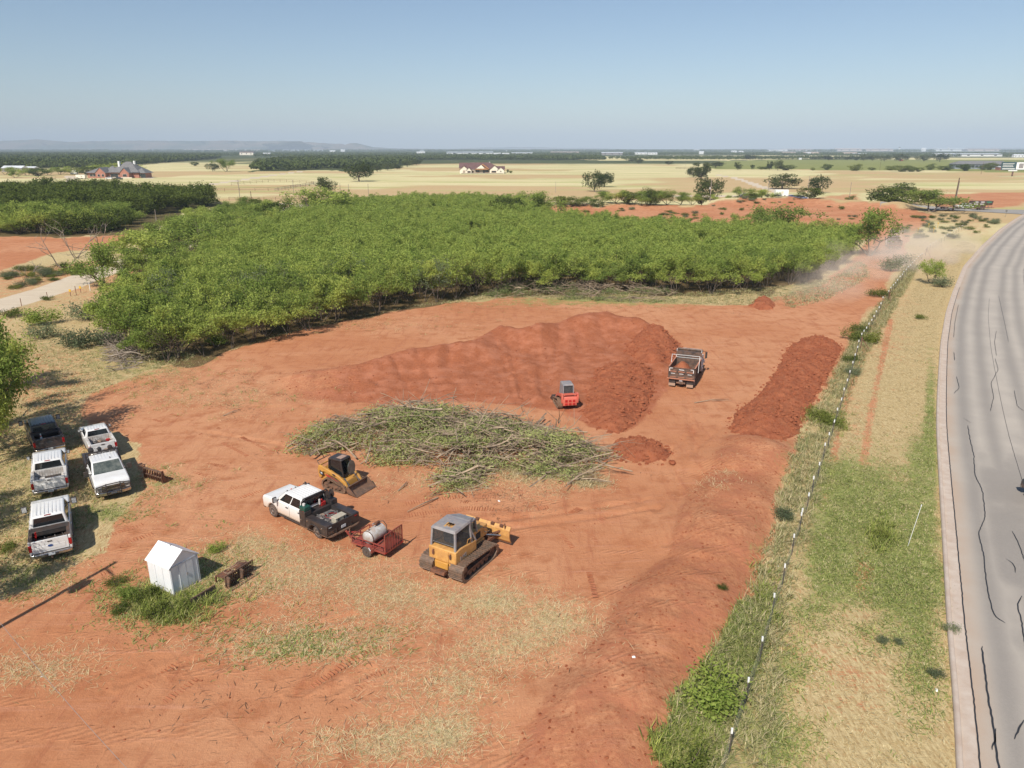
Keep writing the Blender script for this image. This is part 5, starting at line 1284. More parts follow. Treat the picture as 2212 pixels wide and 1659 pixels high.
CANVAS = pm("dusty_canvas", (.36, .26, .19), (.18, .13, .10), rough=.95, scale=7); REDP = pm("bright_red_paint", (.50, .02, .02), (.35, .02, .015), rough=.35)
BLUEP = pm("blue_plastic", (.03, .07, .22), rough=.5); GREENP = pm("dark_green_paint", (.015, .07, .05), rough=.4)
def junk(root, x0, x1, y0, y1, z, n, seed, label, name="tool_heap"):
    r_ = np.random.RandomState(seed); e = empty(name, tuple(root.location), root.rotation_euler.z, label, "tools")
    m = MB()
    for _ in range(n):
        x, y = r_.uniform(x0, x1), r_.uniform(y0, y1); L = r_.uniform(.15, .5); a = r_.uniform(0, 6.28)
        p = Vector((x, y, z + r_.uniform(.02, .16))); q = Vector((min(max(x + cos(a) * L, x0), x1), min(max(y + sin(a) * L, y0), y1), z + r_.uniform(.03, .3)))
        m.tube([p, (p + q) / 2 + Vector((0, 0, .03)), q], r_.uniform(.012, .03), 5)
    m.build("tool", TOOLS, e)
    for k in range(max(2, n // 9)):
        m = MB(); m.box((r_.uniform(x0 + .1, x1 - .1), r_.uniform(y0 + .1, y1 - .1), z + .09), (r_.uniform(.18, .4), r_.uniform(.12, .3), r_.uniform(.1, .2)), rz=r_.uniform(0, 3), tp=(.85, .85))
        m.build("container", [CANVAS, TOOLS, BEDL, REDP][k % 4], e, bevel=.02)
    return e
# --- white pickup, lower left, with bed tool box
t1, g1 = pickup("pickup_truck", "white pickup with tow mirrors and a black bed tool box, nearest the camera", WHITE, H=2.0, wb=4.0, mirror=.42, liner=BEDB)
by_rear(t1, (62, 1186), (155, 1169), 1.0, g1['yr'])
m = MB(); m.b2(-.92, .92, g1['yc'] - .62, g1['yc'] - .14, 1.12, 1.36); m.b2(-.94, .94, g1['yc'] - .64, g1['yc'] - .12, 1.36, 1.41); loose("bed_tool_box", m, BLK, t1, "black tool box across the bed of the nearest white pickup", "tool box", bevel=.02)
junk(t1, -.7, .7, g1['yr'] + .15, g1['yc'] - .7, .82, 26, 3, "jumble of tools and canvas in the bed of the nearest white pickup")
m = MB(); m.box((-.68, g1['yc'] - .85, 1.15), (.09, .09, .55), ry=.15); m.tube([(-.68, g1['yc'] - .85, 1.4), (-.62, g1['yc'] - .95, 1.55)], .03, 6); loose("farm_jack", m, REDP, t1, "red farm jack standing in the left of the nearest white pickup's bed", "jack")
# badge: plain dark oval
m = MB(); m.lathe([(g1['yr'] - .045, .13), (g1['yr'] - .028, .13)], 'Y', (0, 0, 0), 16)
b_ = m.build("tailgate_badge", BLUEP, [c for c in t1.children if c.name.startswith('tailgate')][0]); b_.scale = (1, 1, .5); b_.location = (0, 0, 1.0)
# --- white pickup in the middle of the left row, bare bed
t2, g2 = pickup("pickup_truck", "white pickup with an open empty white bed, in the middle of the left row", WHITE, W=2.05, H=1.92, wb=3.75, bumper=CHROME, liner=BEDL, mirror=.26)
by_rear(t2, (72, 1050), (142.5, 1039), 1.0, g2['yr'])
m = MB(); m.box((-.42, g2['yc'] - .75, .93), (.34, .5, .22), rz=.2); loose("cardboard_box", m, BEDL, t2, "small pale box lying in the bed of the middle white pickup", "box", bevel=.015)
# --- dark pickup at the top of the left row
t3, g3 = pickup("pickup_truck", "dark slate pickup with a traffic cone in its bed, under the left trees", BLACKP, W=2.0, H=1.93, wb=3.95, mirror=.40, liner=BEDB)
by_rear(t3, (74.5, 974), (142.5, 962), .55, g3['yr'])
m = MB(); m.b2(-.9, .9, g3['yc'] - .5, g3['yc'] - .14, 1.2, 1.36); loose("bed_tool_box", m, BLK, t3, "black tool box behind the cab of the dark pickup", "tool box", bevel=.02)
m = MB(); m.cm = 0; m.b2(-.55, -.19, g3['yr'] + .75, g3['yr'] + 1.11, .82, .85); m.lathe([(.85, .14), (1.1, .09)], 'Z', (-.37, g3['yr'] + .93, 0), 14); m.cm = 1; m.lathe([(1.1, .088), (1.28, .06)], 'Z', (-.37, g3['yr'] + .93, 0), 14); m.cm = 0; m.lathe([(1.28, .06), (1.36, .045)], 'Z', (-.37, g3['yr'] + .93, 0), 14); m.cm = 1; m.lathe([(1.36, .045), (1.5, .03)], 'Z', (-.37, g3['yr'] + .93, 0), 14)
loose("traffic_cone", m, [ORANGE, CONEW], t3, "orange and white traffic cone standing in the dark pickup's bed", "cone")
junk(t3, -.1, .7, g3['yr'] + .2, g3['yr'] + 1.2, .82, 16, 5, "tools and cans in the bed of the dark pickup")
m = MB(); m.lathe([(.83, .1), (1.03, .1), (1.06, .05)], 'Z', (.05, g3['yr'] + .7, 0), 12); loose("fuel_can", m, REDP, t3, "small red can beside the cone in the dark pickup's bed", "can")
# --- small white pickup with a tyre
t4, g4 = pickup("pickup_truck", "small white pickup with a loose tyre in its bed", WHITE, W=1.82, H=1.74, wb=3.2, r=.36, bed=1.85, fo=.85, ro=1.0, mirror=.22, liner=BEDL, doors=1, low=.10)
by_rear(t4, (194.5, 972), (252.0, 962), .9, g4['yr'])
m = MB(); n = 24; RT = .44; rt = .12; vs = []; fs = []
for a in range(n):
    for b in range(10):
        A, B_ = 2 * pi * a / n, 2 * pi * b / 10; vs.append(((RT - .12 + rt * cos(B_)) * cos(A), (RT - .12 + rt * cos(B_)) * sin(A), rt * sin(B_) * 1.0))
for a in range(n):
    for b in range(10): fs.append((a * 10 + b, ((a + 1) % n) * 10 + b, ((a + 1) % n) * 10 + (b + 1) % 10, a * 10 + (b + 1) % 10))
m.T = Matrix.Translation((.02, g4['yr'] + .6, 1.05)) @ Matrix.Rotation(-.32, 4, 'X'); m.add(vs, fs)
loose("spare_rubber_ring", m, TYRE, t4, "bare tyre lying in the bed of the small white pickup", "tyre", smooth_=True)
junk(t4, -.6, .6, g4['yr'] + 1.0, g4['yc'] - .2, .82, 12, 8, "small items at the front of the small white pickup's bed")
m = MB(); m.lathe([(.82, .13), (1.12, .15)], 'Z', (.5, g4['yr'] + 1.1, 0), 14); loose("bucket", m, REDP, t4, "red bucket in the right of the small white pickup's bed", "bucket")
# --- white truck with grille guard, facing the camera
t5, g5 = pickup("work_truck", "white work truck with a chrome grille guard, facing the camera", WHITE, W=2.05, H=1.98, wb=4.1, mirror=.40, bedded=False, bed=2.3)
a, b = G(210.3, 1072, .5), G(283.3, 1056, .5); d = b - a; ang = atan2(d.y, d.x) + radians(2); mid = (a + b) / 2
fx, fy = sin(ang), -cos(ang); ff = g5['yf'] + .1
t5.location = (mid.x - fx * ff, mid.y - fy * ff, zg(mid.x, mid.y)); t5.rotation_euler = (0, 0, ang + pi)
yf = g5['yf']
m = MB()
for s_ in (-1, 1):
    m.tube([(s_ * .42, yf + .2, .42), (s_ * .42, yf + .22, 1.0), (s_ * .40, yf + .12, 1.22)], .035, 8)
    for z in (.74, .86, .98): m.tube([(s_ * .42, yf + .2, z), (s_ * .98, yf + .12, z)], .022, 6)
    m.tube([(s_ * .98, yf + .12, .72), (s_ * 1.0, yf + .1, 1.02)], .03, 6); m.tube([(s_ * .18, yf + .18, 1.1), (s_ * .30, yf + .2, .8)], .02, 6)
m.tube([(-.98, yf + .1, 1.05), (-.4, yf + .16, 1.18), (.4, yf + .16, 1.18), (.98, yf + .1, 1.05)], .035, 8)
for z in (.62, .78, .5): m.tube([(-.42, yf + .21, z), (.42, yf + .21, z)], .024, 6)
m.build("grille_guard", BLKM, t5)
m = MB(); m.b2(-.16, .16, yf + .15, yf + .17, .48, .62); m.build("number_plate", PLATE, t5)
m = MB(); yc5 = g5['yc']; yr5 = g5['yr']; m.b2(-1.1, 1.1, yr5, yc5 - .06, .92, 1.0)
for s_ in (-1, 1): m.b2(s_ * .72, s_ * 1.1, yr5 + .1, yc5 - .1, .55, 1.35)
m.build("flat_bed", BLKM, t5, bevel=.02)
m = MB()
for s_ in (-1, 1): m.bar((s_ * 1.02, yc5 - .1, .9), (s_ * .98, yc5 - .1, 2.02), .07)
m.bar((-1.02, yc5 - .1, 2.02), (1.02, yc5 - .1, 2.02), .08); m.bar((-1.0, yc5 - .1, 1.6), (1.0, yc5 - .1, 1.6), .06)
for k in range(-3, 4): m.bar((k * .26, yc5 - .1, 1.1), (k * .26, yc5 - .1, 2.0), .03)
m.build("headache_rack", BLKM, t5)
for k, (x, z, rr) in enumerate(((-.55, 2.1, .16), (.1, 2.12, .13), (.62, 2.15, .18))):
    m = MB(); m.lathe([(-.12, rr * .6), (-.1, rr), (.1, rr), (.12, rr * .6)], 'Y', (x, yc5 - .3, z), 14); loose("hose_reel", m, BLKM, t5, ["left hose reel above the cab of the white truck facing the camera", "middle hose reel above the cab of the white truck facing the camera", "right hose reel above the cab of the white truck facing the camera"][(2, 1, 0)[k]], "hose reel")
junk(t5, -.95, .95, yr5 + .2, yc5 - .4, 1.35, 30, 12, "welding gear piled on the bed of the white truck facing the camera")
# dashboard papers seen through the windscreen are in the glass tint; small roof aerial
m = MB(); m.tube([(-.3, g5['yw'] - 1.0, 1.97), (-.3, g5['yw'] - 1.05, 2.08)], .03, 6); m.build("aerial", BLK, t5)
# --- crew cab service truck
t6, g6 = pickup("service_truck", "white crew cab service truck with a black steel utility bed, hitched to the red trailer", WHITED, W=2.02, H=2.0, wb=4.3, bedded=False, bed=2.45, ro=1.15, mirror=.36, r=.42)
ang = radians(52.6); t6.location = (-12.46, 40.09, zg(-12.46, 40.09)); t6.rotation_euler = (0, 0, ang)
yc, yr = g6['yc'], g6['yr']
for x in (-.74, .74): wheel(t6, x, -2.15, .42, .25, RIM, "inner_wheel")
for s_ in (-1, 1):
    m = MB()
    m.b2(s_ * 1.2, s_ * .72, yc - .62, yc - .06, .55, 1.52)                     # tall front box
    ar = arch(-2.15, .52, .55, flip=False)
    pts = [(yr, .55)] + ar + [(yc - .63, .55), (yc - .63, 1.22), (yr, 1.22)]
    m.prism(pts, s_ * 1.2, s_ * .72)
    sb = m.build("side_box", BLKM, t6, bevel=.02)
    m = MB()
    for y0, y1, z0, z1 in ((yc - .58, yc - .1, .62, 1.44), (yr + .1, yr + .55, .62, 1.12), (yc - 1.15, yc - .68, .95, 1.14)): m.b2(s_ * 1.19, s_ * 1.212, y0, y1, z0, z1)
    m.build("box_door", BLKM, sb, bevel=.01)
    m = MB()
    for y, z in ((yc - .2, .95), (yr + .45, .95), (yc - .8, 1.06)): m.lathe([(s_ * 1.20, .045), (s_ * 1.23, .045)], 'X', (0, y, z), 10)
    m.build("latch", CHROME, sb)
    m = MB(); m.bar((s_ * 1.21, yr + .02, .55), (s_ * 1.21, yc - .1, .55), .04); m.build("trim_rail", DARKST, sb)
    m = MB(); m.tube([(s_ * 1.22, -2.15 + .56 * cos(a), .42 + .56 * sin(a)) for a in np.linspace(.1, pi - .1, 9)], .03, 5); m.build("fender_lip", BLKM, sb)
m = MB(); m.b2(-.72, .72, yr + .02, yc - .06, .9, .95); m.build("bed_deck", TOOLS, t6)
m = MB(); m.b2(-1.2, 1.2, yr - .02, yr + .04, .62, 1.2); tb = m.build("tail_board", BLKM, t6, bevel=.01)
m = MB(); m.prismz([(-1.2, yr - .02), (-.9, yr - .16), (.9, yr - .16), (1.2, yr - .02)], .5, .58); m.build("rear_bumper", DARKST, t6)
m = MB(); m.b2(-.16, .16, yr - .045, yr - .02, .72, .88); m.build("number_plate", PLATE, t6)
for s_ in (-1, 1):
    m = MB(); m.b2(s_ * .85, s_ * 1.05, yr - .04, yr - .02, 1.05, 1.10); m.build("tail_light", REDL if s_ > 0 else LAMP, t6)
    m = MB(); m.bar((s_ * .55, yr - .05, .5), (s_ * .55, yr - .05, .9), .05); m.build("bumper_bracket", BLKM, t6)
# mud-spattered lettering panel at the lower left of the tail board: a few pale strokes
m = MB()
for k in range(5): m.bar((-1.08 + k * .07, yr - .025, .70), (-1.05 + k * .07, yr - .025, .82), .02)
m.bar((-1.1, yr - .025, .66), (-.72, yr - .025, .68), .02); m.build("tail_board_decal", DARKST, tb)
m = MB()
for s_ in (-1, 1): m.bar((s_ * 1.0, yc - .08, .95), (s_ * .96, yc - .08, 1.95), .07)
m.tube([(-.97, yc - .08, 1.9), (-.85, yc - .08, 2.07), (.85, yc - .08, 2.07), (.97, yc - .08, 1.9)], .05, 8); m.bar((-.95, yc - .08, 1.3), (.95, yc - .08, 1.3), .06)
for s_ in (-1, 1): m.b2(s_ * .98, s_ * .68, yc - .1, yc - .06, 1.3, 1.98)
m.b2(-.7, .7, yc - .1, yc - .06, 1.86, 2.02); m.build("headache_rack", BLKM, t6)
m = MB(); m.b2(-.70, .70, yc - .6, yc - .12, .96, 1.3); m.build("cross_box", BLKM, t6, bevel=.02)
for k in range(5):
    m = MB(); m.box((-.6 + k * .3, g6['yw'] - .72, 2.0), (.07, .05, .035)); m.build("cab_marker_light", ORANGE if k % 2 else BLK, t6)
m = MB(); m.tube([(.62, g6['yw'] - .9, 2.0), (.62, g6['yw'] - .9, 2.14)], .07, 8); m.build("roof_beacon", BLK, t6)
m = MB(); m.box((-.95, yc - .34, 1.66), (.46, .5, .28)); loose("generator", m, GREENP, t6, "dark green engine pack on the left front box of the service truck", "generator", bevel=.04)
m = MB(); m.lathe([(1.52, .1), (1.66, .1)], 'Z', (-1.08, yc - .42, 0), 12); loose("fuel_cap_can", m, REDP, t6, "small red can beside the green engine pack on the service truck", "can")
m = MB(); m.lathe([(1.8, .09), (1.92, .09), (1.95, .05)], 'Z', (-.98, yc - .3, 0), 12); loose("white_canister", m, BEDL, t6, "white canister on top of the green engine pack", "canister")
m = MB(); m.lathe([(-.16, .24), (-.13, .24), (-.12, .1), (.12, .1), (.13, .24), (.16, .24)], 'X', (.92, yc - .3, 1.82), 20); m.bar((.76, yc - .3, 1.5), (.76, yc - .3, 1.82), .05); m.bar((1.08, yc - .3, 1.5), (1.08, yc - .3, 1.82), .05); loose("hose_reel", m, BLKM, t6, "black hose reel on the right front box of the service truck", "hose reel")
m = MB(); m.box((.35, yc - .28, 1.42), (.32, .26, .24)); m.tube([(.3, yc - .28, 1.5), (.3, yc - .3, 1.72)], .05, 8); loose("fuel_pump", m, REDP, t6, "red pump behind the rack of the service truck", "pump", bevel=.03)
m = MB(); m.tube([(.12, yc - .32, 1.45), (.1, yc - .35, 1.78)], .06, 8); loose("filter_canister", m, BEDL, t6, "white filter canister beside the red pump", "filter")
def coil(m, c, r, n, rad, r_):
    pts = [(c[0] + r * (1 + .15 * sin(a * 1.7)) * cos(a), c[1] + r * sin(a), c[2] + .02 * a / 6 + .02 * sin(a * 3)) for a in np.linspace(0, 2 * pi * n, 14 * n)]
    m.tube(pts, rad, 5)
m = MB(); coil(m, (-.2, yc - 1.0, .99), .3, 3, .022, 0); coil(m, (.3, yc - 1.1, .99), .26, 3, .018, 0); coil(m, (-.35, yc - 1.5, .98), .25, 2, .018, 0); loose("hose_coils", m, TOOLS, t6, "coils of grey hose and cable on the service truck's deck", "hoses")
m = MB(); coil(m, (.1, yc - 1.35, 1.0), .34, 2, .02, 0); loose("air_hose", m, REDP, t6, "red air hose looped on the service truck's deck", "hose")
e = empty("cool_box", tuple(t6.location), ang, "tan cool box at the back of the service truck's deck", "cool box")
CB = pm("tan_cooler_plastic", (.46, .42, .33), (.40, .35, .27), rough=.6, dust=.1)
m = MB(); m.box((.05, yr + .42, 1.10), (.78, .44, .30)); m.build("box", CB, e, bevel=.03); m = MB(); m.box((.05, yr + .42, 1.29), (.82, .48, .08)); m.build("lid", CB, e, bevel=.03)
m = MB(); m.b2(-.2, -.12, yr + .175, yr + .2, 1.12, 1.3); m.b2(.22, .3, yr + .175, yr + .2, 1.12, 1.3); m.build("latch", BLK, e)
junk(t6, -.6, .6, yr + .6, yc - .8, .96, 26, 21, "chrome tools and fittings strewn on the service truck's deck")
# ------------------------------------------------------------------ red utility trailer with tank
TR = pm("faded_red_trailer_paint", (.30, .035, .028), (.22, .05, .035), rough=.6, scale=5, dust=.25)
tr = empty("utility_trailer", (-6.6, 36.2, zg(-6.6, 36.2)), radians(59.4), "small red utility trailer with an upright mesh ramp gate", "trailer")
D0, D1 = .42, .5
m = MB(); m.b2(-.74, .74, .0, 2.45, D0, D1); m.build("deck", TR, tr)
m = MB()
for x in (-.76, .76):
    m.bar((x, 0, .45), (x, 2.45, .45), .07, .1); m.bar((x, 0, .86), (x, 2.45, .86), .045)
    for y in (.03, .8, 1.6, 2.42): m.bar((x, y, .45), (x, y, .86), .045)
    for y in (.4, 1.95): m.bar((x, y - .3, .5), (x, y, .84), .02); m.bar((x, y, .84), (x, y + .3, .5), .02)
m.bar((-.76, 2.45, .86), (.76, 2.45, .86), .045); m.bar((-.76, 2.45, .45), (.76, 2.45, .45), .08)
for x in (0,): m.bar((x, 2.45, .45), (x, 2.45, .86), .045)
m.build("rail_frame", TR, tr)
m = MB(); m.bar((-.6, 2.4, .42), (0, 3.55, .44), .07); m.bar((.6, 2.4, .42), (0, 3.55, .44), .07); m.tube([(0, 3.5, .46), (0, 3.72, .48)], .06, 8); m.build("tongue", TR, tr)
m = MB(); m.tube([(0, 3.3, .1), (0, 3.3, .75)], .035, 8); m.build("jack_stand", CHROME, tr)
m = MB()
for a, b in (((-.74, 0, .42), (.74, 0, .42)), ((-.74, 0, 1.55), (.74, 0, 1.55)), ((-.74, 0, .42), (-.74, 0, 1.55)), ((.74, 0, .42), (.74, 0, 1.55))): m.bar(a, b, .045)
for k in range(1, 7): m.bar((-.74 + k * 1.48 / 7, 0, .42), (-.74 + k * 1.48 / 7, 0, 1.55), .028)
gt_ = m.build("ramp_gate", TR, tr)
m = MB()
for k in range(30): z = .44 + k * .037; m.bar((-.73, 0.012, z), (.73, .012, z), .007)
for k in range(36): x = -.73 + k * .0417; m.bar((x, .012, .44), (x, .012, 1.53), .006)
m.build("gate_mesh", RUST, gt_)
for s_ in (-1, 1):
    wheel(tr, s_ * .93, 1.15, .33, .2, BLK)
    m = MB(); c = [(1.15 + .42 * cos(a), .33 + .42 * sin(a)) for a in np.linspace(.12, pi - .12, 8)]; c2 = [(1.15 + .39 * cos(a), .33 + .39 * sin(a)) for a in np.linspace(pi - .12, .12, 8)]
    m.prism(c + c2, s_ * .79, s_ * 1.06); fd = m.build("fender", TR, tr)
m = MB(); m.prism([(.77, .55), (.9, .72), (.94, .68), (.81, .5)], -1.075, -1.062); m.build("fender_sticker", PLATE, tr)
m = MB(); m.tube([(-.9, 1.15, .33), (.9, 1.15, .33)], .04, 8); m.build("axle", DARKST, tr)
for s_ in (-1, 1): m = MB(); m.b2(s_ * .66, s_ * .78, -.04, .0, .44, .5); m.build("tail_light", REDL, tr)
TANKM = pm("scuffed_grey_tank_paint", (.52, .54, .55), (.36, .30, .24), rough=.55, scale=3, amt=.6, bump=.2, dust=.25)
tk = empty("fuel_tank", tuple(tr.location), tr.rotation_euler.z, "grey cylindrical tank with a pump on top, lying across the red trailer", "tank")
m = MB(); m.lathe([(-.62, .10), (-.6, .3), (-.55, .37), (-.52, .39), (.62, .39), (.66, .35), (.72, .28), (.73, .1)], 'X', (0, 1.42, .92), 28); m.build("barrel", TANKM, tk, smooth_=True)
m = MB(); m.lathe([(-.54, .405), (-.50, .405)], 'X', (0, 1.42, .92), 28); m.build("rim_band", DARKST, tk)
m = MB(); m.b2(-.4, -.3, 1.1, 1.74, .5, .66); m.b2(.4, .5, 1.1, 1.74, .5, .66); m.build("cradle", TR, tk)
m = MB(); m.tube([(.22, 1.42, 1.28), (.22, 1.42, 1.42)], .04, 8); m.box((.22, 1.42, 1.47), (.2, .16, .14)); m.box((.42, 1.42, 1.46), (.14, .12, .18)); m.build("pump", RUST, tk, bevel=.02)
m = MB(); m.tube([(.1, 1.42, 1.5), (-.02, 1.42, 1.6), (-.1, 1.4, 1.5)], .03, 6); m.build("pump_handle", CHROME, tk)
m = MB(); m.tube([(.45, 1.35, 1.5), (.56, 1.2, 1.56), (.62, 1.02, 1.3), (.6, .98, .9), (.4, .95, .6), (0, .9, .55), (-.3, .85, .56)], .022, 6); m.build("hose", BLK, tk)
m = MB(); m.tube([(-.4, 1.42, 1.28), (-.4, 1.42, 1.42)], .035, 8); m.build("filler_cap", RUST, tk)
# ================================================================== MACHINES
YEL = pm("worn_yellow_paint", (.60, .30, .05), (.50, .25, .05), rough=.5, scale=3, dust=.28, bump=.1)
YELB = pm("faded_dozer_yellow", (.66, .36, .10), (.50, .24, .07), rough=.55, scale=3.5, dust=.3, bump=.15)
GRYP = pm("weathered_grey_cab_paint", (.20, .21, .235), (.30, .29, .28), rough=.6, scale=3, dust=.25)
REDM = pm("faded_coral_red_paint", (.66, .13, .09), (.55, .14, .09), rough=.5, scale=4, dust=.2)
TRK = pm("dusty_track_rubber", (.16, .10, .065), (.24, .14, .085), rough=.9, scale=7)
TRKS = pm("worn_steel_track", (.12, .095, .075), (.20, .14, .10), rough=.6, metal=.35, scale=5, dust=.35)
REDC = pm("red_cylinder_guard", (.40, .02, .02), rough=.4)
SCREEN = pm("dark_cab_mesh", (.03, .032, .035), (.08, .08, .075), rough=.6, scale=14)
def capsule(L, h, n=8):
    r = h / 2
    p = [(L / 2 - r + r * sin(a), r - r * cos(a)) for a in np.linspace(0, pi, n)] + [(-L / 2 + r - r * sin(a), r + r * cos(a)) for a in np.linspace(0, pi, n)]
    return p
def track(parent, x0, x1, loop, mat_t, mat_f, lug=.03, pitch=.16, wheels=(), name="track"):
    """loop: list of (y,z) outer outline, closed"""
    P = np.array(loop); P = np.vstack([P, P[:1]]); s_ = np.r_[0, np.cumsum(np.linalg.norm(np.diff(P, axis=0), axis=1))]
    nseg = int(s_[-1] / pitch)
    m = MB(); inner = P[:-1].mean(0) + (P[:-1] - P[:-1].mean(0)) * .90
    n = len(P) - 1; vs = [(x, p[0], p[1]) for x in (x0, x1) for p in P[:-1]] + [(x, p[0], p[1]) for x in (x0, x1) for p in inner]; fs = []
    for i in range(n):
        j = (i + 1) % n
        fs += [(i, j, n + j, n + i), (2 * n + i, 3 * n + i, 3 * n + j, 2 * n + j), (i, 2 * n + i, 2 * n + j, j), (n + i, n + j, 3 * n + j, 3 * n + i)]
    m.add(vs, fs)
    for k in range(nseg):
        q = (k + .5) * s_[-1] / nseg; y = np.interp(q, s_, P[:, 0]); z = np.interp(q, s_, P[:, 1]); y2 = np.interp(min(q + .02, s_[-1]), s_, P[:, 0]); z2 = np.interp(min(q + .02, s_[-1]), s_, P[:, 1])
        a = atan2(z2 - z, y2 - y); m.box(((x0 + x1) / 2, y + sin(a) * lug * .3, z - cos(a) * lug * .3), (abs(x1 - x0) * 1.01, pitch * .42, lug * 1.6), rx=a)
    t_ = m.build(name, mat_t, parent)
    m = MB(); xm0, xm1 = x0 + (x1 - x0) * .2, x0 + (x1 - x0) * .8
    for y, z, r in wheels: m.lathe([(xm0 if x0 < x1 else xm1, r), (xm1 if x0 < x1 else xm0, r)], 'X', (0, y, z), 14)
    ys_ = [w_[0] for w_ in wheels]; m.b2(xm0, xm1, min(ys_), max(ys_), min(w_[1] for w_ in wheels) + .05, min(w_[1] for w_ in wheels) + .22)
    m.build("roller_frame", mat_f, t_); return t_
# --- bulldozer
bd = empty("bulldozer", (-2.85, 35.3, zg(-2.85, 35.3)), radians(-30.7), "yellow crawler bulldozer with a grey screened cab and raised straight blade", "bulldozer")
loop = [(-1.55, .12), (-1.25, .0), (1.25, .0), (1.6, .12), (1.83, .38), (1.78, .66), (1.55, .80), (.2, .90), (-1.2, 1.02), (-1.55, .98), (-1.80, .78), (-1.84, .40)]
for x0, x1 in ((-1.38, -.53), (.53, 1.38)):
    track(bd, x0, x1, loop, TRKS, DARKST, .045, .19, [(-1.42, .52, .36), (1.42, .42, .30), (-.8, .24, .15), (-.4, .24, .15), (0, .24, .15), (.4, .24, .15), (.8, .24, .15)])
m = MB(); m.b2(-.52, .52, -1.6, 1.7, .42, .95); m.build("belly_frame", YELB, bd, bevel=.03)
m = MB(); m.prism([(.05, .95), (2.05, .95), (2.1, 1.1), (2.05, 1.62), (.05, 1.72)], -.46, .46); hd = m.build("engine_hood", YELB, bd, bevel=.04)
m = MB(); m.b2(-.40, .40, 2.08, 2.14, 1.0, 1.55); m.build("radiator_guard", DARKST, hd)
m = MB()
for s_ in (-1, 1): m.b2(s_ * .463, s_ * .475, .9, 1.35, 1.12, 1.5)
m.build("hood_panel", SEAM, hd)
m = MB(); m.tube([(.2, 1.15, 1.65), (.2, 1.15, 2.25), (.2, 1.05, 2.36)], .06, 8); m.build("exhaust", DARKST, bd)
m = MB(); m.prism([(-1.62, .98), (-1.62, 1.70), (-1.1, 1.75), (.35, 1.55), (.35, .98)], -.88, .88); rb = m.build("rear_body", YELB, bd, bevel=.05)
m = MB()
for x in (-.55, .55): m.tube([(x, -1.63, 1.55), (x, -1.68, 1.5), (x, -1.66, 1.3)], .06, 8)
m.build("rear_lamp", RUST, rb)
m = MB(); m.b2(-.42, .42, -1.66, -1.62, 1.02, 1.62); m.build("rear_panel", YELB, rb, bevel=.01)
m = MB()   # model lettering on the side, worn strokes
for s_ in (-1, 1):
    for k, st in enumerate([((0, 0), (.16, 0)), ((0, 0), (0, .2)), ((.04, .1), (.14, .1)), ((.22, 0), (.22, .2)), ((.22, .2), (.34, 0)), ((.34, 0), (.34, .2)), ((.42, 0), (.42, .2)), ((.42, .2), (.54, .2)), ((.42, 0), (.54, 0)), ((.54, 0), (.54, .1))]):
        (a, b), (c, d) = st; m.bar((s_ * .888, -1.2 + a, 1.12 + b), (s_ * .888, -1.2 + c, 1.12 + d), .022)
m.build("side_lettering", GRYP, rb)
m = MB(); m.prism([(-1.75, .62), (-1.45, .45), (-1.2, .45), (-1.2, 1.0), (-1.75, 1.0)], -.42, .42); m.build("rear_plate", YEL, bd, bevel=.03)
m = MB(); m.prism([(-2.0, .38), (-1.6, .34), (-1.6, .52), (-1.95, .55)], -.55, .35); m.build("drawbar", RUST, bd, bevel=.02)
m = MB()   # ROPS cab: posts, roof with slope, front sweeps
for s_ in (-1, 1):
    m.bar((s_ * .80, -1.55, 1.0), (s_ * .72, -1.40, 2.75), .11); m.bar((s_ * .82, -.05, 1.5), (s_ * .72, -.10, 2.75), .10)
    m.bar((s_ * .72, -.1, 2.66), (s_ * .52, .75, 2.52), .08); m.bar((s_ * .52, .75, 2.52), (s_ * .46, 1.0, 1.6), .08); m.bar((s_ * .82, .35, 1.5), (s_ * .74, -.12, 2.4), .09)
m.bar((-.52, .75, 2.52), (.52, .75, 2.52), .08); m.bar((-.74, -1.45, 1.95), (.74, -1.45, 1.95), .05)
m.build("cab_frame", GRYP, bd)
m = MB(); m.hexa([(-.80, -1.52, 2.70), (.80, -1.52, 2.70), (.78, -.02, 2.72), (-.78, -.02, 2.72), (-.72, -1.42, 2.84), (.72, -1.42, 2.84), (.72, -.10, 2.86), (-.72, -.10, 2.86)])
m.hexa([(-.78, -.02, 2.70), (.78, -.02, 2.70), (.50, .62, 2.58), (-.50, .62, 2.58), (-.72, -.08, 2.85), (.72, -.08, 2.85), (.48, .6, 2.66), (-.48, .6, 2.66)])
cr_ = m.build("cab_roof", GRYP, bd, bevel=.03)
m = MB()
for k in range(7): m.box((-.1 + .1 * k * .6, -.95 + (k % 3) * .12, 2.846), (.13, .55 - .05 * (k % 4), .008), rz=.1)
m.build("bare_roof_patch", YELB, cr_)
m = MB(); G0, G1 = 1.72, 2.66
def mesh_panel(m, a, b, c, d, n=14):
    a, b, c, d = map(Vector, (a, b, c, d))
    for k in range(n + 1): t = k / n; m.bar(a.lerp(b, t), d.lerp(c, t), .012); m.bar(a.lerp(d, t), b.lerp(c, t), .012)
mesh_panel(m, (-.74, -1.49, 1.98), (.74, -1.49, 1.98), (.70, -1.43, G1), (-.70, -1.43, G1), 22)
for s_ in (-1, 1): mesh_panel(m, (s_ * .80, -1.40, 1.75), (s_ * .80, -.25, 1.62), (s_ * .72, -.2, G1), (s_ * .72, -1.35, G1), 20)
m.build("cab_screen", SCREEN, bd)
m = MB(); m.box((0, -.75, 1.85), (.55, .5, .14)); m.box((0, -1.02, 2.15), (.52, .14, .6)); st_ = m.build("seat", BLUEP, bd, bevel=.05)
m = MB(); m.b2(-.75, .75, -.25, .2, 1.55, 1.9); m.build("console", BLK, bd, bevel=.03)
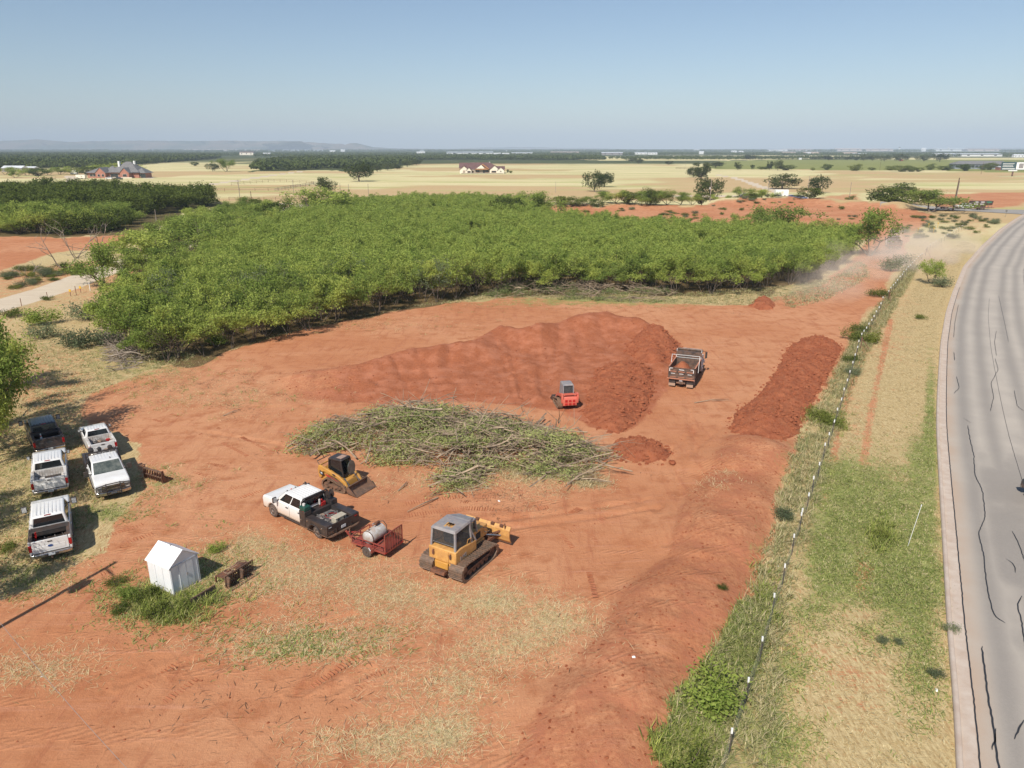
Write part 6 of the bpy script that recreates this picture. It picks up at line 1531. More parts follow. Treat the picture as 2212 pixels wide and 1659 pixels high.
m = MB(); m.tube([(.80, -.45, 1.70), (.86, -.45, 1.95), (.86, -.15, 1.9), (.80, -.15, 1.62)], .025, 6); m.build("grab_handle", YELB, bd)
m = MB()
prof = [(2.95, .28), (2.84, .45), (2.78, .75), (2.82, 1.05), (2.95, 1.25)]; back = [(2.90, 1.27), (2.74, 1.08), (2.70, .75), (2.76, .42), (2.90, .26)]
m.prism(prof + back, -1.52, 1.52); bl = m.build("blade", YELB, bd, smooth_=False)
m = MB(); m.b2(-1.52, 1.52, 2.93, 2.98, .18, .32); m.build("cutting_edge", DARKST, bl)
m = MB()
for x in (-.7, .35, .95): m.box((x, 2.83, 1.24), (.22, .14, .14))
m.bar((1.2, 2.8, 1.0), (1.22, 2.72, 1.5), .05); m.build("blade_wear_patch", RUST, bl)
m = MB()
for s_ in (-1, 1): m.bar((s_ * .45, .9, .55), (s_ * .62, 2.72, .6), .16); m.bar((s_ * .30, 2.1, .75), (s_ * .9, 2.74, .95), .09)
m.bar((-.5, 2.25, .62), (.5, 2.25, .62), .2); m.build("push_frame", RUST, bd)
m = MB()
for s_ in (-1, 1): m.tube([(s_ * .42, 1.75, 1.5), (s_ * .35, 2.35, .95)], .06, 8); m.tube([(s_ * .25, 1.9, .95), (s_ * .95, 2.72, .7)], .05, 8)
m.build("lift_cylinder", CHROME, bd)
m = MB(); coil(m, (.5, 1.9, 1.25), .18, 1, .02, 0); m.tube([(.46, 1.6, 1.6), (.62, 1.9, 1.45), (.5, 2.2, 1.2), (.4, 2.4, .9)], .02, 5); m.tube([(-.46, 1.6, 1.6), (-.62, 1.9, 1.4), (-.5, 2.3, 1.0)], .02, 5); m.build("hydraulic_hose", BLK, bd)
# --- compact track loaders
def loader(name, label, paint, cabm, loc, rz, raised_tail=False, bucket=True, full=False):
    e = empty(name, loc, rz, label, "track loader")
    loop = [(-.95, .10), (-.72, 0), (.72, 0), (.98, .12), (1.05, .32), (.92, .5), (.3, .62), (-.35, .80), (-.62, .82), (-.95, .58), (-1.05, .3)]
    for x0, x1 in ((-.98, -.56), (.56, .98)):
        track(e, x0, x1, loop, TRK, DARKST if not full else TRK, .03, .12, [(-.7, .3, .2), (.75, .28, .2), (-.3, .16, .11), (0, .16, .11), (.3, .16, .11), (-.45, .62, .12)])
    m = MB(); m.prism([(-1.15, .32), (-1.2, .8), (-1.15, 1.12), (-.6, 1.2), (.75, .72), (.85, .3), (.4, .22), (-.9, .22)], -.54, .54); m.build("chassis", paint, e, bevel=.04)
    m = MB(); m.prism([(-1.42, .38), (-1.48, .95), (-1.35, 1.2), (-.7, 1.32), (-.7, .38)], -.62, .62); hd = m.build("engine_hood", paint, e, bevel=.05)
    m = MB()
    for x in (-.34, 0, .34):
        for z, h in ((.58, .14), (.86, .2)): m.box((x, -1.455 - .0, z), (.22, .06, h), rx=-.06)
    m.build("rear_grille", REDP if paint is REDM else BLK, hd)
    m = MB()
    for k in range(4): m.b2(-.4, .4, -1.25 + k * .13, -1.2 + k * .13, 1.25 + k * .02, 1.30 + k * .02)
    m.build("hood_louvre", paint, hd)
    # cab
    B = [(-.46, -.75, 1.12), (.46, -.75, 1.12), (.46, .50, .95), (-.46, .50, .95)]; T = [(-.44, -.70, 2.02), (.44, -.70, 2.02), (.44, .32, 2.06), (-.44, .32, 2.06)]
    m = MB()
    for a, b in zip(B, T): m.bar(a, b, .08)
    for Q in (B, T):
        for i in range(4): m.bar(Q[i], Q[(i + 1) % 4], .07)
    cb = m.build("cab_frame", cabm, e)
    m = MB(); m.hexa([(-.48, -.76, 2.02), (.48, -.76, 2.02), (.48, .42, 2.05), (-.48, .42, 2.05), (-.42, -.68, 2.13), (.42, -.68, 2.13), (.42, .34, 2.15), (-.42, .34, 2.15)]); rf = m.build("cab_roof", cabm, e, bevel=.03)
    if not full: m = MB(); m.box((.02, .05, 2.152), (.6, .42, .015)); m.build("roof_hatch", pm("dusty_glass_hatch", (.40, .26, .19), rough=.4), rf)
    m = MB(); m.hexa([Vector(p) * 1 for p in [(-.42, -.70, 1.15), (.42, -.70, 1.15), (.42, .44, 1.0), (-.42, .44, 1.0), (-.40, -.66, 2.0), (.40, -.66, 2.0), (.40, .28, 2.02), (-.40, .28, 2.02)]]); m.build("cab_glass", GLASS if not full else SCREEN, e)
    if full:
        m = MB(); m.b2(-.42, .42, -.76, -.70, 1.0, 1.24); m.build("cab_rear_panel", cabm, e)
        for s_ in (-1, 1): m = MB(); m.hexa([(s_ * .45, -.74, 1.1), (s_ * .49, -.74, 1.1), (s_ * .49, .2, 1.0), (s_ * .45, .2, 1.0), (s_ * .43, -.7, 2.02), (s_ * .47, -.7, 2.02), (s_ * .47, .1, 2.04), (s_ * .43, .1, 2.04)]); m.build("cab_side_panel", cabm, e)
    for s_ in (-1, 1):
        x0, x1 = s_ * .60, s_ * .76
        m = MB(); m.prism([(-1.42, .62), (-1.50, 1.25), (-1.38, 1.52), (-1.15, 1.50), (.30, 1.08), (.85, .74), (1.02, .40), (1.2, .26), (1.12, .12), (.85, .22), (.68, .60), (.18, .86), (-.92, 1.14), (-1.12, 1.1), (-1.16, .70)], x0, x1)
        am = m.build("lift_arm", paint, e, bevel=.025)
        if not full:
            m = MB(); m.prism([(-1.36, .95), (-1.3, 1.2), (-1.05, 1.08), (-.98, .9), (-1.15, .82)], s_ * .765, s_ * .772); m.prism([(-.25, 1.12), (-.05, 1.16), (.12, 1.04), (-.05, .98)], s_ * .765, s_ * .772); m.build("arm_decal", BLK, am)
            m = MB(); m.prism([(-1.24, .98), (-1.22, 1.08), (-1.08, 1.04), (-1.08, .94)], s_ * .773, s_ * .776); m.build("arm_letter_plate", PLATE, am)
        m = MB(); m.tube([(s_ * .70, -.85, .92), (s_ * .72, .25, .62)], .045, 8); m.build("lift_cylinder", REDC if not full else CHROME, e)
        m = MB(); m.tube([(s_ * .5, .55, .9), (s_ * .5, 1.0, .42)], .04, 8); m.build("tilt_cylinder", CHROME, e)
    m = MB(); m.bar((-.7, -1.42, 1.45), (.7, -1.42, 1.45), .09 if full else .07); m.build("cross_tube", paint, e)
    if not full:
        m = MB(); m.tube([(-.62, -1.45, 1.5), (-.62, -1.62, 1.72), (.62, -1.62, 1.72), (.62, -1.45, 1.5)], .035, 6); m.build("rear_guard_rail", DARKST, e)
        m = MB(); vs = []; nn = 16
        for s__ in (0, .03):
            for k in range(nn): a = 2 * pi * k / nn; vs.append((-.10 + .36 * cos(a), .72 + s__, 1.48 + .52 * sin(a)))
        m.add(vs, [tuple(range(nn)), tuple(range(2 * nn - 1, nn - 1, -1))] + [(k, (k + 1) % nn, (k + 1) % nn + nn, k + nn) for k in range(nn)]); m.build("open_door", GLASSW, e)
    m = MB(); W = .98; y0 = 1.18
    m.prism([(y0, .10), (y0 + .85, .02), (y0 + .86, .05), (y0 + .10, .14), (y0 + .02, .35), (y0 + .12, .60), (y0 + .06, .62), (y0 - .06, .38)], -W, W)
    for s_ in (-1, 1): m.prism([(y0, .10), (y0 + .85, .02), (y0 + .12, .62), (y0 - .02, .4)], s_ * W, s_ * (W - .03))
    bk = m.build("bucket", DARKST if not full else BLKM, e)
    m = MB(); m.b2(-.5, .5, y0 - .14, y0 - .02, .12, .5); m.build("bucket_coupler", BLK, e)
    return e
loader("track_loader", "yellow compact track loader with its bucket down, beside the brush pile", YEL, BLKM, (-11.4, 45.03, zg(-11.4, 45.03)), radians(-119.4))
p = (G(1207.8, 885) + G(1249, 882.4)) / 2; fx, fy = -sin(radians(10)), cos(radians(10)); x, y = p.x + fx * 1.0, p.y + fy * 1.0
rl = loader("track_loader", "coral red compact track loader with a grey cab, working at the big dirt heap", REDM, GRYP, (x, y, zg(x, y) - .02), radians(10), full=True)
m = MB(); m.lathe([(1.35, .06), (1.5, .06)], 'Z', (-.3, -.9, 0), 8)
# --- dump truck
DTW = pm("white_dump_truck_cab", (.78, .78, .76), (.66, .62, .56), rough=.4, scale=3, dust=.35, dz=(.6, 1.3, .6)); DTB = pm("black_dump_body", (.03, .03, .03), (.10, .075, .06), rough=.6, scale=3, dust=.35)
DIRTC = pm("dirt_coated_rail", (.50, .22, .13), (.42, .17, .10), rough=.9, scale=4)
def dump(name, label, loc, rz, load=True):
    e = empty(name, loc, rz, label, "dump truck"); W = 1.22
    m = MB(); m.b2(-.45, .45, -.1, 6.2, .75, 1.0); m.build("chassis", BLK, e)
    m = MB(); m.b2(-W + .02, W - .02, 0, 3.7, 1.0, 1.08); m.build("bed_floor", DTB, e)
    for s_ in (-1, 1):
        m = MB(); m.b2(s_ * W, s_ * (W - .05), 0, 3.7, 1.05, 1.98); 
        for k in range(6): m.b2(s_ * (W + .05), s_ * W, .1 + k * .66, .2 + k * .66, 1.05, 1.98)
        m.b2(s_ * (W + .05), s_ * (W - .06), 0, 3.7, 1.98, 2.05); m.build("bed_side", DTB, e)
        m = MB(); m.b2(s_ * (W + .06), s_ * (W - .07), 0.02, 3.7, 2.05, 2.065); m.build("bed_top_rail", DIRTC, e)
    m = MB(); m.b2(-W, W, -.06, .0, .98, 2.0)
    for x in (-W + .06, -.40, .40, W - .06): m.b2(x - .06, x + .06, -.11, -.05, 1.0, 2.0)
    for z in (1.02, 1.5, 1.96): m.b2(-W, W, -.11, -.05, z - .045, z + .045)
    tg = m.build("tailgate", DTB, e)
    m = MB()
    for x in (-.78, 0, .78): m.b2(x - .2, x + .2, -.125, -.105, 1.40, 1.44)
    m.b2(-.24, .24, -.125, -.105, 1.80, 1.86)
    for s_ in (-1, 1): m.b2(s_ * 1.14, s_ * .84, -.125, -.105, 1.90, 1.95); m.b2(s_ * 1.14, s_ * 1.08, -.125, -.105, 1.62, 1.95)
    m.build("reflective_tape", CONEW, tg)
    m = MB()
    for x in (-.78, 0, .78): m.b2(x - .3, x + .3, -.14, -.05, 1.60, 1.65); m.b2(x - .3, x + .3, -.14, -.05, 1.08, 1.11)
    m.build("dirt_ledge", DIRTC, tg)
    m = MB(); m.b2(-W - .08, W + .06, -.24, -.04, .90, .97); m.build("rear_apron", DIRTC, e)
    m = MB(); m.b2(-W, W, 3.66, 3.74, 1.0, 2.62)
    m.b2(-W, W, 3.74, 4.7, 2.55, 2.62); m.b2(-W, W, 4.66, 4.72, 2.5, 2.72); m.build("headboard", DTB, e)
    m = MB()
    m.bar((-W, 3.62, 2.05), (W, 3.62, 2.05), .03)
    for s_ in (-1, 1): m.bar((s_ * (W + .1), 1.6, 1.2), (s_ * (W + .1), 1.9, 2.75), .035); m.bar((s_ * (W - .02), 3.6, 2.0), (s_ * (W - .02), 3.9, 2.85), .03)
    m.bar((-W - .1, 1.9, 2.75), (W + .1, 1.9, 2.75), .03); m.build("tarp_arm", CONEW, e)
    m = MB(); m.tube([(-W, 4.4, 2.72), (W, 4.4, 2.72)], .1, 8); m.build("tarp_roll", DTB, e)
    m = MB()
    for s_ in (-1, 1): m.box((s_ * .84, .0, .52), (.62, .03, .68))
    m.build("mud_flap", BLK, e)
    m = MB()
    for s_ in (-1, 1): m.box((s_ * .84, -.022, .3), (.62, .03, .26))
    m.build("flap_dust", pm("dusty_flap", (.40, .27, .19), rough=.9), e)
    m = MB(); m.prism([(-.1, .42), (-.02, .42), (-.02, .9), (-.1, .9)], -.2, .2); m.prism([(-.12, .5), (0, .38), (0, .58), (-.1, .62)], -.42, .42); m.build("hitch_plate", DARKST, e)
    m = MB(); m.b2(-.14, .14, -.13, -.1, .72, .86); m.build("number_plate", PLATE, e)
    for x in (-.98, -.70, .70, .98): wheel(e, x, 1.0, .50, .26, CONEW if abs(x) > .9 else RIM)
    for x in (-.98, .98): wheel(e, x, 5.9, .50, .28, CONEW)
    m = MB(); m.prism([(4.85, .7), (4.85, 2.45), (5.0, 2.52), (5.75, 2.5), (6.1, 1.75), (7.35, 1.6), (7.5, 1.4), (7.5, .8), (6.6, .7), (6.5, 1.0), (5.9, 1.2), (5.3, 1.0), (5.2, .7)], -.98, .98); cb = m.build("cab_body", DTW, e, bevel=.06)
    for s_ in (-1, 1):
        m = MB(); m.hexa([(s_ * .97, 5.05, 1.7), (s_ * .995, 5.05, 1.7), (s_ * .995, 5.85, 1.7), (s_ * .97, 5.85, 1.7), (s_ * .97, 5.1, 2.35), (s_ * .995, 5.1, 2.35), (s_ * .995, 5.65, 2.35), (s_ * .97, 5.65, 2.35)]); m.build("side_window", GLASS, e)
        m = MB(); m.bar((s_ * .98, 5.7, 2.3), (s_ * 1.42, 5.7, 2.35), .03); m.bar((s_ * .98, 5.7, 1.6), (s_ * 1.42, 5.7, 1.6), .03); m.box((s_ * 1.42, 5.7, 1.95), (.2, .1, .62)); m.build("mirror", BLK, e)
        m = MB(); m.prism([(5.2, .9), (5.3, 1.25), (5.9, 1.45), (6.5, 1.25), (6.65, .9), (6.5, .9), (6.4, 1.1), (5.9, 1.25), (5.4, 1.1), (5.3, .9)], s_ * .9, s_ * 1.24); m.build("fender", DTW, e, bevel=.02)
        m = MB(); m.tube([(s_ * 1.05, 4.7, .7), (s_ * 1.05, 5.2, .7)], .22, 12); m.build("fuel_tank", DTW, e)
        m = MB(); m.tube([(s_ * 1.12, 4.78, .9), (s_ * 1.12, 4.78, 1.6), (s_ * 1.12, 4.85, 2.0)], .09, 10); m.build("air_cleaner", DTW, e)
    m = MB(); m.hexa([(-.9, 5.80, 1.85), (.9, 5.80, 1.85), (.9, 6.14, 1.78), (-.9, 6.14, 1.78), (-.85, 5.6, 2.4), (.85, 5.6, 2.4), (.85, 5.85, 2.42), (-.85, 5.85, 2.42)]); m.build("windshield", GLASS, e)
    if load:
        r__ = np.random.RandomState(4); g = 20; xs = np.linspace(-W + .06, W - .06, g); ys = np.linspace(.06, 3.3, g); X, Y = np.meshgrid(xs, ys)
        Z = 1.35 + .95 * np.exp(-((X + .15) / .8) ** 2 - ((Y - 1.2) / 1.0) ** 2) + (fbm(X * 4, Y * 4, 3, 3) - .5) * .22 - .25 * smooth(2, 3.3, Y) - np.maximum(0, X - .3) * .25
        V = np.stack([X, Y, Z], -1).reshape(-1, 3); i = np.arange(g - 1)[:, None] * g + np.arange(g - 1)[None]; F = np.stack([i, i + 1, i + g + 1, i + g], -1).reshape(-1, 4)
        ld = newobj("dirt_load", np_mesh("dirt_load", V, F), M_CLOD); ld.location = loc; ld.rotation_euler = (0, 0, rz); tag(ld, "peaked load of red dirt in the near dump truck's bed", "dirt load")
    return e
p = (G(1443.5, 836) + G(1499.8, 845)) / 2; d1 = dump("dump_truck", "black bodied dump truck with a white cab, loaded with red dirt", (p.x, p.y + .3, zg(p.x, p.y)), radians(-22.5))
p = G(1934, 540); d2 = dump("dump_truck", "second dump truck half hidden in the dust far up the track", (p.x, p.y, zg(p.x, p.y)), radians(-17), False)

# ================================================================== SHED AND SCRAP
SHW = pm("white_vinyl_siding", (.80, .81, .82), (.72, .73, .73), rough=.5, scale=.8, dust=.06, dz=(0.0, .42, .45)); SHR = pm("white_vinyl_roof", (.84, .84, .84), rough=.4)
A = G(375, 1288.5, 0); Rr = G(434.7, 1253.9); Lf = G(330, 1266)
u = (Rr - A); wF = u.length * 1.0; ang = atan2(u.y, u.x); wS = (Lf - A).length
sh = empty("garden_shed", (A.x, A.y, zg(A.x, A.y) - .02), ang, "white gabled vinyl shed standing in the weeds", "shed")
ez = 1.62; pk = 2.22
m = MB(); m.b2(0, wF, 0, wS, 0, ez); m.add([(0, 0, ez), (wF, 0, ez), (wF / 2, 0, pk), (0, wS, ez), (wF, wS, ez), (wF / 2, wS, pk)], [(0, 1, 2), (5, 4, 3), (0, 2, 5, 3), (1, 4, 5, 2)]); sw = m.build("wall", SHW, sh)
m = MB(); o = .07
for s_ in (0, 1):
    x0, x1 = (-o, wF / 2) if s_ == 0 else (wF + o, wF / 2); z0 = ez - o * .9 + .02
    m.hexa([(x0, -o, z0), (x1, -o, pk + .03), (x1, wS + o, pk + .03), (x0, wS + o, z0), (x0, -o, z0 + .05), (x1, -o, pk + .08), (x1, wS + o, pk + .08), (x0, wS + o, z0 + .05)])
rf = m.build("roof", SHR, sh); m = MB(); m.b2(wF / 2 - .05, wF / 2 + .05, wS * .45, wS * .5, pk + .06, pk + .1); m.build("ridge_vent", GRYP, rf)
for k in range(2):
    m = MB(); m.b2(wF * (.30 + .24 * k) + .01, wF * (.54 + .24 * k) - .01, -.03, .0, .1, ez - .04); m.build("door_panel", SHW, sh, bevel=.01)
m = MB()
for x in (.04, wF * .30, wF * .54, wF * .78, wF - .12, wF - .04): m.b2(x - .008, x + .008, -.034, 0, .08, ez)
m.b2(-.01, wF + .01, -.04, 0, ez - .03, ez)
for y in (wS * .33, wS * .66): m.b2(-.012, 0, y - .007, y + .007, .05, ez - .05)
m.build("trim_strip", pm("pale_grey_trim", (.52, .54, .56), rough=.6), sh)
m = MB(); m.b2(-.06, wF + .06, -.08, wS + .06, -.05, .05); m.build("base_slab", pm("pale_concrete_pad", (.55, .46, .40), rough=.9, dust=.3), sh)
m = MB(); m.b2(wF * .53, wF * .55, -.06, -.03, .75, .95); m.build('door_handle', GRYP, sh)
# scrap attachments
def at_e(name, lab, cat, D, rz): p = G(*D); return empty(name, (p.x, p.y, zg(p.x, p.y)), rz, lab, cat)
g1_ = at_e("grapple_attachment", "rusty grapple attachment with coiled hoses, right of the white shed", "attachment", (515, 1252), radians(62))
m = MB()
for x in (-.86, .02): m.prism([(0, .1), (.0, .5), (-.2, .7), (-.4, .65), (-.3, .15)], x, x + .08)
m.bar((-.9, -.06, .15), (.9, -.06, .15), .09); m.bar((-.9, -.06, .6), (.9, -.06, .6), .09); m.bar((-.9, -.06, .4), (.9, -.06, .4), .06); m.build("frame", DARKST, g1_)
m = MB()
for x in (-.5, .45): m.hexa([(x - .36, .0, .55), (x + .36, .0, .55), (x + .30, .72, .42), (x - .30, .72, .42), (x - .36, .0, .62), (x + .36, .0, .62), (x + .30, .72, .48), (x - .30, .72, .48)]); m.bar((x - .3, .7, .45), (x - .3, .75, .1), .07); m.bar((x + .3, .7, .45), (x + .3, .75, .1), .07)
m.build("clamp_arm", RUST, g1_)
m = MB()
for k in range(17): m.bar((-.92 + k * .115, -.1, .08), (-.92 + k * .115, -.55, .02), .035); m.bar((-.92 + k * .115, -.12, .08), (-.92 + k * .115, -.16, .72), .035)
m.bar((-.95, -.14, .72), (.95, -.14, .72), .06); m.bar((-.95, -.55, .03), (.95, -.55, .03), .04); m.build("tine_rack", DARKST, g1_)
m = MB(); coil(m, (-.45, .1, .72), .22, 3, .02, 0); m.tube([(-.3, .1, .8), (0, -.05, .9), (.3, .1, .85), (.6, 0, .75), (.85, -.1, .6)], .022, 5); m.tube([(-.3, .2, .8), (0, .05, .95), (.3, .2, .9), (.6, .1, .8), (.8, 0, .6)], .022, 5); m.build("hose", pm("tan_dusty_hose", (.30, .19, .12), rough=.8), g1_)
b1 = at_e("rock_bucket", "rusty slotted rake bucket lying right of the parked trucks", "attachment", (345, 1035), radians(-28))
m = MB()
for k in range(8): m.prism([(-.35, .0), (.25, .0), (.42, .12), (.30, .17), (-.2, .16), (-.36, .5), (-.28, .85), (-.36, .9), (-.48, .5)], -.88 + k * .25, -.85 + k * .25)
m.build("tine", RUST, b1)
m = MB()
for s_ in (-1, 1): m.prism([(-.48, .05), (.3, .0), (.3, .12), (-.2, .25), (-.3, .95), (-.45, .95), (-.5, .5)], s_ * .95, s_ * .91)
m.build("side_plate", RUST, b1); m = MB(); m.bar((-.95, -.4, .85), (.95, -.4, .85), .1); m.bar((-.95, -.42, .45), (.95, -.42, .45), .07); m.tube([(-.95, -.1, .12), (.95, -.1, .12)], .05, 8); m.bar((-.95, -.3, .4), (-1.1, -.2, 1.0), .05); m.build("cross_bar", DARKST, b1)
c1 = at_e("cutting_edge_plate", "long black steel plate standing on edge in the weeds below the grapple", "steel plate", (443, 1297), radians(60))
m = MB(); m.hexa([(-.7, 0, 0), (.75, 0, 0), (.75, .06, 0), (-.7, .06, 0), (-.7, .1, .38), (.75, .1, .38), (.75, .16, .38), (-.7, .16, .38)]); m.build("plate", BLKM, c1); m = MB(); m.bar((-.7, .12, .39), (.75, .12, .39), .07); m.build("plate_rim", DARKST, c1)

# ================================================================== FENCE, POLES, SIGNS
GALV = pm("galvanised_wire", (.35, .34, .32), rough=.5, metal=.6); POSTM = pm("dark_green_steel_post", (.05, .055, .05), (.12, .08, .06), rough=.7); CAPM = pm("white_post_cap", (.82, .82, .80), rough=.5)
RPOST = pm("rusty_pipe_post", (.26, .12, .07), (.17, .09, .06), rough=.85)
zz = 1.4747
fp = [(2500 + a / zz, 2000 + b / zz) for a, b in ((507, 1440), (606, 1125), (687, 885), (760, 625), (818, 440), (872, 265), (917, 130))]
zz = 2.011
fp += [(2900 + a / zz, 1250 + b / zz) for a, b in ((447, 1655), (499, 1530), (547, 1380), (590, 1268), (632, 1115), (670, 1018), (702, 912), (733, 812), (761, 728), (787, 645), (810, 570), (832, 500), (856, 425), (874, 360), (890, 300), (903, 250), (926, 190), (941, 165), (960, 138), (980, 105), (1003, 75), (1022, 43))]
zz = 2.212
fp += [(3000 + a / zz, 700 + b / zz) for a, b in ((926, 1222), (947, 1185), (966, 1150), (985, 1095), (1033, 1035), (1052, 1005), (1070, 980), (1090, 960), (1112, 935), (1132, 905), (1150, 885), (1166, 860), (1184, 840), (1202, 815), (1220, 800), (1240, 775), (1258, 758), (1275, 742), (1292, 722), (1310, 705), (1325, 695))]
FP = [G(a / 1.8083, b / 1.8083) for a, b in fp]
last = FP[-1]; dirn = (G(2070, 500) - G(1996, 548)); 
for k in range(1, 14):
    q = G(1996 + k * 6.2, 548 - k * 3.9); FP.append(q)
f0 = FP[0]; FP.insert(0, f0 + (FP[0] - FP[1])); FP.insert(0, FP[0] + (FP[0] - FP[1]))
fe = empty("wire_fence", (0, 0, 0), 0, "new T post and wire fence along the roadside verge, white tipped posts", "fence")
mp = MB(); mp.b2(-.022, .022, -.004, .004, -.2, 1.32); mp.b2(-.004, .004, -.003, .035, -.2, 1.32); pp = mp.build("post", POSTM, fe)
mc = MB(); mc.b2(-.035, .035, -.015, .045, 1.13, 1.36); pc = mc.build("post_cap", CAPM, pp)
for k, q in enumerate(FP):
    z = zg(q.x, q.y)
    if k == 0: o, c = pp, pc
    else:
        o = pp.copy(); COL.objects.link(o); o.parent = fe; c = pc.copy(); COL.objects.link(c); c.parent = o
    o.location = (q.x, q.y, z); o.rotation_euler = (R.uniform(-.03, .03), R.uniform(-.04, .04), R.uniform(-.2, .2)); 
    s_ = 1 + max(0, (q.y - 60) / 260); o.scale = (min(s_, 1.25), min(s_, 1.25), 1)
m = MB()
for h in (.25, .5, .75, 1.0, 1.2):
    for a, b in zip(FP[:-1], FP[1:]):
        za, zb = zg(a.x, a.y), zg(b.x, b.y); m.tube([(a.x, a.y, za + h), ((a.x + b.x) / 2, (a.y + b.y) / 2, (za + zb) / 2 + h - .015), (b.x, b.y, zb + h)], .0035, 3, False)
m.build("wire", GALV, fe)
for (bx, by), (cx_, cy_) in ((((2900 + 925 / 2.011) / 1.8083, (1250 + 240 / 2.011) / 1.8083), ((2900 + 1000 / 2.011) / 1.8083, (1250 + 243 / 2.011) / 1.8083)), (((3000 + 1040 / 2.212) / 1.8083, (700 + 1050 / 2.212) / 1.8083), ((3000 + 1060 / 2.212) / 1.8083, (700 + 1078 / 2.212) / 1.8083)), ((1999, 552), (2011, 556))):
    a, b = G(bx, by), G(cx_, cy_); m = MB(); m.tube([(a.x, a.y, -.1), (a.x, a.y, 1.6)], .05, 8); m.tube([(a.x, a.y, 1.45), (b.x, b.y, .02)], .035, 8); m.build("brace_post", RPOST, fe)
def pole(name, lab, D, ytop, r=.14, mat_=None, cat="utility pole", lean=0, arm=False, box=False, group=None):
    p = G(*D); h = hgt(ytop, D[1], D[0]); e = empty(name, (p.x, p.y, 0), 0, lab, cat, group)
    mt = mat_ or POLEW; m = MB(); m.tube([(0, 0, -.3), (lean * h * .5, 0, h * .5), (lean * h, 0, h)], [r, r * .85, r * .7], 8); m.build("pole_shaft", mt, e)
    if arm: m = MB(); m.bar((lean * h - 1.1, .12, h - .5), (lean * h + 1.1, .12, h - .5), .12); m.build("cross_arm", mt, e)
    if box: m = MB(); m.lathe([(h * .62, .28), (h * .62 + .8, .28)], 'Z', (-.4, 0, 0), 10); m.build("transformer", BEDL, e)
    return e, h
POLEW = pm("grey_weathered_wood", (.34, .29, .25), (.24, .19, .15), rough=.95, scale=1.5); POLEB = pm("brown_creosote_wood", (.16, .10, .06), (.10, .07, .05), rough=.95)
PG = "power line poles across the fields"
POLES = [((519, 435), 388, .16, "pole with a crossarm standing left of the wooden gate", dict(arm=True)), ((636, 433), 389, .13, "plain grey pole just left of the gravel turnaround", {}), ((737, 440), 396, .11, "left pole of the close pair right of the turnaround", {}), ((755, 440), 397, .11, "middle pole right of the turnaround, near the edge of the thicket", {}), ((797, 437), 397, .11, "rightmost of the three poles at the field edge behind the thicket", {}),
         ((545, 450), 413, .16, "short brown post pole in front of the road bend", dict(mat_=POLEB)), ((338, 478), 452, .15, "short bare grey post rising from the left woodland", {}),
         ((1533, 441), 389, .2, "pole with a white round transformer in front of the large oak", dict(box=True)), ((1658, 425), 389, .17, "pole at the left end of the white container", dict(arm=True)), ((1744, 420), 380, .15, "pole between the wide oak and the round oak", {}), ((1833, 440), 394, .13, "thin pole on the tan slope above the small bush", {}), ((1937, 430), 398, .16, "pole standing in front of the dark oak at the red bank", {}),
         ((1900, 368), 349, .12, "thin dark pole in the crop field among the bushes", dict(mat_=POLEB)), ((2119, 376), 348, .16, "leaning brown pole at the right of the crop field", dict(mat_=POLEB, lean=.06)), ((2177, 348), 326, .2, "pole beside the tree left of the grey long building", {}), ((1480, 362), 338, .1, "pole near the corral", {}), ((1200, 416), 392, .09, "faint thin pole in the tan field behind the thicket", {}), ((1770, 340), 322, .25, "far pole above the tree row", {}), ((105, 483), 462, .1, "thin pole in the left woodland", dict())]
for D, yt, r, lab, k in POLES: pole("utility_pole", lab, D, yt, r, group=PG, **k)
e, h = pole("utility_pole", "tall leaning dark pole beside the parked white pickup at the side road", (2058, 455), 384, .26, POLEB, lean=.03)
m = MB(); m.tube([(.35, 0, -.3), (.03 * h * .95 + .3, 0, h * .9)], .12, 6); m.build("stub_pole", POLEW, e)
# pole outside the frame at the lower left: its long shadow and its service wire cross the dirt
tip = G(250, 1215); sd = Vector((cos(radians(SUN_AZ)), sin(radians(SUN_AZ)), 0)); H0 = 11.5; bs_ = tip - sd * (H0 / math.tan(radians(SUN_EL)))
e = empty("utility_pole", (bs_.x, bs_.y, 0), 0, "wooden pole with a transformer just outside the lower left of the view", "utility pole")
m = MB(); m.tube([(0, 0, -.3), (0, 0, H0)], [.17, .11], 10); m.build("pole_shaft", POLEB, e); m = MB(); m.lathe([(H0 - 3.0, .22), (H0 - 2.9, .26), (H0 - 2.1, .26), (H0 - 2.0, .2)], 'Z', (.36, -.1, 0), 12); m.build("transformer", GRYP, e); m = MB(); m.bar((-.1, 0, H0 - .6), (.9, -.5, H0 - .9), .07); m.build("insulator_arm", POLEB, e)
wr = MB(); pts = []
for t in np.linspace(0, 1, 14):
    a = G(-60, 1270, 7.2); b = G(330, 1720, 6.0); q = a.lerp(b, t); q.z -= .25 * sin(pi * t); pts.append(q)
wr.tube([bs_ + Vector((0, 0, H0 - .5))] + pts[:1], .012, 4); wr.tube(pts, .006, 4); tag(wr.build("overhead_wire", GALV), "thin overhead wire crossing the lower left corner", "wire")
p = G(1960, 1180); h = hgt(1096, 1180); m = MB(); m.tube([(0, 0, -.2), (.42, .1, h)], .013, 6); e = empty("marker_post", (p.x, p.y, 0), 0, "thin white pipe post leaning in the green verge grass", "post"); m.build("post_shaft", CAPM, e); m = MB(); m.tube([(.42, .1, h), (.43, .1, h + .12)], .026, 6); m.build("post_tip", CAPM, e)
for k, (D, hh, c) in enumerate([((1683, 1026, 0), 0, 0)][:0]): pass
YS = pm("yellow_marker_plastic", (.70, .42, .03), rough=.5)
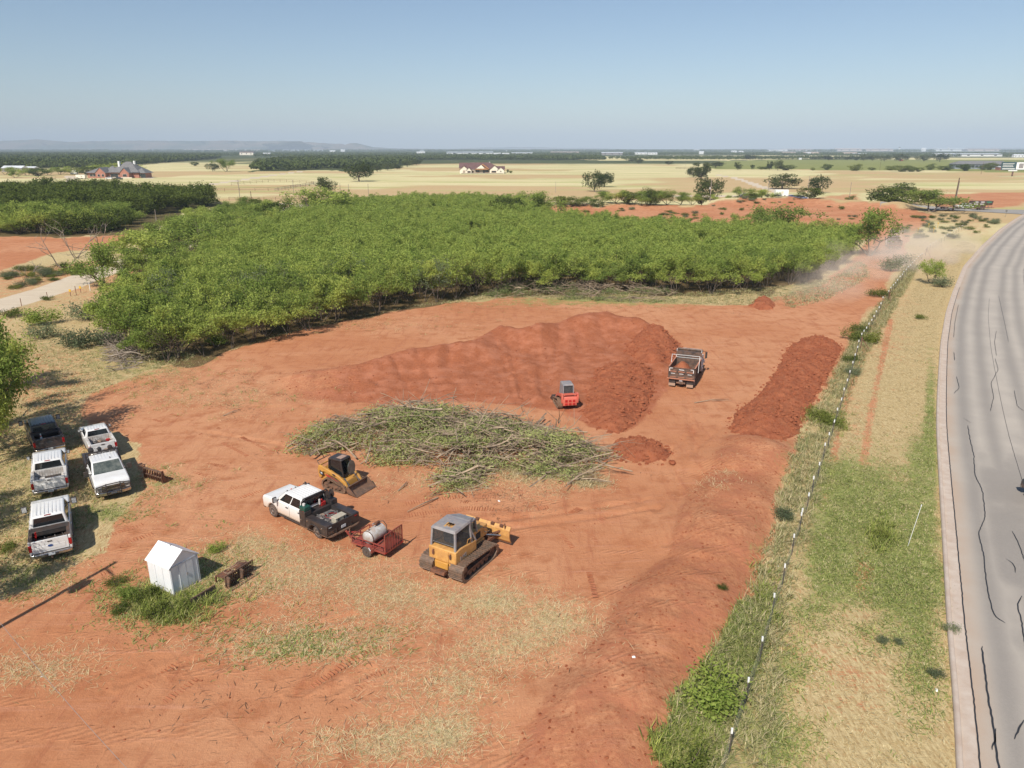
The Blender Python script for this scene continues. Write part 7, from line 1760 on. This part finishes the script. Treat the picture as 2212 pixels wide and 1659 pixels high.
for k, (x, y) in enumerate([(1982, 505), (2016, 504), (2025, 492), (2005, 494)]):
    p = G(x, y, 0); e = empty("marker_stake", (p.x, p.y, 0), 0, "yellow topped survey stake in the scrub beside the haul track", "stake", "yellow survey stakes"); m = MB(); m.bar((0, 0, 0), (0, 0, 1.3), .06); m.build("stake_shaft", YS, e); m = MB(); m.box((0, 0, 1.35), (.28, .06, .3)); m.build("stake_tag", YS, e)
for k, (x, y, h, lab) in enumerate([(275, 1128 / 1.8083 * 1.0, 0, "")][:0]): pass
for x, y, c, h, lab in [(153, 640, 1, 1.0, "short yellow gas marker on the near side of the white road, lower one"), (175, 633, 1, 1.0, "short yellow gas marker on the near side of the white road, upper one"), (195, 628, 0, 1.3, "white marker post beside the mesquite at the white road"), (165, 637, 2, 1.4, "rusty fence post between the two yellow markers"), (47, 662, 2, 1.2, "lone rusty fence post on the dry slope by the white road"), (103, 645, 2, 1.0, "fence post in the small bush by the white road"), (280, 516, 3, 1.2, "orange topped white marker by the red strip"), (325, 512, 0, 1.0, "white marker at the far side of the white road"), (570, 447, 0, 1.1, "white stub post by the gravel turnaround"), (583, 445, 0, 1.1, "second white stub post by the gravel turnaround")]:
    p = G(x, y); e = empty("marker_post", (p.x, p.y, 0), 0, lab, "marker"); m = MB(); m.bar((0, 0, -.1), (0, 0, h), .07); m.build("post_shaft", [CAPM, RPOST, RPOST, CAPM][c], e)
    if c in (1, 3): m = MB(); m.box((0, 0, h - .1), (.3, .08, .36)); m.build("post_panel", YS if c == 1 else ORANGE, e)
# billboard and road signs on the right
p = G(2186, 381); h = hgt(349.5, 381); bb = empty("billboard", (p.x, p.y, 0), radians(-6), "dark roadside billboard on a single post at the far right", "billboard")
wd = 26 * (p.y * CP) / FPX * 2; hb = hgt(350, 381) - hgt(368, 381)
m = MB(); m.b2(-.5, .5, -.4, .4, -.3, h - hb); m.build("post", DARKST, bb)
m = MB(); m.b2(-wd / 2, wd / 2, -.5, .5, h - hb, h); pn = m.build("panel", pm("dark_green_billboard", (.05, .09, .10), rough=.5), bb)
m = MB(); m.b2(wd * .08, wd * .46, -.56, -.5, h - hb * .92, h - hb * .06); m.build("poster", CAPM, pn)
m = MB(); m.b2(wd * .18, wd * .36, -.6, -.56, h - hb * .78, h - hb * .2); m.build("poster_emblem", GRYP, pn)
m = MB()
for k, (z, a) in enumerate(((.2, .9), (.38, .8), (.56, .85), (.8, 1))): m.b2(-wd * .46, -wd * .46 + wd * .5 * a, -.55, -.5, h - hb * z - hb * (.05 if k < 3 else .09), h - hb * z)
m.build("text_lines", CAPM, pn); m = MB(); m.b2(-wd * .2, wd * .15, -.55, -.2, h - hb - .8, h - hb); m.build("name_board", CAPM, bb)
ROFF = pm("black_rolloff_steel", (.03, .03, .03), (.08, .055, .045), rough=.6, dust=.15)
for k, (x, y) in enumerate([(2103, 447.5), (2118, 443)]):
    p = G(x, y); e = empty("roll_off_dumpster", (p.x, p.y, 0), radians(-3), ["front one of two black roll off dumpsters with white lettering", "rear one of two black roll off dumpsters with white lettering"][k], "dumpster")
    L = 44 * (p.y * CP) / FPX; m = MB(); m.hexa([(-L / 2, -1.1, .2), (L / 2, -1.1, .2), (L / 2, 1.1, .2), (-L / 2, 1.1, .2), (-L / 2, -1.2, 1.7), (L / 2 + .2, -1.2, 1.7), (L / 2 + .2, 1.2, 1.7), (-L / 2, 1.2, 1.7)])
    for i in range(9): xx = -L / 2 + .3 + i * (L - .6) / 8; m.b2(xx - .06, xx + .06, -1.24, -1.12, .3, 1.65)
    m.build("body", ROFF, e); m = MB()
    for xx in (-.3, 0, .3): m.b2(xx * L - L * .09, xx * L + L * .09, -1.27, -1.22, 1.15, 1.4)
    m.build("lettering", CAPM, e)
p = G(2082, 452); t7, g7 = pickup("pickup_truck", "distant white pickup parked at the side road by the tall leaning pole", WHITE); t7.location = (p.x, p.y, .15); t7.rotation_euler = (0, 0, radians(-94))
def flat_trailer(lab, D, L, rz):
    p = G(*D); e = empty("flatbed_trailer", (p.x, p.y, .1), radians(rz), lab, "trailer"); m = MB(); m.b2(-L / 2, L / 2, -1.1, 1.1, .7, .85); m.build("deck", DARKST, e); m = MB()
    for x in (-L / 2, L / 2 - .1): m.bar((x, -1, .8), (x, -1, 1.4), .1); m.bar((x, 1, .8), (x, 1, 1.4), .1)
    m.bar((L / 2, 0, .75), (L / 2 + 1.6, 0, .7), .15); m.build("stake", DARKST, e)
    for x in (-.6, .4): 
        for y in (-1, 1):
            m = MB(); m.lathe([(y - .12, .4), (y + .12, .4)], 'Y', (x, 0, .4), 12); m.build("wheel", TYRE, e)
flat_trailer("low flatbed trailer parked right of the distant white pickup", (2118, 454), 7, 4); flat_trailer("dark trailer behind the bright bush left of the leaning pole", (2040, 452), 6, 3)
GS = pm("green_sign", (.03, .22, .12), rough=.5)
p = G(2134, 452); e = empty("street_sign", (p.x, p.y, 0), 0, "green street name sign beyond the side road", "sign"); m = MB(); m.bar((0, 0, 0), (0, 0, 2.6), .07); m.build("post", GALV, e); m = MB(); m.b2(-.9, .9, -.05, .05, 2.4, 2.8); m.build("sign_panel", GS, e)
p = G(2172, 468); e = empty("road_sign", (p.x, p.y, 0), 0, "back of a small road sign on the verge corner", "sign"); m = MB(); m.bar((0, 0, 0), (0, 0, 2.2), .08); m.build("post", GALV, e); m = MB(); m.b2(-.4, .4, -.04, .04, 1.5, 2.3); m.build("sign_panel", GALV, e)
# car entering at the right edge
p = G(2224, 1110, .1); cr_, gc = pickup("passing_car", "dark vehicle on the road, only its rear corner inside the right edge", BLACKP, W=1.9, H=1.7, wb=2.9, r=.35, low=.2, cat="car"); cr_.location = (p.x + 2.15, p.y + .6, .08); cr_.rotation_euler = (0, 0, radians(-2))
# excavator boom behind the tall mesquite
p = G(1886, 505); ex = empty("excavator", (p.x, p.y, 0), radians(160), "yellow excavator mostly hidden behind the tall open mesquite", "excavator")
m = MB(); m.b2(-1.3, 1.3, -1.6, 1.4, .9, 2.2); m.build("house", YEL, ex, bevel=.1); m = MB(); m.b2(-1.25, -.3, -.2, 1.4, 2.2, 3.0); m.build("cab", BLK, ex)
for x0, x1 in ((-1.5, -1.0), (1.0, 1.5)): track(ex, x0, x1, [(-1.9, .15), (-1.6, 0), (1.6, 0), (1.9, .15), (2, .5), (1.7, .9), (-1.7, .9), (-2, .5)], TRKS, DARKST, .05, .25, [(-1.5, .45, .35), (1.5, .45, .35)])
m = MB(); m.prism([(1.2, 1.6), (2.2, 3.8), (2.9, 4.9), (3.3, 4.7), (2.7, 3.5), (1.7, 1.5)], -.2, .2); m.build("boom", YEL, ex); m = MB(); m.prism([(2.9, 5.2), (3.4, 5.0), (3.6, 2.6), (3.3, 2.6)], -.16, .16); m.build("stick", YEL, ex); m = MB(); m.prism([(3.2, 2.7), (3.7, 2.7), (3.9, 1.9), (3.2, 1.6), (3.0, 2.1)], -.4, .4); m.build("bucket", DARKST, ex)

# ================================================================== BUILDINGS AND FARM THINGS FAR OFF
BRK = pm("red_brick_wall", (.42, .19, .13), (.36, .15, .11), rough=.9, scale=.6); RFG = pm("grey_shingle_roof", (.20, .195, .19), (.15, .145, .145), rough=.9, scale=.8); RFM = pm("maroon_shingle_roof", (.16, .085, .075), (.12, .065, .06), rough=.9, scale=.6)
CRM = pm("cream_stucco", (.80, .74, .62), (.74, .67, .55), rough=.9, scale=.4); TRIM = pm("pale_trim", (.7, .62, .52), rough=.7); WIN = pm("dark_window", (.03, .035, .04), rough=.15, spec=.6); WOODT = pm("orange_wood_beam", (.50, .23, .09), rough=.7); STN = pm("tan_stone_wall", (.40, .34, .27), (.30, .25, .2), rough=.9, scale=.9)
def gable(m, x0, x1, y0, y1, z0, ze, zp, ridge='x', ov=.5):
    """roof solid over a rectangle, ridge along x or y"""
    x0 -= ov; x1 += ov; y0 -= ov; y1 += ov
    if ridge == 'x': V = [(x0, y0, ze), (x1, y0, ze), (x1, y1, ze), (x0, y1, ze), (x0, (y0 + y1) / 2, zp), (x1, (y0 + y1) / 2, zp)]; F = [(0, 1, 5, 4), (2, 3, 4, 5), (0, 4, 3), (1, 2, 5), (3, 2, 1, 0)]
    elif ridge == 'y': V = [(x0, y0, ze), (x1, y0, ze), (x1, y1, ze), (x0, y1, ze), ((x0 + x1) / 2, y0, zp), ((x0 + x1) / 2, y1, zp)]; F = [(0, 4, 5, 3), (1, 2, 5, 4), (0, 1, 4), (2, 3, 5), (3, 2, 1, 0)]
    else: h = min(x1 - x0, y1 - y0) / 2; V = [(x0, y0, ze), (x1, y0, ze), (x1, y1, ze), (x0, y1, ze), (x0 + h, (y0 + y1) / 2, zp), (x1 - h, (y0 + y1) / 2, zp)] if x1 - x0 > y1 - y0 else [(x0, y0, ze), (x1, y0, ze), (x1, y1, ze), (x0, y1, ze), ((x0 + x1) / 2, y0 + h, zp), ((x0 + x1) / 2, y1 - h, zp)]; F = [(0, 1, 5, 4), (2, 3, 4, 5), (0, 4, 3), (1, 2, 5), (3, 2, 1, 0)] if x1 - x0 > y1 - y0 else [(0, 1, 4), (1, 2, 5, 4), (2, 3, 5), (3, 0, 4, 5), (3, 2, 1, 0)]
    m.add(V, F)
def front_gable(e, wallm, x0, x1, y0, y1, ze, zp, roofm):
    m = MB(); m.b2(x0, x1, y0, y1, 0, ze); m.add([(x0, y0, ze), (x1, y0, ze), ((x0 + x1) / 2, y0, zp), (x0, y0 + .3, ze), (x1, y0 + .3, ze), ((x0 + x1) / 2, y0 + .3, zp)], [(0, 1, 2), (5, 4, 3), (0, 2, 5, 3), (1, 4, 5, 2)]); m.build("wall", wallm, e)
    m = MB(); c = (x0 + x1) / 2
    for s_ in (-1, 1): xe = x0 - .5 if s_ < 0 else x1 + .5; ze_ = ze - .35; m.hexa([(xe, y0 - .4, ze_), (c, y0 - .4, zp + .02), (c, y1, zp + .02), (xe, y1, ze_), (xe, y0 - .4, ze_ + .3), (c, y0 - .4, zp + .35), (c, y1, zp + .35), (xe, y1, ze_ + .3)])
    m.build("roof", roofm, e)
def windows(e, lst, y, mt=WIN, fr=TRIM):
    for x, w_, z0, z1 in lst:
        m = MB(); m.b2(x - w_ / 2 - .12, x + w_ / 2 + .12, y - .08, y + .05, z0 - .12, z1 + .12); f = m.build("window", fr, e); m = MB(); m.b2(x - w_ / 2, x + w_ / 2, y - .12, y - .06, z0, z1); m.build("pane", mt, f)
# cream house: face spans view x 990..1090, foot at y 374
p = G(1042, 374.5); k = (p.y * CP + HC * SP) / FPX; ch = empty("house", (p.x, p.y, 0), 0, "cream stucco house with a maroon hip roof alone in the tan field", "house")
U = lambda px: (px - 1042) * k
m = MB(); m.b2(U(994), U(1086), 2, 20, 0, 3.6); m.build("wall", CRM, ch)
m = MB(); gable(m, U(994), U(1079), 2, 20, 0, 3.5, 9.6, 'hip', .6); gable(m, U(992), U(1010), 4, 18, 0, 4.4, 9.4, 'x', .5); gable(m, U(1070), U(1089), 12, 22, 0, 3.5, 6.2, 'x', .6); m.build("roof", RFM, ch)
front_gable(ch, CRM, U(994), U(1012.5), -4, 12, 3.4, 6.6, RFM); front_gable(ch, CRM, U(1008.5), U(1019), -6, 8, 2.8, 5.2, RFM); front_gable(ch, CRM, U(1058), U(1079), -3, 12, 3.2, 7.0, RFM); front_gable(ch, CRM, U(1075), U(1089), -5, 9, 2.9, 5.4, RFM)
m = MB(); gable(m, U(1026), U(1058), -2, 10, 0, 3.7, 8.8, 'y', .3); m.build("roof", RFM, ch); m = MB(); m.add([(U(1029), -2.45, 4.3), (U(1048), -2.45, 4.3), (U(1040), -2.45, 7.6), (U(1029), -2.3, 4.3), (U(1048), -2.3, 4.3), (U(1040), -2.3, 7.6)], [(0, 1, 2), (5, 4, 3), (0, 2, 5, 3), (1, 4, 5, 2), (0, 3, 4, 1)]); m.build("gable_face", CRM, ch)
m = MB(); m.b2(U(1027), U(1056), -2.6, -2.3, 3.5, 4.1); m.bar((U(1042), -3.0, 8.4), (U(1056), -3.0, 4.2), .7); m.bar((U(1044), -4.5, 3.8), (U(1048), -4.5, 5.0), .4); m.bar((U(1048), -4.5, 5.0), (U(1053), -4.5, 3.8), .4); m.build("gable_beam", WOODT, ch)
m = MB(); m.b2(U(1019), U(1058), -.3, 2.1, 0, 3.4); m.build("porch_wall", STN, ch)
windows(ch, [(U(1022), 1.2, 1.0, 2.2), (U(1032), 3.2, .9, 2.9), (U(1052), 3, .9, 2.9)], -.35, WIN, WOODT); windows(ch, [(U(1014), 2.8, .9, 2.2)], -6.05, WIN, WOODT); windows(ch, [(U(1067), 4.2, .9, 2.3)], -3.05, WIN, WOODT); windows(ch, [(U(1003), 1.8, .4, 2.6)], -4.05, STN, WOODT); windows(ch, [(U(1082), 1.0, 1.6, 2.4)], -5.05)
m = MB(); m.b2(U(1043), U(1048), -.5, -.32, 0, 2.9); m.build("door", WIN, ch); m = MB(); m.lathe([(9.3, .5), (10.1, .4)], 'Z', (U(1057), 12, 0), 10); m.build("roof_dome_vent", CAPM, ch)
m = MB(); m.b2(U(998), U(1088), -9.5, -9, 0, .7); m.build("garden_wall", STN, ch)
# brick house: view x 187..314, foot at y 384
p = G(250, 384.5); k = (p.y * CP + HC * SP) / FPX; bh = empty("house", (p.x, p.y, 0), 0, "red brick house with a big grey roof and white chimney at the far left", "house")
U = lambda px: (px - 250) * k
m = MB(); m.b2(U(189), U(222), 1, 12, 0, 4); m.b2(U(222), U(300), 1, 18, 0, 4.2); m.b2(U(294), U(313), 2, 12, 0, 3.8); m.build("wall", BRK, bh)
m = MB(); gable(m, U(188), U(228), 0, 13, 0, 3.9, 7.4, 'hip', .6); gable(m, U(236), U(301), 0, 20, 0, 4.2, 12.2, 'hip', .7); gable(m, U(216), U(250), 4, 16, 0, 4.1, 9, 'hip', .5); gable(m, U(290), U(314), 1, 14, 0, 3.7, 7.4, 'hip', .6); m.build("roof", RFG, bh)
front_gable(bh, BRK, U(212), U(233), -3, 10, 4.0, 7.8, RFG); front_gable(bh, BRK, U(266), U(285), -4, 10, 4.0, 7.6, RFG)
m = MB(); m.b2(U(252), U(255.5), 5, 7, 6, 12.6); m.build("chimney", CAPM, bh); m = MB(); m.b2(U(279), U(282), 10, 12, 10, 12.8); m.build("chimney", CAPM, bh)
windows(bh, [(U(197), 2.2, 1.2, 3), (U(205), 3, 1.2, 3.1), (U(241), 2, .8, 3.2), (U(249), 4.2, .8, 3.3)], .95); windows(bh, [(U(219), 1.6, 1.2, 2.9), (U(228), 1.6, 1.2, 2.9)], -3.05); windows(bh, [(U(276), 3, 1.2, 3)], -4.05); windows(bh, [(U(299), 2, 1.2, 3)], 1.95)
m = MB(); m.b2(U(261), U(264.5), .6, .95, 0, 3.3); m.build("door", WIN, bh); m = MB(); m.b2(U(303), U(313), 1.4, 1.98, 0, 3.0); m.build("carport_opening", WIN, bh); m = MB(); m.b2(U(252), U(296), -8, -7.5, 0, .8); m.build("garden_wall", TRIM, bh)
def simple_house(lab, x0, x1, yb, yt, wm, rm, roof='x', cat="building", name="building", depth=.5, wf=.55, win=4):
    p = G((x0 + x1) / 2, yb); k = (p.y * CP + HC * SP) / FPX; w_ = (x1 - x0) * k; h = hgt(yt, yb); e = empty(name, (p.x, p.y, 0), R.uniform(-.1, .1), lab, cat); d = w_ * depth
    m = MB(); m.b2(-w_ / 2, w_ / 2, 0, d, 0, h * wf + .05); m.build("wall", wm, e); m = MB(); gable(m, -w_ / 2, w_ / 2, 0, d, 0, h * wf, h, roof, w_ * .015); m.build("roof", rm, e)
    for i in range(win): x = -w_ / 2 + (i + .5) * w_ / win; m = MB(); m.b2(x - w_ * .03, x + w_ * .03, -.08, .02, h * wf * .3, h * wf * .75); m.build("window", WIN, e)
    return e
WHR = pm("bright_metal_roof", (.82, .84, .84), rough=.4, metal=.2); GRW = pm("blue_grey_siding", (.30, .33, .37), (.22, .24, .27), rough=.8, scale=.5); WHW = pm("white_wall", (.78, .78, .76), rough=.7); PNKW = pm("pinkish_stone_block", (.60, .47, .38), rough=.9, scale=.05)
simple_house("dark barn with a bright white lean-to roof at the far left", 4, 48, 371, 358, GRYP, WHR, 'x', "barn", "barn", .5, .62, 3); simple_house("open shed with a shining white roof beside the dark barn", 46, 76, 369, 359.5, GRYP, WHR, 'x', "shed", "barn", .5, .7, 2)
mt_ = simple_house("long grey two storey building with a shingle roof at the far right", 2064, 2180, 365, 347.5, GRW, RFG, 'hip', "building", "apartment_building", .22, .6, 14)
simple_house("low brick wing with a white fascia at the end of the long grey building", 2160, 2196, 368, 359, BRK, WHW, 'hip', "building", "building", .5, .8, 2)
for i, (x0, x1, yb, yt, c) in enumerate(TOWN):
    wm = [WHW, WHW, GRYP, PNKW, CRM, PNKW][c]; rm = [WHR, WHR, WHR, PNKW, RFM, PNKW][c]
    simple_house(["small white distant building on the plain", "white roofed farm building on the plain", "grey barn with a white roof behind the pale field", "low tan industrial block on the horizon", "cream house with a brown roof in the scrub", "long pinkish block on the horizon"][c] , x0, x1, yb, yt, wm, rm, 'x', "building", "building", .35, .75, 3)["group"] = ["small white buildings on the plain", "white roofed farm buildings on the plain", "grey barns behind the pale field", "tan blocks on the horizon", "cream houses in the scrub", "pinkish blocks on the horizon"][c]
for D, yt, r, lab in [((1942, 326.5), 317.3, 9, "airfield control tower on the right horizon"), ((1700 + 0, 326), 320, 6, "")][:1]:
    p = G(*D); h = hgt(yt, D[1]); e = empty("control_tower", (p.x, p.y, 0), 0, lab, "tower"); m = MB(); m.box((0, 0, h * .4), (h * .3, h * .3, h * .8), tp=(.8, .8)); m.build("shaft", WHW, e); m = MB(); m.lathe([(h * .78, h * .18), (h * .9, h * .24), (h, h * .2)], 'Z', (0, 0, 0), 10); m.build("cab", WIN, e)
for x, yb, yt, lab in [(2048, 327, 318.6, "white water tower on the right horizon"), (1094, 330, 325, "white water tower beyond the plain at the centre")]:
    p = G(x, yb); h = hgt(yt, yb); e = empty("water_tower", (p.x, p.y, 0), 0, lab, "water tower"); m = MB(); m.tube([(0, 0, 0), (0, 0, h * .75)], h * .06, 8); m.build("stem", WHW, e); m = MB(); m.lathe([(h * .62, h * .05), (h * .72, h * .2), (h * .85, h * .25), (h * .98, h * .12), (h, .02)], 'Z', (0, 0, 0), 14); m.build("tank", WHW, e)
p = G(701, 325); h = hgt(304, 325); e = empty("radio_mast", (p.x, p.y, 0), 0, "thin radio mast in front of the hills", "mast"); m = MB(); m.tube([(0, 0, 0), (0, 0, h)], [2.2, 1.6], 5); m.build("mast_shaft", GALV, e)
TW = pm("white_turbine", (.8, .8, .8), rough=.4)
tb = empty("wind_turbine", (0, 0, 0), 0, "tiny white wind turbine on the hazy ridge", "wind turbine", "wind turbines on the hills"); m = MB(); m.tube([(0, 0, 0), (0, 0, 95)], [3.2, 2.0], 6); m.build("tower", TW, tb); m = MB()
for a in (.4, 2.5, 4.6): m.bar((0, -3, 95), (48 * cos(a), -3, 95 + 48 * sin(a)), 3.0, 1)
m.build("rotor", TW, tb)
for i, x in enumerate([318, 346, 364, 376, 392, 413, 437, 449, 468, 485, 508, 522, 549, 1120, 1165]):
    D = 14200 if x < 900 else 19000; q = (304.5 - CY) / FPX if x < 900 else (318.0 - CY) / FPX; t = D / (CP - q * SP); zb = HC - t * (SP + q * CP); X = (x - CX) / FPX * t
    o = tb if i == 0 else copy_tree(tb, (0, 0, 0)); o.location = (X, D, zb - 12); o.scale = (R.uniform(.85, 1.1),) * 3
# things in the brick house yard and at the gravel drive
def box_thing(name, lab, cat, x, yb, wpx, h, d, mt, rz=0, roof=None):
    p = G(x, yb); k = (p.y * CP + HC * SP) / FPX; w_ = wpx * k; e = empty(name, (p.x, p.y, 0), radians(rz), lab, cat); m = MB(); m.b2(-w_ / 2, w_ / 2, 0, d, .35, h); m.build("body", mt, e, bevel=.08)
    m = MB(); m.b2(-w_ / 2 + .3, w_ / 2 - .3, .1, d - .1, .1, .36); m.build("underframe", BLK, e)
    for s_ in (-1, 1):
        m = MB(); m.lathe([(-.02, .38), (.2, .38)], 'Y', (s_ * w_ * .22, 0, .38), 10); m.build("wheel", TYRE, e)
    m = MB(); m.b2(-w_ * .1, w_ * .1, -.03, 0, h * .45, h * .8); m.build("side_panel", TRIM, e); return e
box_thing("cargo_trailer", "cream box trailer in front of the brick house", "trailer", 174, 386.5, 20, 3.0, 2.4, CRM); box_thing("travel_trailer", "small white travel trailer behind the cream box trailer", "trailer", 159, 377, 15, 3.2, 2.5, WHW); box_thing("travel_trailer", "dark trailer left of the brick house", "trailer", 184, 374, 16, 2.8, 2.4, ROFF)
box_thing("cargo_container", "white container trailer at the gravel drive by the wide oak", "container", 1689, 425, 28, 3.2, 2.5, WHW)
BLU = pm("blue_truck_paint", (.03, .10, .30), (.2, .22, .26), rough=.4, scale=3, dust=.15)
for (x, y), rz, pt, lab in [((238, 388), -88, WHITE, "white pickup parked in front of the brick house"), ((256, 388), -92, BLACKP, "black pickup parked in front of the brick house"), ((1710, 430.5), 95, BLU, "blue pickup parked beside the white container"), ((1728, 432), -80, BLU, "second blue pickup right of the white container"), ((1610, 427), 100, BLACKP, "dark truck parked left of the bright bush tree"), ((2140 / 1, 342), 90, REDP, "tiny red car on the far road")]:
    p = G(x, y); a, g = pickup("pickup_truck", lab, pt); a.location = (p.x, p.y, .02); a.rotation_euler = (0, 0, radians(rz))
    if y < 345: a.scale = (1.3,) * 3; a.location = (G(1946, 347.5).x, G(1946, 347.5).y, 0)
# farm fences
def pipe_fence(lab, pts, step, h, mt, rails=2, r=.05, name="pipe_fence"):
    P, _ = resample(poly(pts), step); e = empty(name, (0, 0, 0), 0, lab, "fence"); m = MB()
    for x, y in P: z = zg(x, y); m.tube([(x, y, z - .1), (x, y, z + h)], r, 5)
    o = m.build("post", mt, e); o['kind'] = 'stuff'; m = MB()
    for k in range(rails):
        zz_ = h * (k + 1) / rails - .03
        for a, b in zip(P[:-1], P[1:]): m.tube([(a[0], a[1], zg(*a) + zz_), (b[0], b[1], zg(*b) + zz_)], r * .7, 4, False)
    m.build("rail", mt, e)
pipe_fence("rusty pipe fence and gate behind the gravel turnaround", [(495, 433.5), (560, 433), (640, 432.5), (735, 432)], 5, 1.5, RPOST, 2, .09)
pipe_fence("grey pipe fence running up the field right of the corral", [(594, 413), (640, 405), (716, 392)], 6, 1.5, GALV, 3, .08); pipe_fence("rusty corral fence beside the long drive", [(392, 418), (430, 416), (470, 413), (594, 413), (690, 398), (592, 392), (500, 401)], 9, 1.8, RPOST, 2, .09)
pipe_fence("grey corral fence in the far field under the small oak", [(1460, 365), (1500, 366), (1535, 366)], 6, 1.8, DARKST, 3, .12)
m = MB(); p = G(937, 375.4)
for k, (x, yb, yt) in enumerate([(1090 + 7, 373, 366), (1103, 374, 369)]):
    px, py = at(x, yb); s_ = hgt(yt, yb) / 6; fit(JUN[0], x, yb, yt, (5, 8)[k], ["small pointed evergreen right of the cream house", "small round shrub right of the cream house"][k])
# ------------------------------------------------------------------ small litter
for k, (x, y, s_) in enumerate([(1366, 1470, .10), (2023, 1492, .12), (1078, 1084, .12), (1680, 1230, .06), (90, 1462, .06)]):
    p = G(x, y); m = MB(); m.box((p.x, p.y, zg(p.x, p.y) + s_ * .3), (s_ * 1.6, s_, s_ * .5), rz=k, rx=.2, tp=(.6, .7)); tag(m.build("paper_scrap", CAPM, bevel=.01), ["scrap of white paper on the smooth berm", "white cup lying by the lower kerb", "white scrap below the big brush pile", "tiny white scrap near the fence", "tiny white scrap on the lower left dirt"][k], "litter")
# ================================================================== AIR
def haze():
    m = MB(); m.b2(-26000, 26000, -900, 24000, -3, 420)
    t = NT("pale_haze"); t.t.nodes.remove(t.b)
    v = t.n("ShaderNodeVolumePrincipled"); v.inputs['Color'].default_value = (.74, .87, 1.0, 1); v.inputs['Density'].default_value = 1.15e-4; v.inputs['Anisotropy'].default_value = -0.18
    t.L(v.outputs[0], t.out.inputs['Volume'])
    o = m.build("haze", t.m); tag(o, "pale blue haze over the far fields and hills", "haze", kind="stuff")
haze()

def dust_cloud():
    """dust thrown up behind the far dump truck"""
    m = MB(); pts = []
    P = poly([(1700, 640), (1790, 560), (1870, 560), (1925, 520), (1985, 506), (2080, 520), (2120, 545), (2060, 575), (1960, 600), (1880, 640), (1780, 690), (1620, 740), (1500, 720), (1600, 665)])
    t = NT("airborne_red_dust"); t.t.nodes.remove(t.b); g = t.pos()
    v = t.n("ShaderNodeVolumePrincipled"); v.inputs['Color'].default_value = (.96, .80, .67, 1); v.inputs['Anisotropy'].default_value = -0.4
    n = t.noise(g, .07, 3, .55); s_ = t.n("ShaderNodeSeparateXYZ"); t.L(g, s_.inputs[0])
    c = G(1950, 560); d = t.n("ShaderNodeVectorMath", operation='DISTANCE'); t.L(g, d.inputs[0]); d.inputs[1].default_value = (c.x - 4, c.y - 6, 0)
    near = t.ss(d.outputs['Value'], 62, 8); top = t.ss(s_.outputs[2], 5.5, 0.3)
    de = t.ma('MULTIPLY', t.ma('MULTIPLY', t.ss(n, .36, .68), near), t.ma('MULTIPLY', top, .10))
    t.L(de, v.inputs['Density']); t.L(v.outputs[0], t.out.inputs['Volume'])
    t.m.cycles.volume_step_rate = 2.0 if hasattr(t.m, 'cycles') and hasattr(t.m.cycles, 'volume_step_rate') else 1
    m.prismz([tuple(p) for p in P][::-1], .05, 5.5); o = m.build("dust_cloud", t.m); tag(o, "pale dust hanging over the haul track round the far dump truck", "dust", kind="stuff")
dust_cloud()
